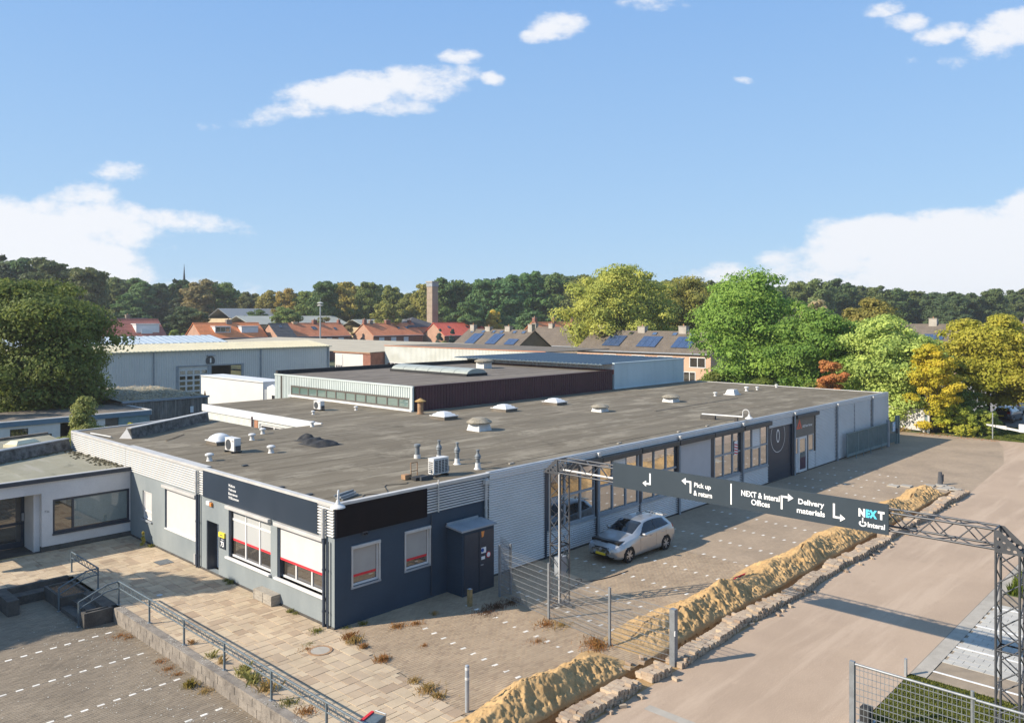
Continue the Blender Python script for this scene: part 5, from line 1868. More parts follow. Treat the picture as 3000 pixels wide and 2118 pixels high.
MB().box(-1.05, -.45, 11.2, 11.9, 0.003, .008).build('frame', M['graphite'], dg_)
for i in range(9):
    MB().box(-1.03, -.47, 11.24 + i * .07, 11.27 + i * .07, .008, .014).build('grate_bar', M['galv'], dg_)
cvp = MB().lathe([(0.11, 0.004), (0.11, .012), (.01, .013)], (-2.6, 7.6, 0), 16).build('valve_cover', mat('pale_blue_cover', (0.42, 0.47, 0.5), .6), None, label='small pale blue round cover in the terrace slabs', cat='cover')
bo = thing('bollard', 'grey steel bollard with white bands in the foreground by the sand heap', 'bollard', (-.80, -7.28, 0))
MB().lathe([(0.058, 0), (0.058, 1.22), (0.05, 1.24), (.01, 1.25)], n=14).build('pole', M['trim_grey'], bo)
for z in (.86, 1.12):
    MB().lathe([(0.0605, z), (0.0605, z + .07)], n=14).build('white_band', M['white_plastic'], bo)
wp = thing('wooden_post', 'short weathered timber post in the shade before the meter cabinet', 'post', (4.62, -1.72, 0))
MB().box(-.07, .07, -.07, .07, 0, .62).build('post', mat('mossy_timber', (0.30, 0.22, 0.10), .9, (0.18, 0.14, 0.07), 6, bscale=30), wp)
MB().add([(-.07, -.07, .62), (.07, -.07, .62), (.07, .07, .62), (-.07, .07, .62), (0, 0, .66)], [(0, 1, 4), (1, 2, 4), (2, 3, 4), (3, 0, 4)]).build('top', M['trim_grey'], wp)
cs_ = thing('equipment_case', 'grey case with a red edge and side handles at the bottom edge of the photo', 'case', (-3.35, -6.55, 0), R(20))
MB().box(-.28, .28, -.2, .2, .05, .50).build('body', M['rail'], cs_, bevel=0.02)
MB().box(-.30, .30, .14, .22, .49, .53).build('red_edge', M['red_hem'], cs_)
for x in (-.3, .3):
    MB().path([(x, -.16, .2), (x, -.2, .52), (x, .1, .55)], .018, 6).build('handle', M['galv'], cs_)
sm = thing('tree_stump', 'dark split stump at the far end of the sand ridge', 'stump', (39.1, -8.0, 0))
MB().tube((0, 0, 0), (.05, .02, .8), .17, 8, .11).build('trunk', M['graphite'], sm)
MB().tube((.1, -.1, .2), (.2, -.12, .66), .07, 6, .03).build('split', M['graphite'], sm)
hose = MB().path([(13.2 + i * .5, -7.5 + .05 * math.sin(i * 2), .06 + .12 * abs(math.sin(i * .8))) for i in range(9)], .035, 6)
hose.build('red_hose', M['red_hem'], None, label='red ribbon hose lying along the left foot of the long sand ridge', cat='hose')
cab2 = MB().path([(8.6 + .9 * math.cos(a) + .6 * a, -3.0 + .35 * math.sin(a) - .05 * a, .015) for a in np.linspace(-1.5, 5.0, 26)], .018, 5)
cab2.build('charging_cable', M['rubber'], None, label='black cable looping on the paving in front of the silver car', cat='cable')

# ------------------------------------------------------------------ wire mesh fence across the parking strip
M['fence'] = mat('grey_fence_steel', (0.25, 0.265, 0.275), 0.45, (0.2, 0.21, 0.22), 5, metal=0.3)
M['fence_lit'] = mat('sunlit_fence_wire', (0.31, 0.32, 0.325), 0.4, (0.26, 0.27, 0.275), 5, metal=0.4)  # lighter copy of the fence steel, sunlight put into the wire colour


def mesh_panel(parent, p0, p1, z0, z1, name='wire_panel', hs=0.20, vs=0.05, r=0.003, rh=0.0042, m=None, pair=0.012, tall=0.03):
    m = m or M['fence_lit']
    p0, p1 = Vector((*p0, 0)), Vector((*p1, 0))
    d = p1 - p0
    L_ = d.length
    t = d.normalized()
    n = Vector((-t.y, t.x, 0))
    mb = MB()
    for i in range(int(L_ / vs) + 1):
        p = p0 + t * (i * vs)
        mb.tube(p + Vector((0, 0, z0)), p + Vector((0, 0, z1 + tall)), r, 4, caps=False)
    hz = MB()
    for z in np.arange(z0 + .03, z1 + .001, hs):
        for s in (-pair, pair):
            hz.tube(p0 + n * s + Vector((0, 0, z)), p1 + n * s + Vector((0, 0, z)), rh, 4, caps=False)
    o = mb.build(name, m, parent)
    hz.build('cross_wires', m, o)
    return o


fe = wthing('mesh_fence', 'grey double-wire mesh fence from the meter cabinet to the trench', 'fence', (5.5, -5, 0))
FP = [(6.52, -0.72), (6.04, -1.85), (5.63, -4.62), (5.25, -7.5), (5.36, -9.78)]
for i, (x, y) in enumerate(FP):
    if i == 0:
        continue
    h = (1.95, 1.95, 1.95, 1.86, 1.72)[i]
    w = .09 if i == 4 else .035
    MB().box(x - w, x + w, y - w, y + w, 0, h).build('gate_post' if i == 4 else 'post', M['fence'], fe)
MB().box(6.50, 6.57, -1.98, -1.91, 0, 1.9).build('post', M['fence'], fe)
mesh_panel(fe, (6.04, -1.85), (5.63, -4.62), .06, 1.88)
mesh_panel(fe, (5.63, -4.62), (5.25, -7.5), .06, 1.80)
mesh_panel(fe, (5.25, -7.5), (5.36, -9.75), .06, 1.70, hs=.2)
mesh_panel(fe, (6.53, -1.95), (7.05, -0.9), .06, 1.88, m=M['fence'])
mesh_panel(fe, (6.04, -1.85), (6.53, -1.95), .06, 1.88, m=M['fence'])
MB().box(5.25, 5.29, -9.9, -9.87, .95, 1.1).build('latch', M['white_plastic'], fe)

# ------------------------------------------------------------------ sign gantry: two lattice towers, a lattice beam, a long board
M['truss'] = mat('black_truss_tube', (0.05, 0.052, 0.058), 0.4, (0.065, 0.067, 0.072), 5, spec=0.6)
ga = wthing('sign_gantry', 'dark lattice truss gantry spanning the road with a long navy direction board', 'gantry', (7, -11, 0))
GX0, GX1 = 6.74, 7.24


def truss(pa, pb, ua, ub, n, r=0.030, rl=0.017, zig=True):
    """box truss from pa to pb; ua, ub = the two cross-section half axes"""
    pa, pb, ua, ub = Vector(pa), Vector(pb), Vector(ua), Vector(ub)
    cs = [(-1, -1), (1, -1), (1, 1), (-1, 1)]
    cor = lambda p, c: p + ua * c[0] + ub * c[1]
    for c in cs:
        rod('chord', cor(pa, c), cor(pb, c), r, M['truss'], ga)
    for k in range(4):
        c0, c1 = cs[k], cs[(k + 1) % 4]
        for i in range(n):
            f0, f1 = i / n, (i + 1) / n
            a, b = pa.lerp(pb, f0), pa.lerp(pb, f1)
            if i % 2 == 0:
                rod('lacing_bar', cor(a, c0), cor(b, c1), rl, M['truss'], ga)
            else:
                rod('lacing_bar', cor(a, c1), cor(b, c0), rl, M['truss'], ga)
    for p in (pa, pb):
        for k in range(4):
            rod('end_bar', cor(p, cs[k]), cor(p, cs[(k + 1) % 4]), rl * 1.3, M['truss'], ga)


XM = (GX0 + GX1) / 2
hx = (GX1 - GX0) / 2
truss((XM, -3.98, 0.05), (XM, -3.98, 2.2), (hx, 0, 0), (0, .24, 0), 5)
truss((XM, -3.98, 2.2), (XM, -3.98, 4.80), (hx, 0, 0), (0, .24, 0), 6)
truss((XM, -4.10, 5.08), (XM, -10.2, 5.08), (hx, 0, 0), (0, 0, .235), 13)
truss((XM, -10.2, 5.08), (XM, -17.93, 5.08), (hx, 0, 0), (0, 0, .235), 17)
truss((XM, -18.20, 0.02), (XM, -18.20, 2.4), (hx, 0, 0), (0, .25, 0), 6)
truss((XM, -18.20, 2.4), (XM, -18.20, 4.80), (hx, 0, 0), (0, .25, 0), 6)
for (y0, s) in ((-4.10, 1), (-17.93, -1)):
    for x in (GX0 - .03, GX1 + .03):
        cu = bpy.data.curves.new('gusset_plate', 'CURVE')
        cu.dimensions = '2D'
        cu.fill_mode = 'BOTH'
        cu.extrude = 0.006
        tri_ = [(0, -.26), (0, .26), (.10, .26), (.62, -.22), (.62, -.28), (0, -.28)]
        spn = cu.splines.new('POLY')
        spn.points.add(len(tri_) - 1)
        for i, p in enumerate(tri_):
            spn.points[i].co = (*p, 0, 1)
        spn.use_cyclic_u = True
        for (hx_, hz_) in ((.09, .05), (.09, -.14), (.2, -.04), (.3, -.15), (.43, -.2)):
            sp_ = cu.splines.new('POLY')
            sp_.points.add(11)
            for i in range(12):
                sp_.points[i].co = (hx_ + .042 * math.cos(i * math.pi / 6), hz_ + .042 * math.sin(i * math.pi / 6), 0, 1)
            sp_.use_cyclic_u = True
        to = bpy.data.objects.new('gusset_plate', cu)
        COL.objects.link(to)
        me = bpy.data.meshes.new_from_object(to.evaluated_get(bpy.context.evaluated_depsgraph_get()))
        bpy.data.objects.remove(to)
        me.transform(Matrix(((0, 0, 1, x), (s, 0, 0, y0), (0, 1, 0, 5.06), (0, 0, 0, 1))))
        me.materials.clear()
        me.materials.append(M['truss'])
        obj('gusset_plate', me, ga)
for y in (-3.98, -18.2):
    MB().box(GX0 - .3, GX1 + .3, y - .05, y + .05, 0.0, .05).build('base_beam', M['truss'], ga)
    MB().box(XM - .05, XM + .05, y - .6, y + .6, 0.05, .10).build('base_beam', M['truss'], ga)
FG = FU(6.66)
board = MB().fbox(FG, -15.50, -6.60, -.03, 0.0, 4.735, 5.545).build('sign_board', mat('dark_petrol_board', (0.022, 0.035, 0.047), 0.6, (0.027, 0.041, 0.054), 0.8, fine=0.03), ga)
M['cyan'] = mat('cyan_print', (0.10, 0.55, 0.80), 0.5, (0.09, 0.52, 0.77), 3)


def arrow(pts, head, w=0.055):
    mb = MB()
    for i in range(len(pts) - 1):
        (a0, z0), (a1, z1) = pts[i], pts[i + 1]
        mb.fbox(FG, min(a0, a1) - w / 2, max(a0, a1) + w / 2, 0.002, 0.006 + .001 * i, min(z0, z1) - w / 2, max(z0, z1) + w / 2)
    mb.extrude([FG(a, 0.009, z) for a, z in head], (0.005, 0, 0))
    mb.build('arrow', M['letters'], board)


arrow([(-8.09, 5.34), (-8.09, 5.02), (-7.96, 5.02)], [(-7.94, 5.12), (-7.80, 5.02), (-7.94, 4.92)])
arrow([(-9.59, 4.98), (-9.59, 5.30), (-9.44, 5.30)], [(-9.42, 5.41), (-9.27, 5.30), (-9.42, 5.19)])
arrow([(-12.57, 4.97), (-12.57, 5.31), (-12.74, 5.31)], [(-12.76, 5.42), (-12.92, 5.31), (-12.76, 5.20)])
arrow([(-14.07, 5.32), (-14.07, 4.98), (-14.22, 4.98)], [(-14.24, 5.08), (-14.38, 4.98), (-14.24, 4.88)])
MB().fbox(FG, -11.0, -10.96, 0.002, .006, 4.82, 5.45).build('divider', M['letters'], board)
for txt, a, z, w, h in (('Pick up', -9.72, 5.12, .58, .19), ('& return', -9.70, 4.90, .64, .16), ('NEXT & Interal', -11.31, 5.14, 1.20, .17), ('Offices', -11.63, 4.92, .58, .17),
                        ('Delivery', -13.06, 5.13, .74, .20), ('materials', -13.02, 4.92, .80, .16), ('Interal', -14.97, 4.86, .44, .14)):
    lettering('sign_lettering', txt, FG, a, .005, z, w, h, M['letters'], board, sgn=-1, bold=0.022)
lettering('sign_lettering', 'N', FG, -14.73, .005, 5.11, .17, .22, M['letters'], board, sgn=-1, bold=0.06)
lettering('sign_lettering', 'EX', FG, -14.92, .005, 5.11, .29, .22, M['cyan'], board, sgn=-1, bold=0.06)
lettering('sign_lettering', 'T', FG, -15.23, .005, 5.11, .17, .22, M['letters'], board, sgn=-1, bold=0.06)
em = MB()
for i in range(20):
    t0, t1 = R(125 + 290 * i / 20), R(125 + 290 * (i + 1) / 20)
    em.add([FG(-14.84 - rr * math.cos(t), .006, 4.93 + rr * math.sin(t) * .8) for rr, t in ((.10, t0), (.10, t1), (.058, t1), (.058, t0))], [(0, 1, 2, 3)])
em.fbox(FG, -14.855, -14.825, .002, .007, 4.95, 5.09)
em.build('round_emblem', M['letters'], board)
wc = MB().path([(GX0 - .05, -4.2, 0.2), (GX0 - .04, -4.2, 2.5), (GX0 - .05, -4.2, 4.8)], .03, 6).path([(GX0 + .02, -4.35, 4.98), (GX0 + .02, -6.6, 4.98)], .035, 6)
wc.build('white_conduit', M['white_plastic'], ga)
MB().box(GX0 + .1, GX0 + .5, -4.1, -3.85, 1.05, 1.75).build('control_box', M['trim_grey'], ga)

# ------------------------------------------------------------------ gate in the right foreground
gt = wthing('sliding_gate', 'grey wire sliding gate with a round top rail in the right foreground', 'gate', (5.2, -18, 0))
gx = 5.15
MB().box(gx - .05, gx + .05, -15.18, -15.06, 0.0, 1.80).build('end_post', M['fence'], gt)
rod('top_rail', (gx, -15.1, 1.74), (gx, -17.9, 1.74), .035, M['fence'], gt)
rod('top_rail', (gx, -17.9, 1.72), (gx, -21.5, 1.72), .035, M['fence'], gt)
MB().tube((gx + .02, -17.82, 0), (gx + .02, -17.82, 1.9), .04, 10).build('post', M['fence'], gt)
mesh_panel(gt, (gx, -15.2), (gx, -17.8), .15, 1.72, vs=.1, r=.007, hs=.16, rh=.005, m=M['fence'], tall=0)
mesh_panel(gt, (gx, -17.86), (gx, -21.0), .15, 1.70, vs=.1, r=.007, hs=.16, rh=.005, m=M['fence'], tall=0)
mo = thing('gate_motor', 'black rounded gate motor behind the sliding gate', 'motor', (5.9, -15.2, 0))
MB().box(-.16, .16, -.14, .14, 0.0, .42).build('housing', M['rubber'], mo, bevel=0.05)
MB().box(-.2, .2, -.18, .18, 0, .04).build('base_plate', M['galv'], mo)
gp = thing('guide_post', 'short grey steel guide post at the corner of the lawn', 'post', (9.45, -15.07, 0))
MB().box(-.05, .05, -.03, .03, 0, .5).build('post', M['galv'], gp)
# ------------------------------------------------------------------ hall with the red side wall
M['burgundy'] = mat('burgundy_cladding', (0.085, 0.028, 0.035), 0.5, (0.065, 0.022, 0.028), 1.0, fine=0.05)
M['mint'] = mat('pale_mint_cladding', (0.50, 0.545, 0.52), 0.5, (0.44, 0.485, 0.46), 0.8, fine=0.03)
M['sky_blue'] = mat('pale_blue_panels', (0.50, 0.585, 0.60), 0.55, (0.42, 0.50, 0.515), 0.5, stretch=(1, 1, .2), fine=0.05)
M['slate_blue'] = mat('slate_blue_steel_roof', (0.11, 0.15, 0.18), 0.4, (0.09, 0.125, 0.15), 0.6, fine=0.03, spec=0.5)
M['mint_glass'] = glass_mat('greenish_glass', (0.16, 0.23, 0.20), 0.35)
M['brown_frame'] = mat('brown_window_frame', (0.12, 0.105, 0.09), 0.5, (0.10, 0.088, 0.075), 3)
hall = wthing('red_hall', 'low hall with dark red ribbed side wall and a ribbon window in its pale front', 'building', (30, 27, 4.1))
FH, VH = FU(18.72), FV(18.5)
HZ = 5.75
MB().wall(FH, 18.5, 35.9, 3.0, HZ, [(18.86, 33.55, 4.28, 5.02)], d0=-.25, d1=-.04).build('front_wall', M['mint'], hall)
MB().corr_v(FH, 18.52, 33.6, 5.04, HZ, d=0.0, pitch=.24, depth=.05).build('ribbed_sheet', M['mint'], hall)
MB().corr_v(FH, 33.6, 35.9, 3.6, HZ, d=0.0, pitch=.24, depth=.05).build('ribbed_sheet', M['mint'], hall)
MB().fbox(FH, 18.45, 35.95, -.1, 0.03, HZ - .02, HZ + .09).build('roof_edge_trim', M['mint'], hall)
MB().fbox(FH, 18.5, 33.7, -.02, 0.10, 4.12, 4.27).build('window_sill', M['white_frame'], hall)
MB().fbox(FH, 18.48, 18.68, -.02, 0.04, 4.1, HZ).build('corner_trim', M['mint'], hall)
MB().fbox(FH, 34.75, 34.9, 0.0, 0.06, 3.8, HZ - .05).build('downpipe', M['brown_frame'], hall)
window(hall, FH, 18.86, 33.55, 4.28, 5.02, cols=12, fm=M['brown_frame'], gm=M['mint_glass'], d=-.10, fw=0.12)
MB().fbox(VH, 18.76, 41.15, -.25, -.05, 3.0, HZ).build('side_wall', M['burgundy'], hall)
MB().corr_v(VH, 18.76, 41.1, 4.12, HZ, d=0.0, pitch=.27, depth=.045).build('ribbed_sheet', M['burgundy'], hall)
MB().fbox(VH, 18.70, 41.2, -.12, 0.04, HZ, HZ + .08).build('roof_edge_trim', M['burgundy'], hall)
MB().box(41.1, 41.24, 18.46, 35.9, HZ - .3, HZ + .10).build('end_trim', mat('oxide_red_trim', (0.26, 0.09, 0.07), .6), hall)
roof_strips(hall, [(18.8, 41.1, 18.6, 35.6)], HZ + .01, M['roof_dark'], 'x', 1.05)
MB().box(18.8, 41.1, 35.6, 35.9, HZ - .2, HZ + .34).build('rear_parapet', M['rubber'], hall)
br = thing('barrel_rooflight', 'long barrel-vaulted pale rooflight on the roof of the red hall', 'rooflight', (28.8, 27.5, HZ))
MB().box(-1.15, 1.15, -4.8, 4.8, 0, .22).build('curb', M['rubber'], br)
M['barrel'] = mat('frosted_polycarbonate', (0.34, 0.36, 0.32), 0.4, (0.29, 0.31, 0.275), 2, fine=0.03)
for k in range(6):
    y0, y1 = -4.75 + k * 1.583, -4.75 + (k + 1) * 1.583 - .05
    n = 12
    vs = [(1.05 * math.cos(math.pi * i / n), y, .18 + .42 * math.sin(math.pi * i / n)) for y in (y0, y1) for i in range(n + 1)]
    fs = [(i, i + 1, n + 2 + i, n + 1 + i) for i in range(n)] + [tuple(range(n, -1, -1)), tuple(range(n + 1, 2 * n + 2))]
    MB().add(vs, fs).build('glazing_panel', M['barrel'], br)
hv_ = thing('roof_ventilator', 'white square ventilator with round cap on the hall roof behind the barrel rooflight', 'ventilator', (35.7, 28.9, HZ), 0, 'mushroom ventilators on the roof')
MB().box(-.5, .5, -.5, .5, 0, .55).build('curb', M['white_plastic'], hv_)
MB().lathe([(0.55, .55), (0.85, .62), (0.85, .72), (.5, .85), (.02, .9)], n=18).build('cap', M['cast'], hv_)

blue = wthing('pale_blue_block', 'pale blue panelled block with a slate-blue steel roof behind the red wall', 'building', (47, 28, 4))
VB_ = FV(18.42)
for i in range(6):
    a = 41.26 + i * 1.9
    MB().fbox(VB_, a, a + 1.888, -.2, 0.0 + .004 * (i % 2), 4.0, 6.28 + .05).build('wall_panel', M['sky_blue'], blue)
MB().fbox(VB_, 41.2, 52.7, -.2, 0.05, 6.33, 6.43).build('roof_edge_trim', M['sky_blue'], blue)
MB().fbox(VB_, 41.26, 52.6, 0.0, 0.08, 4.0, 4.2).build('base_trim', M['sky_blue'], blue)
MB().box(41.3, 52.55, 18.7, 37, 0, 6.2).build('core', M['sky_blue'], blue)
FB_ = FU(41.2)
MB().corr_v(FB_, 18.45, 37, 5.7, 6.3, d=0.0, pitch=.5, depth=.05).build('ribbed_sheet', M['white_frame'], blue)
MB().fbox(FB_, 18.45, 37, -.02, 0.08, 5.74, 5.86).build('red_base_trim', M['terracotta'], blue)
rs = MB()
n = 40
for i in range(n):
    y0 = 18.5 + i * 18.6 / n
    h = 18.6 / n
    rs.add([(x, y0 + f * h, 6.36 + dz) for x in (39.6, 53.2) for f, dz in ((0, 0), (.25, 0), (.35, .06), (.6, .06), (.7, 0), (1, 0))],
           [(k, k + 1, k + 7, k + 6) for k in range(5)])
    rs.add([(39.6, y0 + f * h, 6.36 + dz) for f, dz in ((0, -.06), (1, -.06), (1, 0), (.7, 0), (.6, .06), (.35, .06), (.25, 0), (0, 0))], [tuple(range(8))])
rs.build('steel_roof', M['slate_blue'], blue)

# ------------------------------------------------------------------ buildings beyond the yard
M['grey_steel'] = mat('grey_box_profile_steel', (0.60, 0.58, 0.545), 0.5, (0.55, 0.53, 0.50), 0.5, fine=0.03)
M['cream_roof'] = mat('cream_steel_roof', (0.60, 0.54, 0.37), 0.5, (0.54, 0.48, 0.32), 0.7, fine=0.03)
M['tan_roof'] = mat('tan_felt_roof', (0.42, 0.37, 0.275), 0.85, (0.36, 0.315, 0.235), 0.4, fine=0.06)
M['bluegrey_roof'] = mat('blue_grey_fibre_roof', (0.44, 0.50, 0.54), 0.6, (0.38, 0.44, 0.48), 0.6)
wa = wthing('warehouse', 'grey steel warehouse with cream roof edge and a sectional door marked 1', 'building', (35, 85, 0))
VW = FV(77.4)
MB().wall(VW, 12, 51.9, 0, 6.0, [(29.3, 38.2, 0, 4.02)], d0=-.2, d1=-.04).build('front_wall', M['grey_steel'], wa)
for (a0, a1, z0) in ((12, 29.3, .05), (29.3, 38.2, 4.1), (38.2, 51.9, .05)):
    MB().corr_v(VW, a0, a1, z0, 5.98, d=0.0, pitch=.3, depth=.035).build('ribbed_sheet', M['grey_steel'], wa)
MB().box(51.7, 51.9, 77.45, 97, 0, 6.2).build('end_wall', M['grey_steel'], wa)
MB().extrude([(11.5, 77.1, 6.02), (11.5, 83.0, 6.75), (11.5, 83.0, 6.87), (11.5, 77.1, 6.14)], (40.6, 0, 0)).build('roof_slope', M['cream_roof'], wa)
MB().extrude([(11.5, 83.0, 6.74), (11.5, 97, 6.0), (11.5, 97, 6.1), (11.5, 83.0, 6.86)], (40.6, 0, 0)).build('roof_slope', M['cream_roof'], wa)
for i in range(80):
    x = 11.6 + i * .506
    MB().extrude([(x, 77.08, 6.14), (x, 83.0, 6.87), (x, 83, 6.90), (x, 77.08, 6.18)], (.16, 0, 0)).build('roof_rib', M['cream_roof'], wa)
for a in (26.3, 40.8, 51.6):
    downpipe(VW, a, 0, 5.95, .09, .1, M['trim_grey'], None, wa)
for (a0, a1, z0, z1) in ((29.1, 29.45, 0, 4.05), (33.3, 33.75, 0, 4.05), (37.95, 38.3, 0, 4.05), (29.1, 38.3, 4.02, 4.18)):
    MB().fbox(VW, a0, a1, -.1, 0.05, z0, z1).build('door_frame', M['trim_grey'], wa)
sdr = MB().fbox(VW, 29.45, 33.3, -.12, -.07, 0, 4.02).build('sectional_door', M['white_plastic'], wa)
for i in range(4):
    for j in range(5):
        MB().fbox(VW, 29.62 + i * .95, 30.32 + i * .95, -.07, -.055, .35 + j * .68, .80 + j * .68).build('door_window', M['glass_dim'], sdr)
MB().fbox(VW, 33.75, 37.95, -3.0, -2.9, 0, 4.02).build('dark_interior', M['rubber'], wa)
MB().fbox(VW, 33.75, 37.95, -2.9, -.2, 3.95, 4.02).build('interior_lintel', M['rubber'], wa)
nd = MB()
dpts = [(33.6 + .62 * math.cos(t), 4.68 + .62 * math.sin(t)) for t in np.linspace(-.72, math.pi + .72, 26)]
nd.extrude([VW(a, .03, z) for a, z in dpts], (0, -.04, 0))
ndo = nd.build('number_disc', M['graphite'], wa)
lettering('door_number', '1', VW, 33.52, .075, 4.42, .2, .62, M['letters'], ndo, bold=.03)
wl_ = MB().fbox(VW, 33.1, 34.1, .05, .5, 5.32, 5.42).build('wall_lamp', M['trim_grey'], wa)
MB().tube(VW(33.6, 0, 5.2), VW(33.6, .4, 5.35), .05, 6).build('lamp_arm', M['trim_grey'], wl_)

rh = wthing('rear_hall', 'hall with a blue-grey corrugated roof behind the cream-edged warehouse', 'building', (36, 106, 0))
MB().box(16, 47.2, 100, 112, 0, 6.2).build('wall', M['grey_steel'], rh)
for i in range(60):
    x = 15.8 + i * .53
    MB().extrude([(x, 99.8, 6.25), (x, 106, 7.25), (x, 106, 7.32 + .05 * (i % 2)), (x, 99.8, 6.32 + .05 * (i % 2))], (.52, 0, 0)).build('roof_sheet', M['bluegrey_roof'], rh)
MB().extrude([(15.8, 106, 7.2), (15.8, 112, 6.2), (15.8, 112, 6.3), (15.8, 106, 7.3)], (31.6, 0, 0)).build('roof_slope', M['bluegrey_roof'], rh)

bs = wthing('brick_shed', 'flat tan-roofed shed with a white door, grey wall and red brick corner', 'building', (64, 85, 0))
FS = FU(58.0)
M['red_brick'] = mat('red_brick', (0.30, 0.135, 0.09), 0.9, (0.22, 0.095, 0.065), 2.2, bscale=25, fine=0.2)
MB().fbox(FS, 76.0, 77.6, -.3, 0, 0, 4.9).build('brick_corner', M['red_brick'], bs)
MB().box(58.0, 66, 75.7, 76.0, 0, 4.9).build('brick_side', M['red_brick'], bs)
MB().fbox(FS, 77.6, 85, -.3, -.02, 0, 4.9).build('grey_wall', M['grey_steel'], bs)
wd_ = MB().fbox(FS, 82.9, 84.8, -.02, .03, 0, 4.5).build('white_door', M['white_plastic'], bs)
for i in range(3):
    MB().fbox(FS, 83.05 + i * .6, 83.45 + i * .6, .03, .04, 2.4, 2.75).build('door_window', M['graphite'], wd_)
MB().fbox(FS, 75.6, 85.2, -.1, .15, 4.75, 4.95).build('roof_edge_trim', M['terracotta'], bs)
MB().extrude([(57.8, 75.6, 4.95), (57.8, 140, 4.95), (80, 140, 5.7), (80, 75.6, 5.7)], (0, 0, .08)).build('roof', M['tan_roof'], bs)

lw_ = wthing('long_white_shed', 'long shed with dirty white ribbed wall and a thin orange top edge', 'building', (66, 58, 0))
FW_ = FU(60.6)
M['dirty_white'] = mat('dirty_white_sheet', (0.52, 0.515, 0.45), 0.7, (0.60, 0.60, 0.55), 0.35, stretch=(1, 1, 2.0), fine=0.05)
MB().fbox(FW_, 43, 75.6, -.3, -.06, 0, 5.95).build('front_wall', M['dirty_white'], lw_)
MB().corr_v(FW_, 43, 75.6, 3.4, 5.95, d=0, pitch=.28, depth=.05).build('ribbed_sheet', M['dirty_white'], lw_)
MB().corr_v(FW_, 43, 70, 0, 3.38, d=0, pitch=.28, depth=.05).build('ribbed_sheet', M['dirty_white'], lw_)
window(lw_, FW_, 70.4, 75.0, 2.2, 3.5, cols=5, fm=M['white_frame'], gm=M['glass_dim'], d=-.04, fw=.1)
MB().fbox(FW_, 43, 75.7, -.1, .06, 5.95, 6.05).build('orange_edge', mat('faded_orange_edge', (0.50, 0.20, 0.10), .7), lw_)
MB().box(60.7, 74, 43, 75.6, 5.9, 6.0).build('roof', M['roof_dark'], lw_)

# white lorry parked in the yard
lo = wthing('lorry', 'white articulated lorry parked in the yard in front of the warehouse', 'lorry', (26.5, 54, 0))
M['lorry_white'] = mat('white_lorry_panel', (0.60, 0.59, 0.57), 0.45, (0.57, 0.56, 0.54), 0.6, fine=0.02)
tb = MB().box(25.2, 27.75, 49.2, 62.4, 1.0, 3.93).build('trailer_box', M['lorry_white'], lo)
MB().box(25.17, 27.78, 49.15, 62.45, 3.93, 4.03).build('roof_rail', M['white_frame'], tb)
MB().box(25.18, 25.2, 49.2, 62.4, 3.86, 3.90).build('shadow_gap', M['graphite'], tb)
MB().box(25.3, 27.65, 49.5, 62, .75, 1.0).build('chassis', M['graphite'], lo)
for y in (57.2, 58.5, 59.8, 46.9, 49.9):
    for x in (25.25, 27.4):
        MB().tube((x, y, .5), (x + .3, y, .5), .5, 18).build('wheel', M['rubber'], lo)
cabm = MB().extrude([(25.25, 48.6, .6), (25.25, 48.6, 3.55), (25.25, 47.6, 3.85), (25.25, 46.9, 3.5), (25.25, 46.2, 2.2), (25.25, 46.1, .5)], (2.45, 0, 0)).build('cab', M['lorry_white'], lo, bevel=.08)
MB().box(25.235, 25.25, 46.75, 47.6, 2.05, 2.8).build('side_window', M['black_board'], cabm)
MB().box(24.95, 25.2, 46.5, 46.75, 1.95, 2.75).build('mirror', M['graphite'], cabm)
MB().box(25.3, 27.6, 48.6, 49.2, .9, 3.3).build('gap_fairing', M['trim_grey'], lo)

# timber-clad shed with leaf litter on its roof
ts = wthing('timber_shed', 'grey weathered timber-clad shed with leaf-covered flat roof at the left', 'shed', (14, 50, 0))
M['old_timber'] = mat('weathered_cladding_boards', (0.26, 0.235, 0.205), 0.9, (0.14, 0.125, 0.11), 2.0, stretch=(3, 3, .35), bscale=20, fine=0.15, rnd=.22)
for i in range(46):
    x = 11.0 + i * .16
    MB().box(x, x + .15, 46.72 + random.uniform(-.012, .012), 46.78, 0, 3.2).build('board', M['old_timber'], ts)
MB().box(11.02, 18.3, 46.8, 58, 0, 3.15).build('core', M['old_timber'], ts)
MB().box(10.9, 18.45, 46.6, 46.8, 3.2, 3.36).build('roof_edge_trim', M['trim_grey'], ts)
MB().add([(10.9, 46.8, 3.34), (18.4, 46.8, 3.34), (18.4, 58, 3.55), (10.9, 58, 3.75)], [(0, 1, 2, 3)]).build('roof', M['roof_green'], ts)
MB().box(16.7, 17.0, 46.68, 46.7, 1.95, 2.5).build('notice', M['letters'], ts)
lf = MB()
for i in range(1500):
    x, y = random.uniform(11.2, 18.2), 46.9 + abs(random.gauss(3, 4.5)) % 11
    s_ = random.uniform(.05, .13)
    a = random.random() * 3
    z = 3.36 + (y - 46.8) * .03
    lf.add([(x + s_ * math.cos(a + k * 1.57), y + s_ * math.sin(a + k * 1.57), z + random.random() * .07) for k in range(4)], [(0, 1, 2, 3)])
M['straw_leaf'] = mat('bleached_leaves', (0.52, 0.40, 0.25), 0.95, (0.38, 0.28, 0.16), 6)
lf.build('leaf_litter', M['straw_leaf'], None, kind='stuff', label='bleached leaf litter on the timber shed roof', cat='leaves')
cn = thing('traffic_cone', 'small orange cone on the roof corner of the timber shed', 'cone', (18.2, 47.0, 3.36))
MB().lathe([(.1, 0), (.02, .42)], n=10).build('cone', M['orange'], cn)

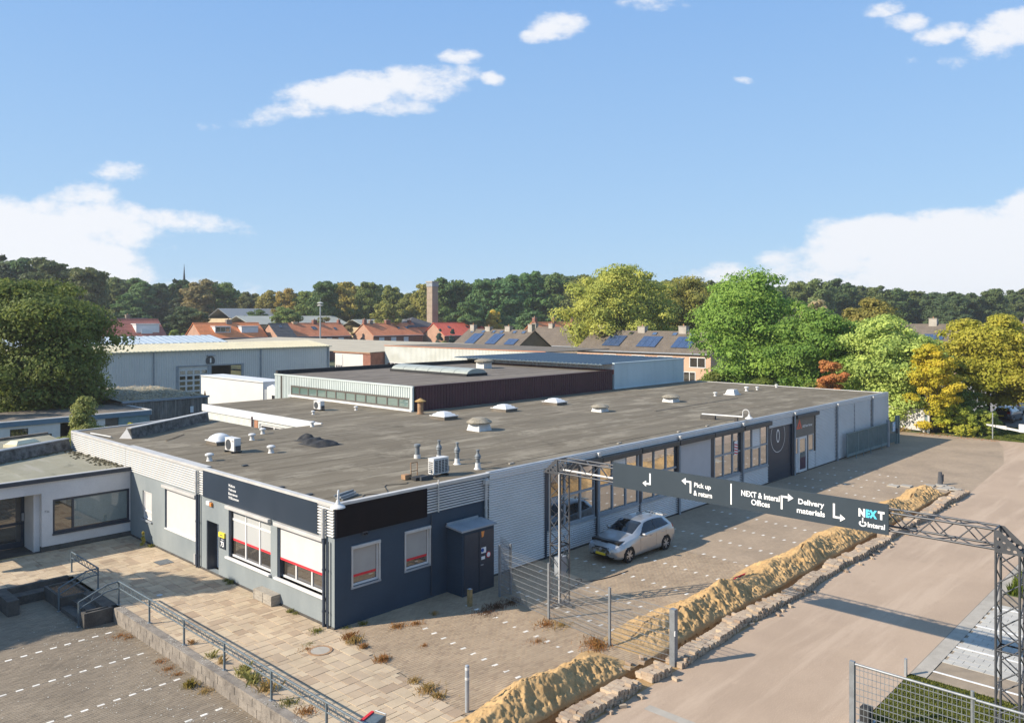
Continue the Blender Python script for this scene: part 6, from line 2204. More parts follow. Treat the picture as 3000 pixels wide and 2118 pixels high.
# white flat-roofed annex with a blue fascia
M['blue_fascia'] = mat('blue_fascia', (0.13, 0.21, 0.28), 0.6, (0.11, 0.18, 0.245), 1.5)
ba = wthing('blue_edged_annex', 'low white annex with a blue roof fascia and dark windows at the far left', 'building', (5, 45, 0))
VA = FV(42.1)
MB().wall(VA, -6, 7.9, 0, 2.65, [(1.5, 2.66, 1.35, 2.45), (3.25, 4.2, 1.2, 1.9), (4.75, 7.3, 0, 2.6)], d0=-.25).build('front_wall', M['white_frame'], ba)
window(ba, VA, 1.5, 2.66, 1.35, 2.45, fm=M['graphite'], gm=M['glass'], d=-.1)
window(ba, VA, 3.25, 4.2, 1.2, 1.9, fm=M['graphite'], gm=M['glass_dim'], d=-.1)
MB().fbox(VA, 4.75, 7.3, -1.2, -1.1, 0, 2.6).build('dark_recess', M['black_board'], ba)
MB().fbox(VA, 7.9, 8.85, -.2, -.06, 0.2, 2.65).build('dark_window', M['brown_frame'], ba)
M['teal_brick'] = mat('teal_painted_brick', (0.22, 0.33, 0.36), 0.85, (0.16, 0.25, 0.28), 3, bscale=25, fine=.15)
MB().fbox(VA, 8.88, 11.25, -.25, 0, 0, 2.65).build('teal_wall', M['teal_brick'], ba)
for i in range(14):
    MB().fbox(VA, 8.92, 11.2, 0, .015, 1.0 + i * .115, 1.09 + i * .115).build('brick_course', M['teal_brick'], ba)
MB().fbox(VA, -6, 11.35, -.1, .12, 2.65, 2.98).build('fascia', M['blue_fascia'], ba)
MB().fbox(VA, -6, 11.4, -.15, .14, 2.98, 3.04).build('roof_edge_trim', M['white_frame'], ba)
MB().box(-6, 11.3, 42.2, 49, 2.7, 3.0).build('roof', M['roof_dark'], ba)
MB().box(11.2, 11.4, 42.0, 49, 2.65, 3.06).build('side_trim', M['trim_light'], ba)

# ------------------------------------------------------------------ brick houses
def tile_mat(name, a, b):
    return mat(name, a, 0.85, b, 0.6, fine=0.18, bscale=5.0, contrast=(0.3, 0.7))


M['tile_orange'] = tile_mat('orange_roof_tiles', (0.80, 0.265, 0.095), (0.66, 0.21, 0.078))
M['tile_red'] = tile_mat('bright_red_roof_tiles', (0.82, 0.15, 0.085), (0.7, 0.125, 0.07))
M['tile_rust'] = tile_mat('rust_brown_roof_tiles', (0.66, 0.235, 0.105), (0.5, 0.17, 0.078))
M['tile_maroon'] = tile_mat('maroon_roof_tiles', (0.40, 0.14, 0.10), (0.32, 0.115, 0.085))
M['tile_brown'] = tile_mat('brown_roof_tiles', (0.155, 0.125, 0.095), (0.115, 0.093, 0.072))
M['tile_slate'] = tile_mat('dark_slate_roof', (0.085, 0.085, 0.09), (0.065, 0.065, 0.07))
M['brick_sunlit'] = mat('sunlit_gable_brick', (0.42, 0.25, 0.17), 0.9, (0.34, 0.195, 0.13), 0.8, fine=.12, bscale=9)  # red brick with the sunlight on the gables put into its colour
M['brick_red'] = mat('dark_red_brick', (0.235, 0.105, 0.075), 0.9, (0.18, 0.08, 0.058), 0.8, fine=.14, bscale=9)
M['brick_brown'] = mat('brown_grey_brick', (0.22, 0.18, 0.145), 0.9, (0.18, 0.145, 0.118), 0.8, fine=.12, bscale=9)
M['brick_yellow'] = mat('buff_brick', (0.50, 0.39, 0.24), 0.9, (0.43, 0.335, 0.205), 0.8, fine=.1, bscale=9)
M['brick_salmon'] = mat('salmon_brick', (0.55, 0.36, 0.245), 0.9, (0.48, 0.31, 0.21), 0.8, fine=.1, bscale=9)
M['solar'] = mat('solar_cells', (0.035, 0.06, 0.12), 0.18, (0.045, 0.075, 0.15), 1.5, spec=0.7, fine=0.05)
M['shade_white'] = mat('white_roller_shutter', (0.66, 0.67, 0.68), 0.6, (0.6, 0.61, 0.62), 2, fine=.03)


def house(label, axis, a0, a1, d0, d1, ze, zr, wall, roof, name='brick_house', wins=(), shutters=(), chimneys=(), skylights=(), dormers=(), solar=(), courses=12, over=.3, group='brick houses in the far street', gable_m=None, zb=-.7):
    """gabled house; ridge along `axis` from a0 to a1; front eave at depth d0 (towards the camera), rear eave at d1.
    wins: (a, z0, width, height) in the front wall; chimneys: (a, width, depth, height); dormers: (a0, a1, h, open)"""
    mid = (d0 + d1) / 2
    P = (lambda a, d, z: (a, d, z)) if axis == 'x' else (lambda a, d, z: (d, a, z))
    h = wthing(name, label, 'house', P((a0 + a1) / 2, mid, 0), group)
    F = (lambda a, d, z: P(a, d0 - d, z))
    mb = MB()
    pts = [P(a0, d0, zb), P(a0, d1, zb), P(a0, d1, ze), P(a0, mid, zr - .12), P(a0, d0, ze)]
    mb.extrude(pts, Vector(P(a1, 0, 0)) - Vector(P(a0, 0, 0)))
    mb.build('wall', wall, h)
    if gable_m:
        g = MB()
        g.add([P(a0 - .02, d0 + .1, ze - 2.5), P(a0 - .02, d1 - .1, ze - 2.5), P(a0 - .02, d1 - .1, ze - .1), P(a0 - .02, mid, zr - .2), P(a0 - .02, d0 + .1, ze - .1)], [(0, 1, 2, 3, 4)])
        g.build('gable', gable_m, h)
    for sgn, de in ((1, d0), (-1, d1)):
        r_ = MB()
        n = courses
        sl = (zr - ze) / abs(mid - de)
        for i in range(n):
            f0, f1 = i / n, (i + 1) / n + .012
            da, db = de - sgn * over + sgn * (abs(mid - de) + over) * f0, de - sgn * over + sgn * (abs(mid - de) + over) * min(f1, 1)
            za, zb_ = ze + (abs(da - de) * (1 if (da - de) * sgn > 0 else -1)) * sl, ze + (abs(db - de) * (1 if (db - de) * sgn > 0 else -1)) * sl
            r_.extrude([P(a0 - .22, da, za + .03), P(a0 - .22, db, zb_), P(a0 - .22, db, zb_ + .09), P(a0 - .22, da, za + .15)], Vector(P(a1 + .22, 0, 0)) - Vector(P(a0 - .22, 0, 0)))
        ro = r_.build('roof', roof, h)
        if sgn == 1:
            rfront = ro
    rd = MB().tube(P(a0 - .25, mid, zr + .08), P(a1 + .25, mid, zr + .08), .13, 7).build('ridge_tiles', roof, h)
    gu = MB().tube(P(a0 - .2, d0 - over - .06, ze - .12), P(a1 + .2, d0 - over - .06, ze - .12), .09, 6).build('gutter', M['trim_grey'], h)
    for w_ in wins:
        window(h, F, w_[0], w_[0] + w_[2], w_[1], w_[1] + w_[3], cols=2 if w_[2] > 1 else 1, fm=M['white_frame'], gm=M['glass_dim'], d=.0, fw=.1, proud=.05)
    for w_ in shutters:
        MB().fbox(F, w_[0], w_[0] + w_[2], 0.0, .06, w_[1], w_[1] + w_[3]).build('roller_shutter', M['shade_white'], h)
    for c in chimneys:
        a, w_, dp, hh = c[:4]
        A, B = P(a, mid - dp / 2, zr - .8), P(a + w_, mid + dp / 2, zr + hh)
        ch_ = MB().box(min(A[0], B[0]), max(A[0], B[0]), min(A[1], B[1]), max(A[1], B[1]), zr - .8, zr + hh).build('chimney', c[4] if len(c) > 4 else wall, h)
        MB().box(min(A[0], B[0]) - .06, max(A[0], B[0]) + .06, min(A[1], B[1]) - .06, max(A[1], B[1]) + .06, zr + hh, zr + hh + .09).build('chimney_cap', M['concrete'], ch_)
        MB().lathe([(.11, 0), (.09, .3)], ((A[0] + B[0]) / 2, (A[1] + B[1]) / 2, zr + hh + .09), 8).build('chimney_pot', M['terracotta'], ch_)
    sl = (zr - ze) / (mid - d0)

    def on_slope(a, f, lift=.16):
        d = d0 + (mid - d0) * f
        return P(a, d, ze + (d - d0) * sl + lift)
    for s_ in skylights:
        a, f, w_, ln = s_
        q_ = [on_slope(a, f), on_slope(a + w_, f), on_slope(a + w_, f + ln), on_slope(a, f + ln)]
        sk = MB().extrude(q_, (0, 0, .07)).build('skylight', M['graphite'], h)
        q_ = [on_slope(a + .06, f + .02, .235), on_slope(a + w_ - .06, f + .02, .235), on_slope(a + w_ - .06, f + ln - .02, .235), on_slope(a + .06, f + ln - .02, .235)]
        MB().add(q_, [(0, 1, 2, 3)]).build('pane', M['glass'], sk)
    for s_ in solar:
        a, f, cols, rows, w_, ln = s_
        for i in range(cols):
            for j in range(rows):
                q_ = [on_slope(a + i * w_ + .02, f + j * ln + .004, .24), on_slope(a + (i + 1) * w_ - .02, f + j * ln + .004, .24), on_slope(a + (i + 1) * w_ - .02, f + (j + 1) * ln - .004, .24), on_slope(a + i * w_ + .02, f + (j + 1) * ln - .004, .24)]
                MB().extrude(q_, (0, 0, .04)).build('solar_panel', M['solar'], h)
    for dm in dormers:
        b0, b1, f, hh, opn = dm
        d = d0 + (mid - d0) * f
        z0 = ze + (d - d0) * sl + .1
        A, B = P(b0, d, z0), P(b1, mid - .2, z0 + hh)
        do = MB().box(min(A[0], B[0]), max(A[0], B[0]), min(A[1], B[1]), max(A[1], B[1]), z0, z0 + hh).build('dormer', M['white_frame'], h)
        A, B = P(b0 - .15, d - .2, z0), P(b1 + .15, mid, z0)
        MB().box(min(A[0], B[0]), max(A[0], B[0]), min(A[1], B[1]), max(A[1], B[1]), z0 + hh, z0 + hh + .14).build('dormer_roof', M['white_frame'], do)
        Fd = (lambda a, dd, z, d=d: P(a, d - dd, z))
        if opn:
            k = int(opn)
            for i in range(k):
                w_ = (b1 - b0 - .3) / k
                MB().fbox(Fd, b0 + .2 + i * w_, b0 + .1 + (i + 1) * w_, 0, .04, z0 + .25, z0 + hh - .15).build('dormer_window', M['glass_dim'], do)
        else:
            MB().fbox(Fd, b0 + .2, b1 - .2, 0, .05, z0 + .15, z0 + hh - .12).build('dormer_shutter', M['shade_white'], do)
    return h


house('house with maroon tiled roof, white gable and a wide dormer, behind the warehouse', 'x', 41.0, 55.2, 140, 150, 5.9, 9.7, M['white_frame'], M['tile_maroon'], dormers=[(49.6, 54.2, .30, 1.7, 0)],
      shutters=[(50.0, 7.0, 2.2, .9)], chimneys=[], courses=14)
house('dark roofed house peeping out behind the maroon roofed house', 'x', 52, 58, 152, 162, 5.8, 9.9, M['white_frame'], M['tile_slate'], chimneys=[(53.5, .8, .7, .8, M['brick_brown'])])
house('semi-detached house with bright orange left half of the roof and two white dormers', 'x', 68.4, 84.4, 152, 161, 5.5, 8.8, M['brick_red'], M['tile_orange'], dormers=[(72.0, 75.8, .30, 1.45, 3), (78.5, 82.8, .28, 1.5, 0)],
      wins=[(70.2, 3.5, 1.6, 1.6), (73.6, 3.5, 1.6, 1.6)], shutters=[(77.4, 3.5, 1.6, 1.5), (81.0, 3.5, 1.6, 1.5)], chimneys=[(76.2, 1.3, .9, .8, M['brick_brown'])], gable_m=M['brick_sunlit'])
house('small house with a dark slate roof and sunlit-coloured brick gable between the orange roofs', 'x', 85.2, 90.0, 147, 158, 4.6, 8.6, M['brick_red'], M['tile_slate'], skylights=[(87.2, .72, .9, .16)], gable_m=M['brick_sunlit'])
house('house with rust-orange roof standing left of the siren mast', 'x', 90.3, 107, 150, 159, 5.5, 8.6, M['brick_red'], M['tile_rust'], skylights=[(97.2, .45, 1.3, .25), (103.6, .42, .8, .2)],
      shutters=[(92, 3.4, 1.8, 1.6), (95.9, 3.4, 1.6, 1.6), (99.8, 3.4, 1.6, 1.6), (103.4, 3.4, 1.6, 1.6)], chimneys=[(92.8, 1.2, .8, .4, M['brick_yellow']), (98.6, 1.1, .9, .9), (106.2, .6, .8, .9)], gable_m=M['brick_sunlit'])
house('house with rust-orange roof and three white shuttered windows, left of the conifers', 'x', 112.2, 129, 147, 156, 5.4, 8.4, M['brick_red'], M['tile_rust'], skylights=[(122.0, .5, .9, .18), (125.0, .5, .9, .18)],
      shutters=[(114.0, 3.3, 1.7, 1.6), (118.0, 3.3, 1.7, 1.6), (122.3, 3.3, 1.6, 1.6)], chimneys=[(112.2, .9, .8, 1.2), (114.2, .9, .8, .9, M['brick_brown']), (119.5, 1.5, .9, 1.0), (127.5, .8, .8, .9)], gable_m=M['brick_sunlit'])
house('house with vivid red roof behind the long white shed', 'x', 130.8, 148, 140, 149, 5.2, 8.5, M['brick_red'], M['tile_red'], skylights=[(134.5, .55, .9, .16), (141.5, .55, .9, .16)],
      wins=[(132.5, 3.2, 1.6, 1.6), (136.8, 3.2, 1.6, 1.6)], chimneys=[], gable_m=M['brick_sunlit'])
house('brown roofed terrace house with three solar arrays and its gable turned to the right', 'y', 69.8, 86.0, 84, 93, 5.0, 7.9, M['brick_brown'], M['tile_brown'],
      solar=[(80.8, .12, 2, 3, 1.25, .2), (75.6, .12, 2, 3, 1.25, .2), (71.0, .12, 2, 2, 1.2, .16)], skylights=[(84.0, .78, .8, .14), (81.2, .78, .8, .14), (78.6, .78, .8, .14), (76.6, .78, .8, .14), (73.4, .78, .8, .14), (71.2, .78, .8, .14)],
      chimneys=[(84.4, 1.0, .8, .9, M['concrete']), (80.2, 1.2, .9, .6, M['concrete']), (75.2, 1.2, .9, .7, M['concrete']), (69.9, .9, .9, 1.1, M['concrete'])], courses=14)
house('long brown roofed terrace with solar arrays and salmon brick front beside the big green trees', 'y', 34.2, 58.2, 86, 95, 5.15, 8.0, M['brick_salmon'], M['tile_brown'],
      solar=[(50.6, .16, 3, 2, 1.1, .27), (44.0, .16, 3, 2, 1.15, .27), (38.0, .16, 3, 2, 1.1, .27)], skylights=[(53.4, .78, .8, .14), (50.0, .78, .8, .14), (45.6, .78, .8, .14), (42.0, .78, .8, .14), (39.0, .78, .8, .14)],
      wins=[(50.5, 3.2, 2.4, 1.4), (45.2, 3.2, 2.4, 1.4), (40.4, 3.1, 2.6, 1.5), (35.0, 3.1, 2.6, 1.5), (40.2, .9, 2.2, 1.6), (36.6, .9, 2.0, 1.6)],
      chimneys=[(55.8, 1.3, .9, .9, M['concrete']), (48.0, 1.3, .9, .8, M['concrete']), (40.6, 1.3, .9, .9, M['concrete'])], courses=14)
house('brown roofed house behind the solar terrace, seen above its ridge', 'y', 64, 84, 99, 108, 5.0, 8.2, M['brick_brown'], M['tile_brown'], chimneys=[(82.3, 1, .8, .8, M['concrete']), (78, 1, .8, .8, M['concrete']), (72, 1, .8, .8, M['concrete'])])
house('far terrace with an orange roof line and three red chimneys', 'x', 124, 142, 98, 106, 6.0, 8.9, M['brick_red'], M['tile_orange'], chimneys=[(124.5, .9, .8, 1.2), (131.5, .9, .8, 1.1), (138.5, .9, .8, 1.2)])
house('brown roofed house with a stone chimney behind the yellow trees at the right', 'y', 14, 34, 146, 155, 5.6, 8.8, M['brick_salmon'], M['tile_brown'], chimneys=[(22.5, 1.4, 1, 1.2, M['concrete']), (31.5, 1.4, 1, 1.2, M['concrete'])],
      solar=[(20.5, .1, 3, 1, 1.2, .3)], wins=[(20.3, 3.2, 2, 1.6), (17, 3.2, 2, 1.6)])
house('brown roofed house with a small red brick gable at the right edge', 'x', 155, 168, 3, 12, 5.9, 9.6, M['brick_red'], M['tile_brown'], shutters=[(156.5, 5.0, 6, .5)])
house('grey roofed house furthest right behind the yellow maple', 'y', 2, 14, 176, 188, 6.2, 10.6, M['brick_red'], M['tile_brown'])

# school buildings, tower, mast and spire further back
def flat_block(label, name, x0, x1, y0, y1, h, ridge, wall, roof, wins, group=None):
    b = wthing(name, label, 'building', ((x0 + x1) / 2, (y0 + y1) / 2, 0), group)
    MB().box(x0, x1, y0, y1, -.7, h).build('wall', wall, b)
    ym = (y0 + y1) / 2
    MB().extrude([(x0 - .4, y0 - .4, h), (x0 - .4, ym, ridge), (x0 - .4, ym, ridge + .15), (x0 - .4, y0 - .4, h + .15)], (x1 - x0 + .8, 0, 0)).build('roof', roof, b)
    MB().extrude([(x0 - .4, ym, ridge), (x0 - .4, y1 + .4, h), (x0 - .4, y1 + .4, h + .15), (x0 - .4, ym, ridge + .15)], (x1 - x0 + .8, 0, 0)).build('roof', roof, b)
    F = FV(y0)
    for (a, z, w_, hh) in wins:
        window(b, F, a, a + w_, z, z + hh, cols=2, rows=2, fm=M['graphite'], gm=M['glass_dim'], d=0, fw=.12, proud=.04)
    return b


M['felt_grey'] = mat('grey_green_felt', (0.33, 0.34, 0.30), 0.85, (0.28, 0.29, 0.255), 0.3)
flat_block('buff brick school block with grey roof and dark square windows behind the orange roofs', 'school_block', 90, 120, 170, 184, 8.2, 10.4, M['brick_yellow'], M['felt_grey'], [(95.5, 5.6, 1.8, 1.9), (98.5, 5.6, 1.8, 1.9), (105, 5.6, 1.8, 1.9), (91.5, 6.4, 2.4, 1.0)])
flat_block('school block with dark grey metal roof rising behind the buff brick block', 'school_hall', 96, 124, 192, 206, 9.8, 12.6, M['brick_yellow'], mat('zinc_roof', (0.20, 0.215, 0.225), .6), [])
flat_block('lower buff school wing with pale grey roof right of the siren mast', 'school_wing', 118, 140, 158, 170, 7.3, 9.4, M['brick_yellow'], M['felt_grey'], [])
b = wthing('pyramid_roof_house', 'dark pyramid-roofed house at the foot of the brick tower', 'house', (131, 142, 0), 'brick houses in the far street')
MB().box(126, 138, 150, 160, -.7, 7.4).build('wall', M['brick_yellow'], b)
MB().add([(125.5, 149.5, 7.4), (138.5, 149.5, 7.4), (138.5, 160.5, 7.4), (125.5, 160.5, 7.4), (132, 155, 10.2)], [(0, 1, 4), (1, 2, 4), (2, 3, 4), (3, 0, 4), (0, 3, 2, 1)]).build('roof', M['tile_slate'], b)
tower = wthing('brick_tower', 'tall square brick tower with a pale cap rising before the forest', 'tower', (134, 147, 0))
M['tower_brick'] = mat('tower_brick', (0.33, 0.255, 0.19), .9, (0.27, 0.21, 0.155), .5, fine=.1, bscale=6)
for i in range(9):
    z0 = 2.0 + i * 1.9
    MB().box(138.2, 140.5, 153.6, 156.0, z0 if i else -.7, z0 + 1.86).build('brick_stage', M['tower_brick'], tower)
    MB().box(138.24, 140.46, 153.64, 155.96, z0 + 1.84, z0 + 1.92).build('string_course', M['brick_brown'], tower)
MB().box(138.1, 140.6, 153.5, 156.1, 19.1, 20.3).build('top_band', M['trim_grey'], tower)
MB().box(137.95, 140.75, 153.35, 156.25, 20.3, 20.65).build('cap', M['concrete'], tower)
mast = thing('siren_mast', 'slim mast with stacked white siren horns above the orange roofs', 'mast', (80.5, 123.4, 0))
MB().tube((0, 0, -.7), (0, 0, 13.1), .17, 8, .13).build('pole', M['galv'], mast)
for z in (12.6, 13.1):
    MB().lathe([(.15, z), (.62, z + .08), (.66, z + .2), (.2, z + .36)], n=16).build('siren_horn', M['white_plastic'], mast)
MB().tube((0, 0, 13.4), (0, 0, 14.4), .03, 5).build('antenna', M['galv'], mast)
sp_ = thing('church_spire', 'thin dark church spire far away above the forest', 'spire', (132.4, 301.8, 0))
MB().lathe([(1.3, 0), (1.3, 18), (.9, 20), (.03, 32)], n=8).build('spire', M['tile_slate'], sp_)

# ------------------------------------------------------------------ fences and gate at the far end of the yard
wf = wthing('white_ribbed_fence', 'white horizontally ribbed metal fence beyond the end of the building', 'fence', (63, 1.5, 0))
Q0, Q1 = Vector((62.65, -.3, 0)), Vector((63.75, 4.4, 0))
tq = (Q1 - Q0).normalized()
for i in range(20):
    z = .12 + i * .098
    MB().extrude([Q0 + Vector((0, 0, z)), Q0 + Vector((-.03, 0, z + .03)), Q0 + Vector((-.03, 0, z + .088)), Q0 + Vector((.01, 0, z + .096))], Q1 - Q0).build('slat', M['clad_white'], wf)
for p in (Q0, Q0 - tq * .45):
    MB().box(p.x - .08, p.x + .08, p.y - .08, p.y + .08, 0, 2.2).build('post', M['trim_light'], wf)
M['gate_green'] = mat('grey_green_gate_paint', (0.17, 0.225, 0.225), 0.5, (0.14, 0.19, 0.19), 2)
MB().box(Q0.x - .05, Q0.x + .05, Q0.y - .32, Q0.y - .12, 0, 2.15).build('green_post', M['gate_green'], wf)
gg = wthing('yard_gate', 'grey-green sliding yard gate parked along the far end of the long facade', 'gate', (48.5, -.5, 0))
g0, g1 = Vector((44.2, -.42, 0)), Vector((52.1, -.62, 0))
MB().extrude([g0 + Vector((0, 0, .15)), g0 + Vector((0, .08, .15)), g0 + Vector((0, .08, .35)), g0 + Vector((0, 0, .35))], g1 - g0).build('bottom_beam', M['gate_green'], gg)
rod('top_rail', g0 + Vector((0, .04, 1.85)), g1 + Vector((0, .04, 1.9)), .05, M['gate_green'], gg)
for i in range(80):
    p = g0.lerp(g1, i / 79)
    MB().box(p.x - .022, p.x + .022, p.y + .02, p.y + .06, .3, 1.85).build('bar', M['gate_green'], gg)
for f in (0, .25, .5, .75, 1):
    p = g0.lerp(g1, f)
    MB().box(p.x - .05, p.x + .05, p.y, p.y + .08, .15, 1.9).build('upright', M['gate_green'], gg)
for i, (x, h) in enumerate(((45.0, .85), (46.5, .85), (48.0, .9), (50.4, .9))):
    rod('ground_prop', (x, -.75, 0), (x + .1 * (i == 3), -.72, h), .03, M['gate_green'], gg)
for (x, h, w) in ((52.2, 2.15, .1), (54.2, 2.3, .06), (54.7, 2.3, .06)):
    MB().box(x - w, x + w, -.72, -.52, 0, h).build('gate_post', M['trim_grey'] if w > .08 else M['gate_green'], gg)
for i in range(12):
    x = 52.6 + i * .13
    MB().box(x - .015, x + .015, -.63, -.6, .2, 1.9).build('bar', M['gate_green'], gg)
ns = MB().box(53.2, 53.85, -.665, -.65, 1.1, 1.85).build('blue_notice', mat('blue_notice_print', (0.10, 0.36, 0.62), .5, (0.6, 0.62, 0.64), 6, contrast=(.45, .5)), gg)
MB().box(54.0, 54.2, -.8, -.66, .9, 1.3).build('lock_box', M['graphite'], gg)

ba2 = wthing('barrier', 'raised-end white traffic barrier boom at the right edge', 'barrier', (61.5, -8, 0))
MB().extrude([(63.6, -5.1, 1.0), (63.6, -5.1, 1.12), (61.6, -7.0, 1.3), (61.6, -7.0, 1.0)], (.06, .06, 0)).build('boom_tip', M['white_plastic'], ba2)
MB().extrude([(61.6, -7.0, 1.04), (61.6, -7.0, 1.22), (58.5, -10.4, 1.22), (58.5, -10.4, 1.04)], (.06, .06, 0)).build('boom', M['white_plastic'], ba2)
MB().box(59.9, 60.0, -9.0, -8.2, 1.1, 1.75).build('warning_plate', M['white_plastic'], ba2)
po = thing('marker_pole', 'thin grey pole at the corner of the shrubs by the barrier', 'pole', (62.4, -5.8, 0))
MB().tube((0, 0, 0), (0, 0, 2.25), .045, 8).build('pole', M['galv'], po)


# ------------------------------------------------------------------ cars
def car_paint(name, col, metal=0.5):
    m, N, L = nmat(name)
    out = N.new('ShaderNodeOutputMaterial')
    p = N.new('ShaderNodeBsdfPrincipled')
    p.inputs['Base Color'].default_value = (*col, 1)
    p.inputs['Metallic'].default_value = metal
    p.inputs['Roughness'].default_value = 0.32
    p.inputs['Coat Weight'].default_value = 1.0
    p.inputs['Coat Roughness'].default_value = 0.04
    L.new(p.outputs[0], out.inputs[0])
    return m


M['tyre'] = mat('tyre_rubber', (0.02, 0.02, 0.021), 0.85)
M['alloy'] = mat('alloy_rim', (0.55, 0.55, 0.56), 0.3, (0.5, 0.5, 0.51), 8, metal=0.8)
M['car_glass'] = glass_mat('car_glass', (0.012, 0.014, 0.016), 0.06, 0.01, 0.12, 0.5)
M['car_black'] = mat('black_car_plastic', (0.015, 0.015, 0.016), 0.35)
M['lamp_clear'] = mat('clear_headlamp', (0.5, 0.52, 0.55), 0.1, (0.15, 0.15, 0.16), 25, spec=.8)
M['lamp_red'] = mat('red_tail_lamp', (0.30, 0.01, 0.015), 0.15, spec=.7)
M['plate_yellow'] = mat('yellow_number_plate', (0.75, 0.53, 0.03), 0.5, (0.72, 0.5, 0.03), 4)


def hatchback(name, label, loc, rotz, paint, group=None):
    """car with its nose along +x, centred on the origin: one lofted shell cut into body, glass, lamps and grille"""
    t = thing(name, label, 'car', loc, rotz, group)
    L_ = 4.49
    #        x     zb   zbelt zroof  w0   w1   w2   w3
    A = np.array([(0.00, .40, .60, .64, .40, .47, .45, .34), (0.04, .30, .66, .70, .58, .64, .58, .42), (0.14, .235, .72, .775, .74, .78, .70, .50), (0.32, .20, .79, .855, .82, .845, .755, .56),
                  (0.62, .185, .86, .945, .865, .88, .80, .60), (1.00, .18, .925, 1.02, .885, .895, .825, .63), (1.30, .18, .96, 1.065, .885, .895, .835, .66), (1.60, .18, .985, 1.235, .885, .895, .84, .655),
                  (1.90, .18, 1.00, 1.395, .885, .895, .845, .63), (2.15, .18, 1.01, 1.485, .885, .895, .845, .61), (2.50, .18, 1.02, 1.535, .885, .895, .845, .60), (2.90, .18, 1.035, 1.545, .885, .895, .845, .595),
                  (3.30, .18, 1.055, 1.525, .885, .895, .84, .585), (3.65, .19, 1.08, 1.485, .885, .893, .83, .575), (3.90, .21, 1.10, 1.43, .88, .888, .81, .56), (4.10, .24, 1.09, 1.31, .86, .872, .78, .555),
                  (4.28, .28, 1.04, 1.13, .82, .84, .74, .55), (4.40, .33, .95, .99, .76, .785, .68, .52), (4.47, .40, .82, .85, .66, .69, .58, .45), (4.49, .46, .72, .74, .58, .60, .50, .40)])
    xs = np.concatenate([np.linspace(0, .3, 16)[:-1], np.linspace(.3, 4.2, 118)[:-1], np.linspace(4.2, L_, 16)])
    C = [np.interp(xs, A[:, 0], A[:, k]) for k in range(1, 8)]
    for k in range(7):
        for _ in range(3):
            c = C[k].copy()
            C[k][1:-1] = (c[:-2] + 2 * c[1:-1] + c[2:]) / 4
    zb, zs, zr, w0, w1, w2, w3 = C
    cab = np.clip((xs - 1.25) / .6, 0, 1) * np.clip((4.32 - xs) / .35, 0, 1)
    SUB = 4
    prof = []
    for i, x in enumerate(xs):
        zre = zr[i] - .05 * cab[i] - .02
        p = [(0, zb[i]), (w0[i] * .88, zb[i]), (w0[i], zb[i] + .09), (w1[i], zb[i] + (zs[i] - zb[i]) * .42), (w1[i], zb[i] + (zs[i] - zb[i]) * .70), (w2[i] + .022, zs[i] - .05), (w2[i], zs[i]),
             (w2[i] * .70 + w3[i] * .30, zs[i] * .66 + zre * .34), (w2[i] * .32 + w3[i] * .68, zs[i] * .30 + zre * .70), (w3[i] + .01, zre - .004), (w3[i] * .88, zr[i] - .012), (w3[i] * .45, zr[i]), (0, zr[i] + .006)]
        p = np.array(p)
        rows = []
        for k in range(12):
            p0, p1, p2, p3 = p[max(k - 1, 0)], p[k], p[k + 1], p[min(k + 2, 12)]
            for q in range(SUB):
                u = q / SUB
                cr = .5 * ((2 * p1) + (-p0 + p2) * u + (2 * p0 - 5 * p1 + 4 * p2 - p3) * u * u + (-p0 + 3 * p1 - 3 * p2 + p3) * u ** 3)
                rows.append(.5 * cr + .5 * (p1 + (p2 - p1) * u))
        rows.append(p[12])
        prof.append([(L_ / 2 - x, max(0, y), z) for y, z in rows])
    V = np.array(prof)
    n, R_ = V.shape[0], V.shape[1]
    wheels = (0.87, 3.57)
    parts = {}
    for i in range(n - 1):
        xm = (xs[i] + xs[i + 1]) / 2
        for j in range(R_ - 1):
            c4 = V[i:i + 2, j:j + 2].reshape(-1, 3).mean(0)
            ym, zm = c4[1], c4[2]
            r = j / SUB
            if r < 5.6 and any((xm - w) ** 2 + (zm - .33) ** 2 < .37 ** 2 for w in wheels) and r >= .8:
                continue
            s = (r - 6) / 3
            top = r >= 9
            if top and 1.36 < xm < 2.10 and ym < w3[i] * .97:
                k = 'windscreen'
            elif top and 3.96 < xm < 4.26 and ym < w3[i] * .95:
                k = 'rear_window'
            elif 0.03 < s < .92 and 1.62 + .62 * s < xm < 3.98 - .30 * s - .1 * (1 - s):
                k = 'pillar' if abs(xm - 2.80) < .045 else ('side_window' if xm < 2.8 else 'rear_side_window')
            elif .10 < xm < .66 and ym > .40 and .615 + .36 * xm < zm < .715 + .26 * xm and r > 3:
                k = 'headlight'
            elif xm < .16 and .40 < zm < .69 and ym < .12 + .30 * (zm - .36) / .33:
                k = 'grille'
            elif xm < .16 and .265 < zm < .335 and ym < .66:
                k = 'lower_intake'
            elif top and .24 < xm < .46 and ym < .20:
                k = 'charge_flap'
            elif 4.12 < xm < 4.44 and ym > .50 and .90 + .10 * (4.44 - xm) < zm < 1.04 + .22 * (4.44 - xm):
                k = 'tail_light'
            elif xm > 4.36 and .36 < zm < .55 and ym < .7:
                k = 'rear_diffuser'
            elif j < SUB:
                k = 'underbody'
            else:
                k = 'body'
            parts.setdefault(k, []).append((i * R_ + j, (i + 1) * R_ + j, (i + 1) * R_ + j + 1, i * R_ + j + 1))
    flat = V.reshape(-1, 3)
    allV = np.concatenate([flat, flat * np.array([1, -1, 1])])
    nV = len(flat)
    caps = []
    for i in (0, n - 1):
        for j in range(SUB, R_ - 1):
            caps.append((i * R_ + j, i * R_ + j + 1, i * R_ + j + 1 + nV, i * R_ + j + nV))
    bl, gl = M['car_black'], M['car_glass']
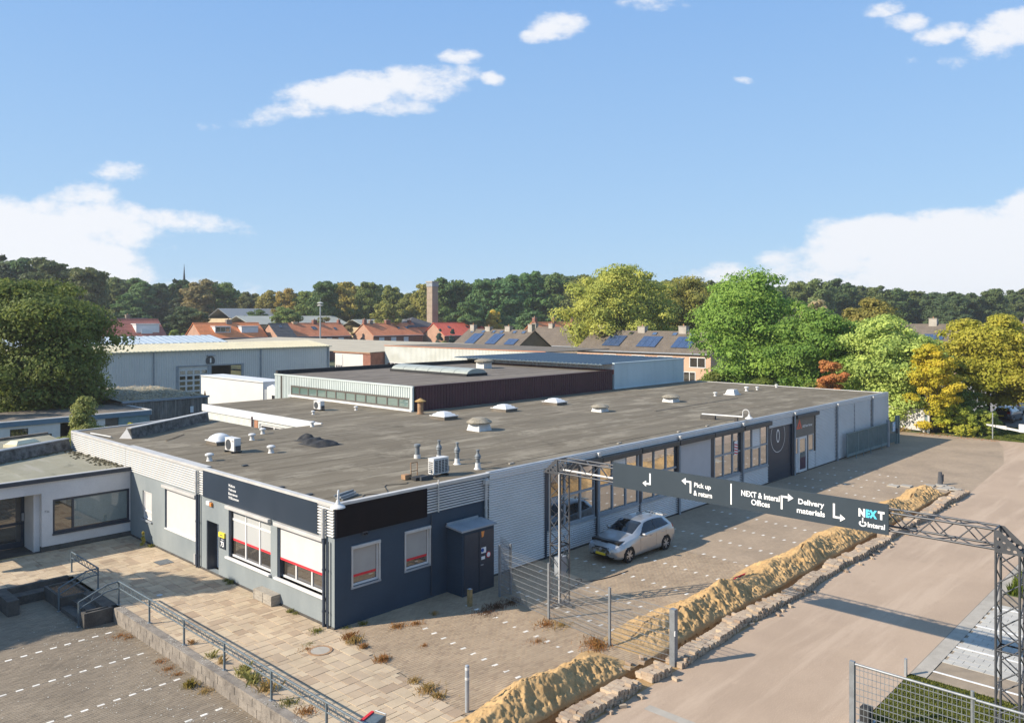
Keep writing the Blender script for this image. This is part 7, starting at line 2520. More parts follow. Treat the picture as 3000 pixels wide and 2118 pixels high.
    pm = {'windscreen': gl, 'rear_window': gl, 'side_window': gl, 'rear_side_window': gl, 'pillar': bl, 'headlight': M['lamp_clear'], 'grille': bl, 'lower_intake': bl, 'charge_flap': bl, 'tail_light': M['lamp_red'], 'rear_diffuser': bl, 'underbody': bl, 'body': paint}
    for k, qs in parts.items():
        F = np.array(qs)
        if k in ('side_window', 'rear_side_window', 'headlight', 'tail_light', 'pillar'):
            for Fs in (F[:, ::-1], F + nV):
                obj(k, np_mesh(k, allV, Fs, pm[k], smooth=True), t)
            continue
        Fs = [F[:, ::-1], F + nV]
        if k == 'body':
            Fs.append(np.array([q for q in caps]))
        obj(k, np_mesh(k, allV, np.concatenate(Fs), pm[k], smooth=True), t)
    MB().box(-1.95, 1.95, -.72, .72, .22, .92).build('wheel_housing', bl, t)
    xf = L_ / 2
    for wx in wheels:
        for s in (1, -1):
            x = xf - wx
            w = MB().lathe([(.20, -.11), (.31, -.11), (.326, -.08), (.326, .07), (.312, .10), (.225, .105), (.215, .06), (.02, .06)], n=32).build('wheel', M['tyre'], t)
            w.location = (x, s * .79, .328)
            w.rotation_euler = (R(-90) if s > 0 else R(90), 0, 0)
            spk = MB()
            for k in range(5):
                a = 2 * math.pi * k / 5 + .3
                ca, sa = math.cos(a), math.sin(a)
                for o_ in (-.045, .045):
                    pts = [(.03, o_ * .2 - .018), (.218, o_ - .022), (.218, o_ + .022), (.03, o_ * .2 + .018)]
                    spk.add([(ca * p - sa * q, sa * p + ca * q, .095) for p, q in pts], [(0, 1, 2, 3)])
            spk.lathe([(.05, .09), (.045, .10), (.01, .102)], n=12)
            spk.build('rim', M['alloy'], w)
    em_ = MB().lathe([(.07, 0), (.07, .012), (.045, .016)], n=18).build('badge', M['alloy'], t)
    em_.location = (xf - .005, 0, .60)
    em_.rotation_euler = (0, R(80), 0)
    for s in (1, -1):
        MB().extrude([(xf - .028, s * .34, .67), (xf + .004, s * .20, .46), (xf + .004, s * .235, .46), (xf - .03, s * .385, .67)], (.014, 0, 0)).build('chrome_strip', M['alloy'], t)
    MB().box(xf + .002, xf + .016, -.26, .26, .365, .47).build('number_plate', M['plate_yellow'], t)
    MB().box(-xf - .014, -xf + .03, -.26, .26, .62, .73).build('number_plate', M['plate_yellow'], t)
    for s in (1, -1):
        mr_ = MB().lathe([(.01, -.12), (.07, -.09), (.085, 0), (.07, .08), (.01, .10)], n=12).build('wing_mirror', paint, t, smooth=True)
        mr_.location = (.46, s * .985, 1.05)
        mr_.rotation_euler = (R(90), 0, 0)
        mr_.scale = (.8, .75, 1.0)
        MB().box(.42, .52, s * .89 - .05, s * .89 + .05, .985, 1.02).build('mirror_foot', bl, t)
        for x in (-.22, -1.10):
            MB().box(x - .1, x + .1, s * .897 - .014, s * .897 + .014, .875, .90).build('door_handle', M['alloy'], t)
        for x in (.60, -.56, -1.32):
            MB().box(x - .004, x + .004, s * .8935, s * .8965, .40, .93).build('door_gap', bl, t)
        MB().box(xf - .20, xf - .12, s * .735 - .02, s * .735 + .035, .335, .375).build('fog_lamp', M['lamp_clear'], t)
    MB().extrude([(-1.62, -.5, 1.44), (-1.98, -.5, 1.40), (-1.98, -.5, 1.425), (-1.62, -.5, 1.475)], (0, 1.0, 0)).build('roof_spoiler', paint, t)
    MB().extrude([(-1.35, -.012, 1.50), (-1.5, -.012, 1.59), (-1.56, -.012, 1.48)], (0, .024, 0)).build('roof_antenna', paint, t)
    return t


paint_silver = car_paint('silver_car_paint', (0.40, 0.395, 0.385), 0.6)
hatchback('parked_car', 'silver hatchback with yellow plates parked against the long facade', (14.2, -2.18, 0.0), math.pi + R(-2.0), paint_silver, 'parked cars')
hatchback('parked_car', 'dark blue-black hatchback seen from behind, parked beyond the shrubs at the right', (77.4, -3.9, 0.0), R(-4), car_paint('dark_car_paint', (0.012, 0.014, 0.025), 0.3), 'parked cars')
hatchback('parked_car', 'silver-grey car parked side-on beyond the dark hatchback at the right edge', (85.5, -5.0, 0.0), R(-60), car_paint('grey_car_paint', (0.42, 0.44, 0.46), 0.7), 'parked cars')
# ------------------------------------------------------------------ vegetation
def leaf_mat(name, trans=0.42):
    """leaf colour = the tree's own colour, varied leaf by leaf"""
    m, N, L = nmat(name)
    out = N.new('ShaderNodeOutputMaterial')
    oi = N.new('ShaderNodeObjectInfo')
    at = N.new('ShaderNodeAttribute')
    at.attribute_name = 'tint'
    hs = N.new('ShaderNodeHueSaturation')
    L.new(oi.outputs['Color'], hs.inputs['Color'])
    v = N.new('ShaderNodeMapRange')
    v.inputs['To Min'].default_value, v.inputs['To Max'].default_value = 0.72, 1.28
    L.new(at.outputs['Fac'], v.inputs['Value'])
    L.new(v.outputs[0], hs.inputs['Value'])
    h = N.new('ShaderNodeMapRange')
    h.inputs['To Min'].default_value, h.inputs['To Max'].default_value = 0.515, 0.48
    L.new(at.outputs['Fac'], h.inputs['Value'])
    L.new(h.outputs[0], hs.inputs['Hue'])
    d = N.new('ShaderNodeBsdfPrincipled')
    d.inputs['Roughness'].default_value = 0.6
    d.inputs['Specular IOR Level'].default_value = 0.25
    L.new(hs.outputs[0], d.inputs['Base Color'])
    t = N.new('ShaderNodeBsdfTranslucent')
    L.new(hs.outputs[0], t.inputs['Color'])
    x = N.new('ShaderNodeMixShader')
    x.inputs[0].default_value = trans
    L.new(d.outputs[0], x.inputs[1])
    L.new(t.outputs[0], x.inputs[2])
    L.new(x.outputs[0], out.inputs[0])
    return m


M['leaf'] = leaf_mat('foliage')
M['bark'] = mat('tree_bark', (0.085, 0.068, 0.05), 0.95, (0.05, 0.04, 0.03), 3, space='obj', bscale=12, bump=.4)


def crown_mesh(name, seed, H, Rw, n, leaf, lobes=22, base=0.25, shape='round', droop=0.0, spread=1.0):
    """leaf clusters carried on many uneven lobes; H = height of the whole tree, Rw = crown radius"""
    g = np.random.default_rng(seed)
    z0, z1 = H * base, H
    cz, hz = (z0 + z1) / 2, (z1 - z0) / 2
    C, rad = [], []
    rmax = min(Rw, hz)
    # a few big inner boughs, then many smaller clumps riding on them and on the outline
    for k in range(lobes):
        a = g.uniform(0, 2 * np.pi)
        u = g.uniform(-1, 1)
        big = k < lobes * .3
        if shape == 'cone':
            w = (1 - (u + 1) / 2) * .95 + .08
            rr = g.uniform(.2, .7) if big else g.uniform(.7, 1.0)
            c = np.array([rr * w * Rw * .9 * np.cos(a), rr * w * Rw * .9 * np.sin(a), cz + u * hz * .93])
            r = Rw * (.16 + .22 * w if big else .10 + .12 * w) * g.uniform(.8, 1.2)
        else:
            w = np.sqrt(max(0, 1 - abs(u) ** (2.8 if shape == 'broad' else 2.2)))
            rr = g.uniform(.1, .6) if big else g.uniform(.62, 1.08)
            c = np.array([rr * w * Rw * .86 * np.cos(a), rr * w * Rw * .86 * np.sin(a), cz + u * hz * (.6 if big else .88)])
            r = rmax * (g.uniform(.32, .46) if big else g.uniform(.10, .27))
        C.append(c)
        rad.append(r)
    C, rad = np.array(C), np.array(rad)
    pick = g.choice(lobes, n, p=rad ** 2 / (rad ** 2).sum())
    d = g.normal(size=(n, 3))
    d /= np.linalg.norm(d, axis=1)[:, None]
    flip = (d[:, 2] < -.35) & (g.random(n) < .6)
    d[flip, 2] *= -1
    sq = np.array([1.12, 1.12, .62])
    core = g.random(n) < .16
    rr = rad[pick] * np.where(core, .65 * g.random(n) ** .4, .80 + .25 * g.random(n) + .10 * np.abs(g.normal(size=n)))
    P = C[pick] + d * rr[:, None] * sq * spread
    P[:, 2] -= droop * np.hypot(P[:, 0], P[:, 1]) ** 2 / Rw
    P[:, 2] = np.maximum(P[:, 2], z0 * .55)
    nr = d * 1.15 + g.normal(size=(n, 3)) * .42 + np.array([0, 0, .25])
    nr /= np.linalg.norm(nr, axis=1)[:, None]
    ax = np.cross(nr, g.normal(size=(n, 3)))
    ax /= np.linalg.norm(ax, axis=1)[:, None] + 1e-9
    ay = np.cross(nr, ax)
    s = leaf * g.uniform(.6, 1.4, n)[:, None] * np.where(core, 2.4, 1.0)[:, None]
    asp = g.uniform(.55, .9, n)[:, None]
    bend = nr * s * g.uniform(-.25, .25, n)[:, None]
    V = np.stack([P - ax * s, P - ay * s * asp + bend, P + ax * s, P + ay * s * asp + bend], 1).reshape(-1, 3)
    F = np.arange(n * 4).reshape(n, 4)
    lt = g.random(lobes)
    tint = np.clip(.5 * g.random(n) + .5 * lt[pick], 0, 1)
    me = np_mesh(name, V, F, M['leaf'], tint)
    tr = MB()
    tr.tube((0, 0, -.8), (0, 0, H * base * 1.1), H * .022, 8, H * .016)
    top = Vector((0, 0, H * base * 1.1))
    lean = Vector((g.uniform(-.3, .3), g.uniform(-.3, .3), 0))
    tr.tube(top, top + Vector((0, 0, H * (1 - base) * .6)) + lean, H * .015, 7, H * .004)
    for i in np.argsort(-rad)[:9]:
        st_ = top + Vector((0, 0, g.uniform(0, .35) * H * (1 - base)))
        en = Vector(C[i])
        mid = st_.lerp(en, .55) + Vector((0, 0, -.03 * H))
        tr.tube(st_, mid, H * .009, 6, H * .006)
        tr.tube(mid, en, H * .006, 5, H * .0025)
    tm = tr.mesh('trunk')
    tm.materials.append(M['bark'])
    return me, tm


GAIN = {'forest_tree': 2.3, 'pine_tree': 1.7, 'garden_tree': 1.9}


def plant(name, label, cat, meshes, loc, color, rotz=0.0, scale=(1, 1, 1), group=None):
    t = thing(name, label, cat, loc, rotz, group)
    t.scale = scale
    c = obj('crown', meshes[0], t)
    c.color = (*[min(.8, q * GAIN.get(name, 2.0)) for q in color], 1)
    if meshes[1]:
        obj('trunk', meshes[1], t)
    return t


# --- the big trees near the site
G_TREES = 'tall trees behind the far end of the building'
OLIVE, YGREEN, GREEN, LIME = (0.125, 0.125, 0.022), (0.20, 0.20, 0.028), (0.085, 0.145, 0.022), (0.17, 0.22, 0.045)
plant('broadleaf_tree', 'large dark olive-green tree with sunlit yellowish top at the left edge behind the blue-edged annex', 'tree', crown_mesh('big_crown', 1, 14.4, 7.0, 62000, .12, 120, .06, 'broad'), (6.6, 52.8, -.6), (0.082, 0.102, 0.022), 0.4)
plant('broadleaf_tree', 'lighter green tree cut off by the left edge of the photo', 'tree', crown_mesh('edge_crown', 2, 8.2, 2.6, 12000, .09, 20, .1), (-.9, 47.6, -.6), (0.10, 0.145, 0.028))
plant('plane_tree', 'very large yellow-green plane tree rising behind the solar-roofed terraces', 'tree', crown_mesh('plane_crown', 3, 20.5, 10.5, 60000, .19, 130, .10, 'broad'), (98.0, 58.5, -.7), (0.215, 0.225, 0.045), 1.0, group=G_TREES)
plant('plane_tree', 'olive tree half hidden between the big plane tree and the tall bright green tree', 'tree', crown_mesh('plane_crown_small', 4, 18.8, 7.5, 30000, .19, 80, .12), (117, 56.5, -.7), (0.155, 0.150, 0.034), 2.0, group=G_TREES)
plant('ash_tree', 'tallest bright green tree directly behind the far roof edge, hiding the salmon brick house', 'tree', crown_mesh('ash_crown', 5, 16.6, 6.9, 56000, .13, 150, .05, 'broad', .02), (69.8, 20.2, -.6), (0.125, 0.195, 0.034), 0.3, group=G_TREES)
plant('ash_tree', 'lower green tree right of the tallest green tree, above the roof corner', 'tree', crown_mesh('ash_crown_low', 6, 11.8, 5.2, 36000, .125, 110, .05, 'broad'), (66.5, 11.0, -.6), (0.090, 0.150, 0.026), 0, group=G_TREES)
plant('ash_tree', 'pale lime-green feathery tree in the middle of the right-hand group', 'tree', crown_mesh('lime_crown', 7, 11.2, 4.8, 36000, .12, 110, .05, 'broad'), (64.8, 3.6, -.6), (0.205, 0.255, 0.062), 0, group=G_TREES)
plant('young_oak', 'small rust-orange tree between the green tree and the lime-green tree', 'tree', crown_mesh('rust_crown', 8, 7.8, 1.75, 8000, .085, 34, .08), (60.2, 6.9, -.6), (0.27, 0.12, 0.038))
plant('maple_tree', 'small golden-orange maple in front of the lime-green tree', 'tree', crown_mesh('gold_crown', 9, 8.9, 2.5, 17000, .095, 46, .04, 'broad'), (63.0, -.9, -.6), (0.28, 0.235, 0.020))
plant('maple_tree', 'wide mustard-yellow maple at the right edge above the parked cars', 'tree', crown_mesh('mustard_crown', 10, 11.2, 5.6, 36000, .12, 120, .17, 'broad'), (73.6, -3.0, -.4), (0.205, 0.195, 0.024), .5)
plant('maple_tree', 'second mustard-yellow maple cut off by the right edge of the photo', 'tree', crown_mesh('mustard_crown_edge', 11, 8.8, 4.4, 22000, .12, 80, .20, 'broad'), (72.6, -8.8, -.4), (0.195, 0.18, 0.024), 1.5)
plant('broadleaf_tree', 'olive-brown tree peeping out behind the lower green tree on the right', 'tree', crown_mesh('brown_crown', 12, 13.5, 4.8, 16000, .16, 60, .12), (88.0, 13.5, -.6), (0.14, 0.125, 0.030), 0)
for i, (lab, x, y, h, r, col, n) in enumerate((
        ('dense green shrub filling the gap behind the white ribbed fence', 66.3, 1.2, 4.6, 2.6, (0.10, 0.135, 0.02), 8000),
        ('bright yellow-green bush beside the green gate post', 63.9, -1.6, 3.1, 1.5, (0.19, 0.205, 0.022), 5200),
        ('spreading juniper bush in the middle of the shrub border', 64.4, -3.2, 2.5, 1.6, (0.15, 0.175, 0.025), 5200),
        ('feathery juniper bush next to the thin marker pole', 65.0, -4.6, 2.3, 1.5, (0.145, 0.17, 0.03), 5200),
        ('low pale yellow-green groundcover bush along the kerb of the yard', 63.3, -3.5, 1.0, 1.5, (0.21, 0.215, 0.03), 3600),
        ('dark green bush under the golden maple behind the shrub border', 67.5, -2.2, 3.8, 2.2, (0.075, 0.10, 0.018), 5600),
        ('dark shrub at the foot of the trees behind the far roof edge', 61.5, 14.5, 4.6, 3.2, (0.07, 0.095, 0.016), 5600),
        ('dark shrub between the ash trees and the rust-orange tree', 60.6, 8.6, 4.2, 2.4, (0.085, 0.11, 0.018), 5000),
        ('olive shrub in the gap beside the salmon brick house', 63.5, 21.0, 4.8, 2.6, (0.085, 0.10, 0.02), 5000))):
    plant('shrub', lab, 'shrub', (crown_mesh('shrub_crown', 40 + i, h, r, int(n * 1.6), .09, 60, .02, 'broad', .08 if 'juniper' in lab else 0)[0], None), (x, y, -.05), col, i, group='shrubs at the end of the yard')
plant('young_conifer', 'bushy light green young conifer in front of the blue-edged annex', 'conifer', crown_mesh('conifer_crown', 60, 5.2, 2.3, 18000, .07, 70, .02, 'cone'), (3.45, 33.4, 0), (0.145, 0.155, 0.045))
plant('round_bush', 'small yellow-green rounded bush beside the teal brick wall', 'bush', crown_mesh('bush_crown', 61, 2.9, .75, 2500, .07, 14, .1), (6.6, 34.6, .3), (0.22, 0.21, 0.03))
for i, (lab, x, y, h, r, col) in enumerate((('dark blue-green conifer between the rust roof and the vivid red roof', 127.2, 138, 7.8, 1.9, (0.03, 0.06, 0.045)), ('second dark conifer touching its left neighbour by the vivid red roof', 130.6, 136.5, 8.0, 1.9, (0.032, 0.066, 0.05)),
                                            ('light green rounded tree above the warehouse roof between the left houses', 60.5, 148, 8.6, 2.6, (0.15, 0.19, 0.04)), ('pale olive willow behind the left orange roof', 76.0, 170, 13.0, 4.4, (0.13, 0.15, 0.055)),
                                            ('olive tree in front of the school block beside the siren mast', 104.5, 160, 11.6, 3.8, (0.10, 0.105, 0.03)), ('green bush behind the long white shed', 93.5, 98, 6.6, 1.8, (0.13, 0.14, 0.04)),
                                            ('brown-tinted tree between the rust roofs and the tower', 128.6, 163, 13.0, 4.6, (0.115, 0.085, 0.035)), ('brownish small tree behind the chimneys of the three-shutter house', 118.8, 165, 11.0, 3.0, (0.12, 0.10, 0.04)))):
    plant('garden_tree', lab, 'tree', crown_mesh('garden_crown', 70 + i, h, r, 7000, .17, 22, .08, 'cone' if 'conifer' in lab else 'round'), (x, y, -.7), col, group='garden trees between the houses')
# unseen trees added left of the frame to shade the steps and courtyard
plant('broadleaf_tree', 'unseen broadleaf tree added outside the left edge to shade the terrace steps', 'tree', crown_mesh('shade_crown', 90, 9.0, 2.7, 9000, .2, 26, .3), (-12.4, 14.3, 0), (0.08, 0.10, 0.02))
plant('broadleaf_tree', 'second unseen broadleaf tree added outside the left edge to shade the courtyard', 'tree', crown_mesh('shade_crown_low', 91, 8.5, 3.6, 9000, .2, 26, .25), (-17.5, 15.3, -.5), (0.08, 0.10, 0.02))

# --- the forest along the horizon
FVAR = [crown_mesh('forest_crown', 100 + i, 22, 6.3, 11000, .36, 70, .10, 'broad' if i % 2 else 'round') for i in range(5)]
PINE = crown_mesh('pine_crown', 120, 22, 3.6, 5000, .3, 30, .15, 'cone')


def at_px(px, Z):
    """point on the ground seen at display column px (0..2296), Z metres in front of the camera"""
    X = (px * 1.30662 - 1500) * Z / 2345
    p = CAMP + FWD * Z + RGT * X
    return p.x, p.y


SKYLINE = [(0, 570), (60, 578), (130, 580), (200, 602), (260, 612), (330, 625), (380, 632), (420, 628), (460, 618), (520, 634), (570, 655), (620, 648), (690, 645), (720, 636), (760, 622), (800, 632), (830, 628), (870, 630), (910, 652), (950, 638), (1010, 616), (1060, 622),
           (1100, 614), (1180, 602), (1280, 605), (1330, 612), (1500, 624), (1600, 626), (1700, 632), (1780, 632), (1850, 626), (1900, 628), (2000, 640), (2100, 648), (2200, 650), (2300, 646)]
DK, MD, OL, BR, YO = (0.044, 0.062, 0.020), (0.060, 0.084, 0.024), (0.095, 0.098, 0.026), (0.125, 0.095, 0.035), (0.15, 0.125, 0.028)
PALETTE = [(0, 'dark green', DK), (210, 'mid green', MD), (330, 'dark green', DK), (395, 'dark green', DK), (440, 'brown-tinted', BR), (500, 'mid green', MD), (560, 'dark green', DK), (585, 'yellow-olive', YO), (650, 'olive green', OL), (700, 'dark green', DK), (745, 'golden olive', YO), (790, 'mid green', MD),
           (835, 'golden olive', OL), (885, 'olive green', OL), (930, 'golden olive', YO), (975, 'mid green', MD), (1040, 'deep green', (0.046, 0.082, 0.028)), (1230, 'mid green', MD), (1330, 'olive green', OL), (1500, 'dark green', DK), (1760, 'mid green', MD), (1850, 'dark green', DK)]
LAND = [(0, 'the left edge of the photo'), (290, 'the maroon roofed house'), (413, 'the church spire'), (520, 'the bright orange roof'), (620, 'the buff school block'), (718, 'the siren mast'), (850, 'the rust roofs'), (978, 'the brick tower'), (1180, 'the solar terrace'), (1400, 'the plane tree'), (1660, 'the tallest green tree'), (1840, 'the lower green tree'),
        (2010, 'the lime-green tree'), (2200, 'the mustard maple'), (2296, 'the right edge of the photo')]
WORDS = ['first', 'second', 'third', 'fourth', 'fifth', 'sixth', 'seventh', 'eighth', 'ninth', 'tenth', 'eleventh', 'twelfth']
frnd = random.Random(12)
cnt = {}
px = -20
while px < 2330:
    if 560 < px < 1010:
        Z = 250 + frnd.uniform(-12, 15)
    elif px < 210:
        Z = 205 + frnd.uniform(-8, 12)
    else:
        Z = 270 + frnd.uniform(-14, 18)
    ytop = np.interp(px, [s[0] for s in SKYLINE], [s[1] for s in SKYLINE]) + frnd.uniform(-5, 7)
    H = 10.5 - (ytop * 1.30662 - 926) * Z / 2345 + .8
    sc = H / 22.0 * 1.01
    nm, col = [(p[1], p[2]) for p in PALETTE if p[0] <= max(px, 0)][-1]
    col = tuple(c * frnd.uniform(.85, 1.2) for c in col)
    li = max(i for i, l in enumerate(LAND) if l[0] <= max(px, 0))
    ref = LAND[li][1]
    k = cnt.get(ref, 0)
    cnt[ref] = k + 1
    x, y = at_px(px, Z)
    wsc = sc * frnd.uniform(.85, 1.12)
    plant('forest_tree', f'{nm} skyline tree, {WORDS[k]} rightwards from {ref}', 'tree', frnd.choice(FVAR), (x, y, -.8), col, frnd.uniform(0, 6.28), (wsc, wsc, sc), 'forest trees along the skyline')
    px += wsc * 6.3 * 2345 / Z / 1.30662 * frnd.uniform(.95, 1.2)
x, y = at_px(396, 262)
plant('pine_tree', 'lone dark pine with open layered branches just left of the church spire', 'tree', PINE, (x, y, -.8), (0.03, 0.045, 0.02), 1, (1.3, 1.3, 1.08))
x, y = at_px(8, 190)
plant('pine_tree', 'dark pine top at the far left above the big olive tree', 'tree', PINE, (x, y, -.8), (0.028, 0.04, 0.02), 2, (1.3, 1.3, 1.19))
for (lab, p_, Z, H, col, w) in (('small golden tree in front of the dark forest right of the tower', 1108, 235, 13.5, (0.26, 0.20, 0.03), .5), ('lower yellow-olive tree in front of the forest, below the golden tree', 1110, 225, 7.5, (0.16, 0.15, 0.03), .5),
                                ('green tree at the forest foot behind the solar terrace', 1190, 230, 13, (0.05, 0.088, 0.03), .75), ('bluish green tree at the forest foot left of the plane tree', 1250, 228, 12, (0.05, 0.088, 0.035), .7),
                                ('green tree at the forest foot right of the brick tower', 1050, 232, 16, (0.046, 0.082, 0.026), .8), ('pale brownish tree crown before the forest above the lower green tree', 1830, 190, 15.5, (0.20, 0.165, 0.085), .6),
                                ('dark tree at the forest foot behind the maroon roof', 300, 195, 13, (0.032, 0.055, 0.02), .8), ('dark tree at the forest foot left of the orange roofs', 420, 198, 14, (0.034, 0.05, 0.02), .85),
                                ('shaded tree at the forest foot behind the school block', 575, 225, 13.5, (0.045, 0.07, 0.022), .7), ('green tree in front of the school hall roof', 640, 205, 14, (0.085, 0.115, 0.03), .7),
                                ('bright olive tree before the forest left of the brick tower', 868, 222, 16, (0.125, 0.13, 0.03), .7)):
    x, y = at_px(p_, Z)
    s_ = H / 22
    plant('forest_tree', lab, 'tree', FVAR[int(p_) % 5], (x, y, -.8), col, p_, (w, w, s_), 'forest trees along the skyline')

# deeper forest that reads as one mass behind the skyline trees: trunks and leaf clumps joined into one object
gF = np.random.default_rng(77)
nF = 60000
pxs = gF.uniform(-80, 2380, nF)
Zs = np.where(pxs < 240, 225, np.where((pxs > 560) & (pxs < 1010), 272, 292)) + gF.uniform(0, 34, nF)
yt = np.interp(pxs, [s[0] for s in SKYLINE], [s[1] for s in SKYLINE]) + 7
Ht = 10.5 - (yt * 1.30662 - 926) * Zs / 2345
wob = 2.6 * (vnoise(pxs * .045, Zs * .2, 91) - .5)
zz = np.maximum(0, (Ht + wob - 1.2)) * gF.random(nF) ** .55 - .5
Xs = (pxs * 1.30662 - 1500) * Zs / 2345
P = np.stack([CAMP.x + FWD.x * Zs + RGT.x * Xs, CAMP.y + FWD.y * Zs + RGT.y * Xs, zz], 1)
nr = gF.normal(size=(nF, 3)) * .8 + np.array([-FWD.x, -FWD.y, .8])
nr /= np.linalg.norm(nr, axis=1)[:, None]
ax = np.cross(nr, gF.normal(size=(nF, 3)))
ax /= np.linalg.norm(ax, axis=1)[:, None]
ay = np.cross(nr, ax)
s_ = gF.uniform(.5, 1.3, nF)[:, None]
V = np.stack([P - ax * s_, P - ay * s_ * .8, P + ax * s_, P + ay * s_ * .8], 1).reshape(-1, 3)
fo_ = obj('forest', np_mesh('forest', V, np.arange(nF * 4).reshape(nF, 4), M['leaf'], gF.random(nF)), kind='stuff', label='deep wood closing the horizon behind the skyline trees', cat='forest')
fo_.color = (0.085, 0.125, 0.045, 1)


# ------------------------------------------------------------------ grass, weeds, ground cover
def grass_patch(name, label, pts, h, col, seed, w=.012, spread=.25, lean=.5):
    g = np.random.default_rng(seed)
    n = len(pts)
    P = np.array(pts)
    a = g.uniform(0, 6.28, n)
    hh = h * g.uniform(.5, 1.25, n)
    l = lean * hh * g.random(n)
    b = g.uniform(0, 6.28, n)
    dx, dy = np.cos(a) * w, np.sin(a) * w
    tip = P + np.stack([np.cos(b) * l, np.sin(b) * l, hh], 1)
    mid = P + np.stack([np.cos(b) * l * .3, np.sin(b) * l * .3, hh * .6], 1)
    z = np.zeros(n)
    V = np.stack([P - np.stack([dx, dy, z], 1), P + np.stack([dx, dy, z], 1), mid + np.stack([dx, dy, z], 1) * .7, tip, ], 1).reshape(-1, 3)
    F = np.arange(n * 4).reshape(n, 4)
    o = obj(name, np_mesh(name, V, F, M['leaf'], g.random(n)), kind='stuff', label=label, cat='grass')
    o.color = (*col, 1)
    return o


def scatter(n, fx, fy, z, seed, f=lambda x, y: True):
    g = random.Random(seed)
    out = []
    while len(out) < n:
        x, y = fx(g), fy(g)
        if f(x, y):
            out.append((x, y, z))
    return out


grass_patch('lawn_grass', 'mown yellowish lawn behind the sliding gate', scatter(26000, lambda g: g.uniform(4.5, 9.66), lambda g: g.uniform(-19.5, -15.13), -.02, 1), .06, (0.135, 0.15, 0.03), 1, w=.02)
grass_patch('verge_grass', 'short green verge by the barrier', scatter(9000, lambda g: g.uniform(62.1, 72), lambda g: g.uniform(-9, -5.0), -.03, 2), .10, (0.13, 0.16, 0.03), 2, w=.06)
grass_patch('hedge_grass', 'strip of green by the parking bays', scatter(7000, lambda g: g.uniform(19.4, 24), lambda g: g.uniform(-19, -15.6), -.02, 3), .35, (0.12, 0.16, 0.02), 3, w=.03)


def clump(cx, cy, r, n, h, col, seed, z=0.0, label='dry weed tuft'):
    g = random.Random(seed)
    pts = []
    for _ in range(n):
        a, q = g.random() * 6.28, abs(g.gauss(0, r))
        pts.append((cx + q * math.cos(a), cy + q * math.sin(a) * .8, z))
    return grass_patch('weeds', label, pts, h, col, seed, w=.008, lean=.9)


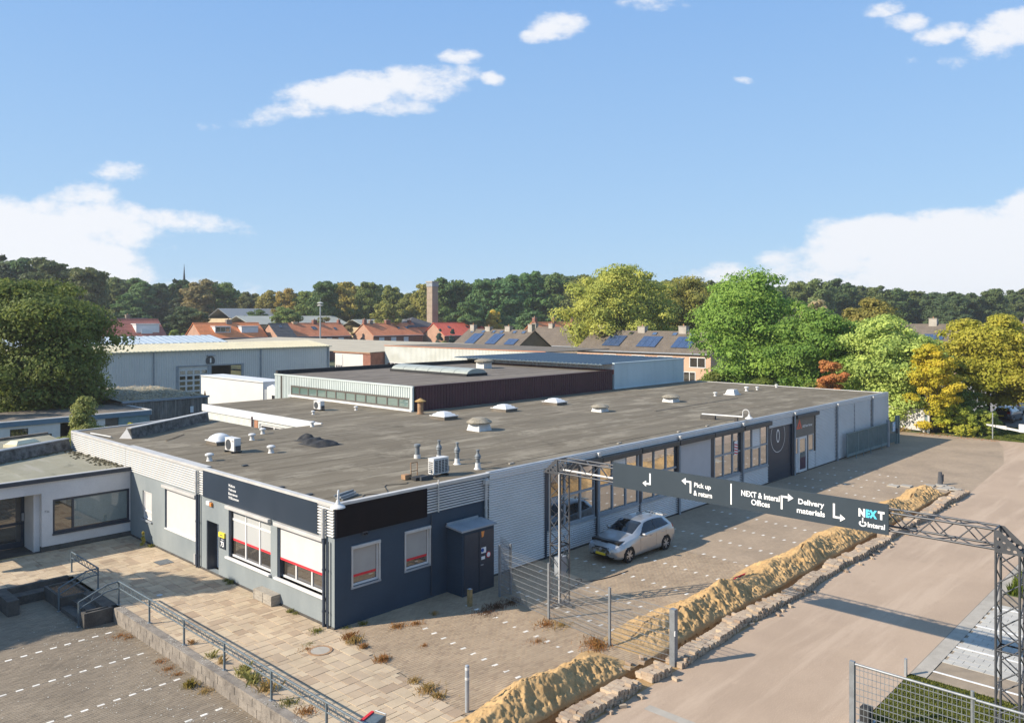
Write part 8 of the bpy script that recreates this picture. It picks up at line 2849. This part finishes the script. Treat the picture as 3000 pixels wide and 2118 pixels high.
STRAW, RUSTY, WEED = (0.38, 0.27, 0.10), (0.34, 0.18, 0.06), (0.20, 0.20, 0.05)
for i, (x, y, r, n, h, c) in enumerate(((-.06, -.95, .14, 260, .16, RUSTY), (-.15, -1.35, .16, 240, .16, STRAW), (-.2, -1.9, .1, 160, .12, RUSTY), (-.38, -3.1, .15, 300, .13, RUSTY), (-.62, -4.9, .15, 160, .10, STRAW), (-.72, -5.6, .18, 240, .16, STRAW), (-.78, -6.1, .14, 160, .13, STRAW),
                                        (1.6, -1.35, .22, 320, .08, RUSTY), (2.2, -1.6, .2, 240, .07, RUSTY), (3.2, -1.4, .1, 90, .10, STRAW), (1.2, -3.2, .1, 80, .06, RUSTY), (4.6, -2.6, .35, 420, .08, (0.16, 0.09, 0.05)), (5.2, -2.5, .3, 320, .10, (0.16, 0.09, 0.05)), (5.9, -2.6, .3, 300, .08, (0.14, 0.08, 0.045)),
                                        (.9, -.35, .1, 90, .12, WEED), (.35, -.2, .12, 60, .08, WEED), (-.15, 2.5, .1, 110, .10, WEED), (-.1, 2.2, .1, 80, .08, WEED), (-.12, 6.9, .12, 160, .14, WEED), (-.1, 7.3, .08, 90, .1, WEED), (-.15, 14.2, .12, 110, .12, WEED), (-.5, .3, .18, 160, .10, WEED),
                                        (5.2, -4.9, .3, 260, .1, RUSTY), (5.5, -5.3, .3, 240, .09, STRAW), (4.9, -7.3, .35, 340, .14, RUSTY), (5.1, -7.0, .3, 260, .12, RUSTY), (3.9, -5.6, .2, 120, .07, RUSTY), (-1.5, -.7, .22, 130, .05, RUSTY), (-1.2, -.4, .12, 60, .05, WEED),
                                        (-3.85, -1.6, .14, 130, .30, (0.3, 0.28, 0.09)), (-3.8, -1.0, .12, 110, .32, (0.3, 0.28, 0.09)), (-3.85, -2.3, .16, 120, .28, STRAW), (-3.8, -3.4, .25, 160, .12, (0.2, 0.19, 0.06)), (-3.75, -4.2, .25, 160, .12, RUSTY), (-3.85, .9, .12, 60, .20, (0.3, 0.28, 0.09)), (-3.85, .3, .1, 50, .2, STRAW), (-3.8, 2.4, .1, 60, .12, RUSTY),
                                        (62.2, 1.5, .5, 200, .35, STRAW), (62.4, 3.0, .6, 260, .4, WEED))):
    clump(x, y, r, n, h, c, 200 + i, label='dry weeds in the paving joints by the ' + ('terrace edge' if x < 0 else 'parking bays'))
for i, (x, y, r, n, h, c) in enumerate(((-4.7, 0.55, .11, 200, .2, (0.26, 0.21, 0.05)), (-4.6, 6.0, .3, 200, .06, RUSTY), (-4.55, 2.9, .18, 140, .06, RUSTY), (-4.6, 2.2, .2, 160, .06, RUSTY), (-4.6, 1.6, .14, 110, .06, RUSTY), (-4.55, -.1, .2, 170, .08, STRAW), (-4.5, 5.6, .2, 120, .06, RUSTY))):
    clump(x, y, r, n, h, c, 300 + i, z=-.5, label='dry weeds and leaves along the foot of the block wall')
mu = plant('mullein_plant', 'upright yellow-green weed growing at the corner of the white office block', 'plant', (crown_mesh('weed_crown', 140, .62, .10, 420, .035, 10, .0, 'cone')[0], None), (-.32, 14.75, 0), (0.28, 0.25, 0.06))
lit = scatter(420, lambda g: g.uniform(61.0, 63.2), lambda g: g.uniform(-6.6, 0), .004, 9, lambda x, y: True)
grass_patch('fallen_leaves', 'orange fallen leaves along the yard edge under the shrubs', lit, .03, (0.42, 0.2, 0.07), 9, w=.06, lean=3)
# ------------------------------------------------------------------ thin autumn haze that pales the far woods
hz_m, hz_N, hz_L = nmat('thin_haze')
hz_o = hz_N.new('ShaderNodeOutputMaterial')
hz_v = hz_N.new('ShaderNodeVolumePrincipled')
hz_v.inputs['Color'].default_value = (0.93, 0.96, 1.0, 1)
hz_v.inputs['Density'].default_value = 0.00022
hz_v.inputs['Anisotropy'].default_value = 0.2
hz_L.new(hz_v.outputs[0], hz_o.inputs['Volume'])
MB().box(-1000, 1600, -1000, 1600, -1.75, 44).build('haze', hz_m, None, kind='stuff', label='thin pale haze over the whole scene', cat='haze')
S.cycles.volume_bounces = 1
S.cycles.volume_step_rate = 10
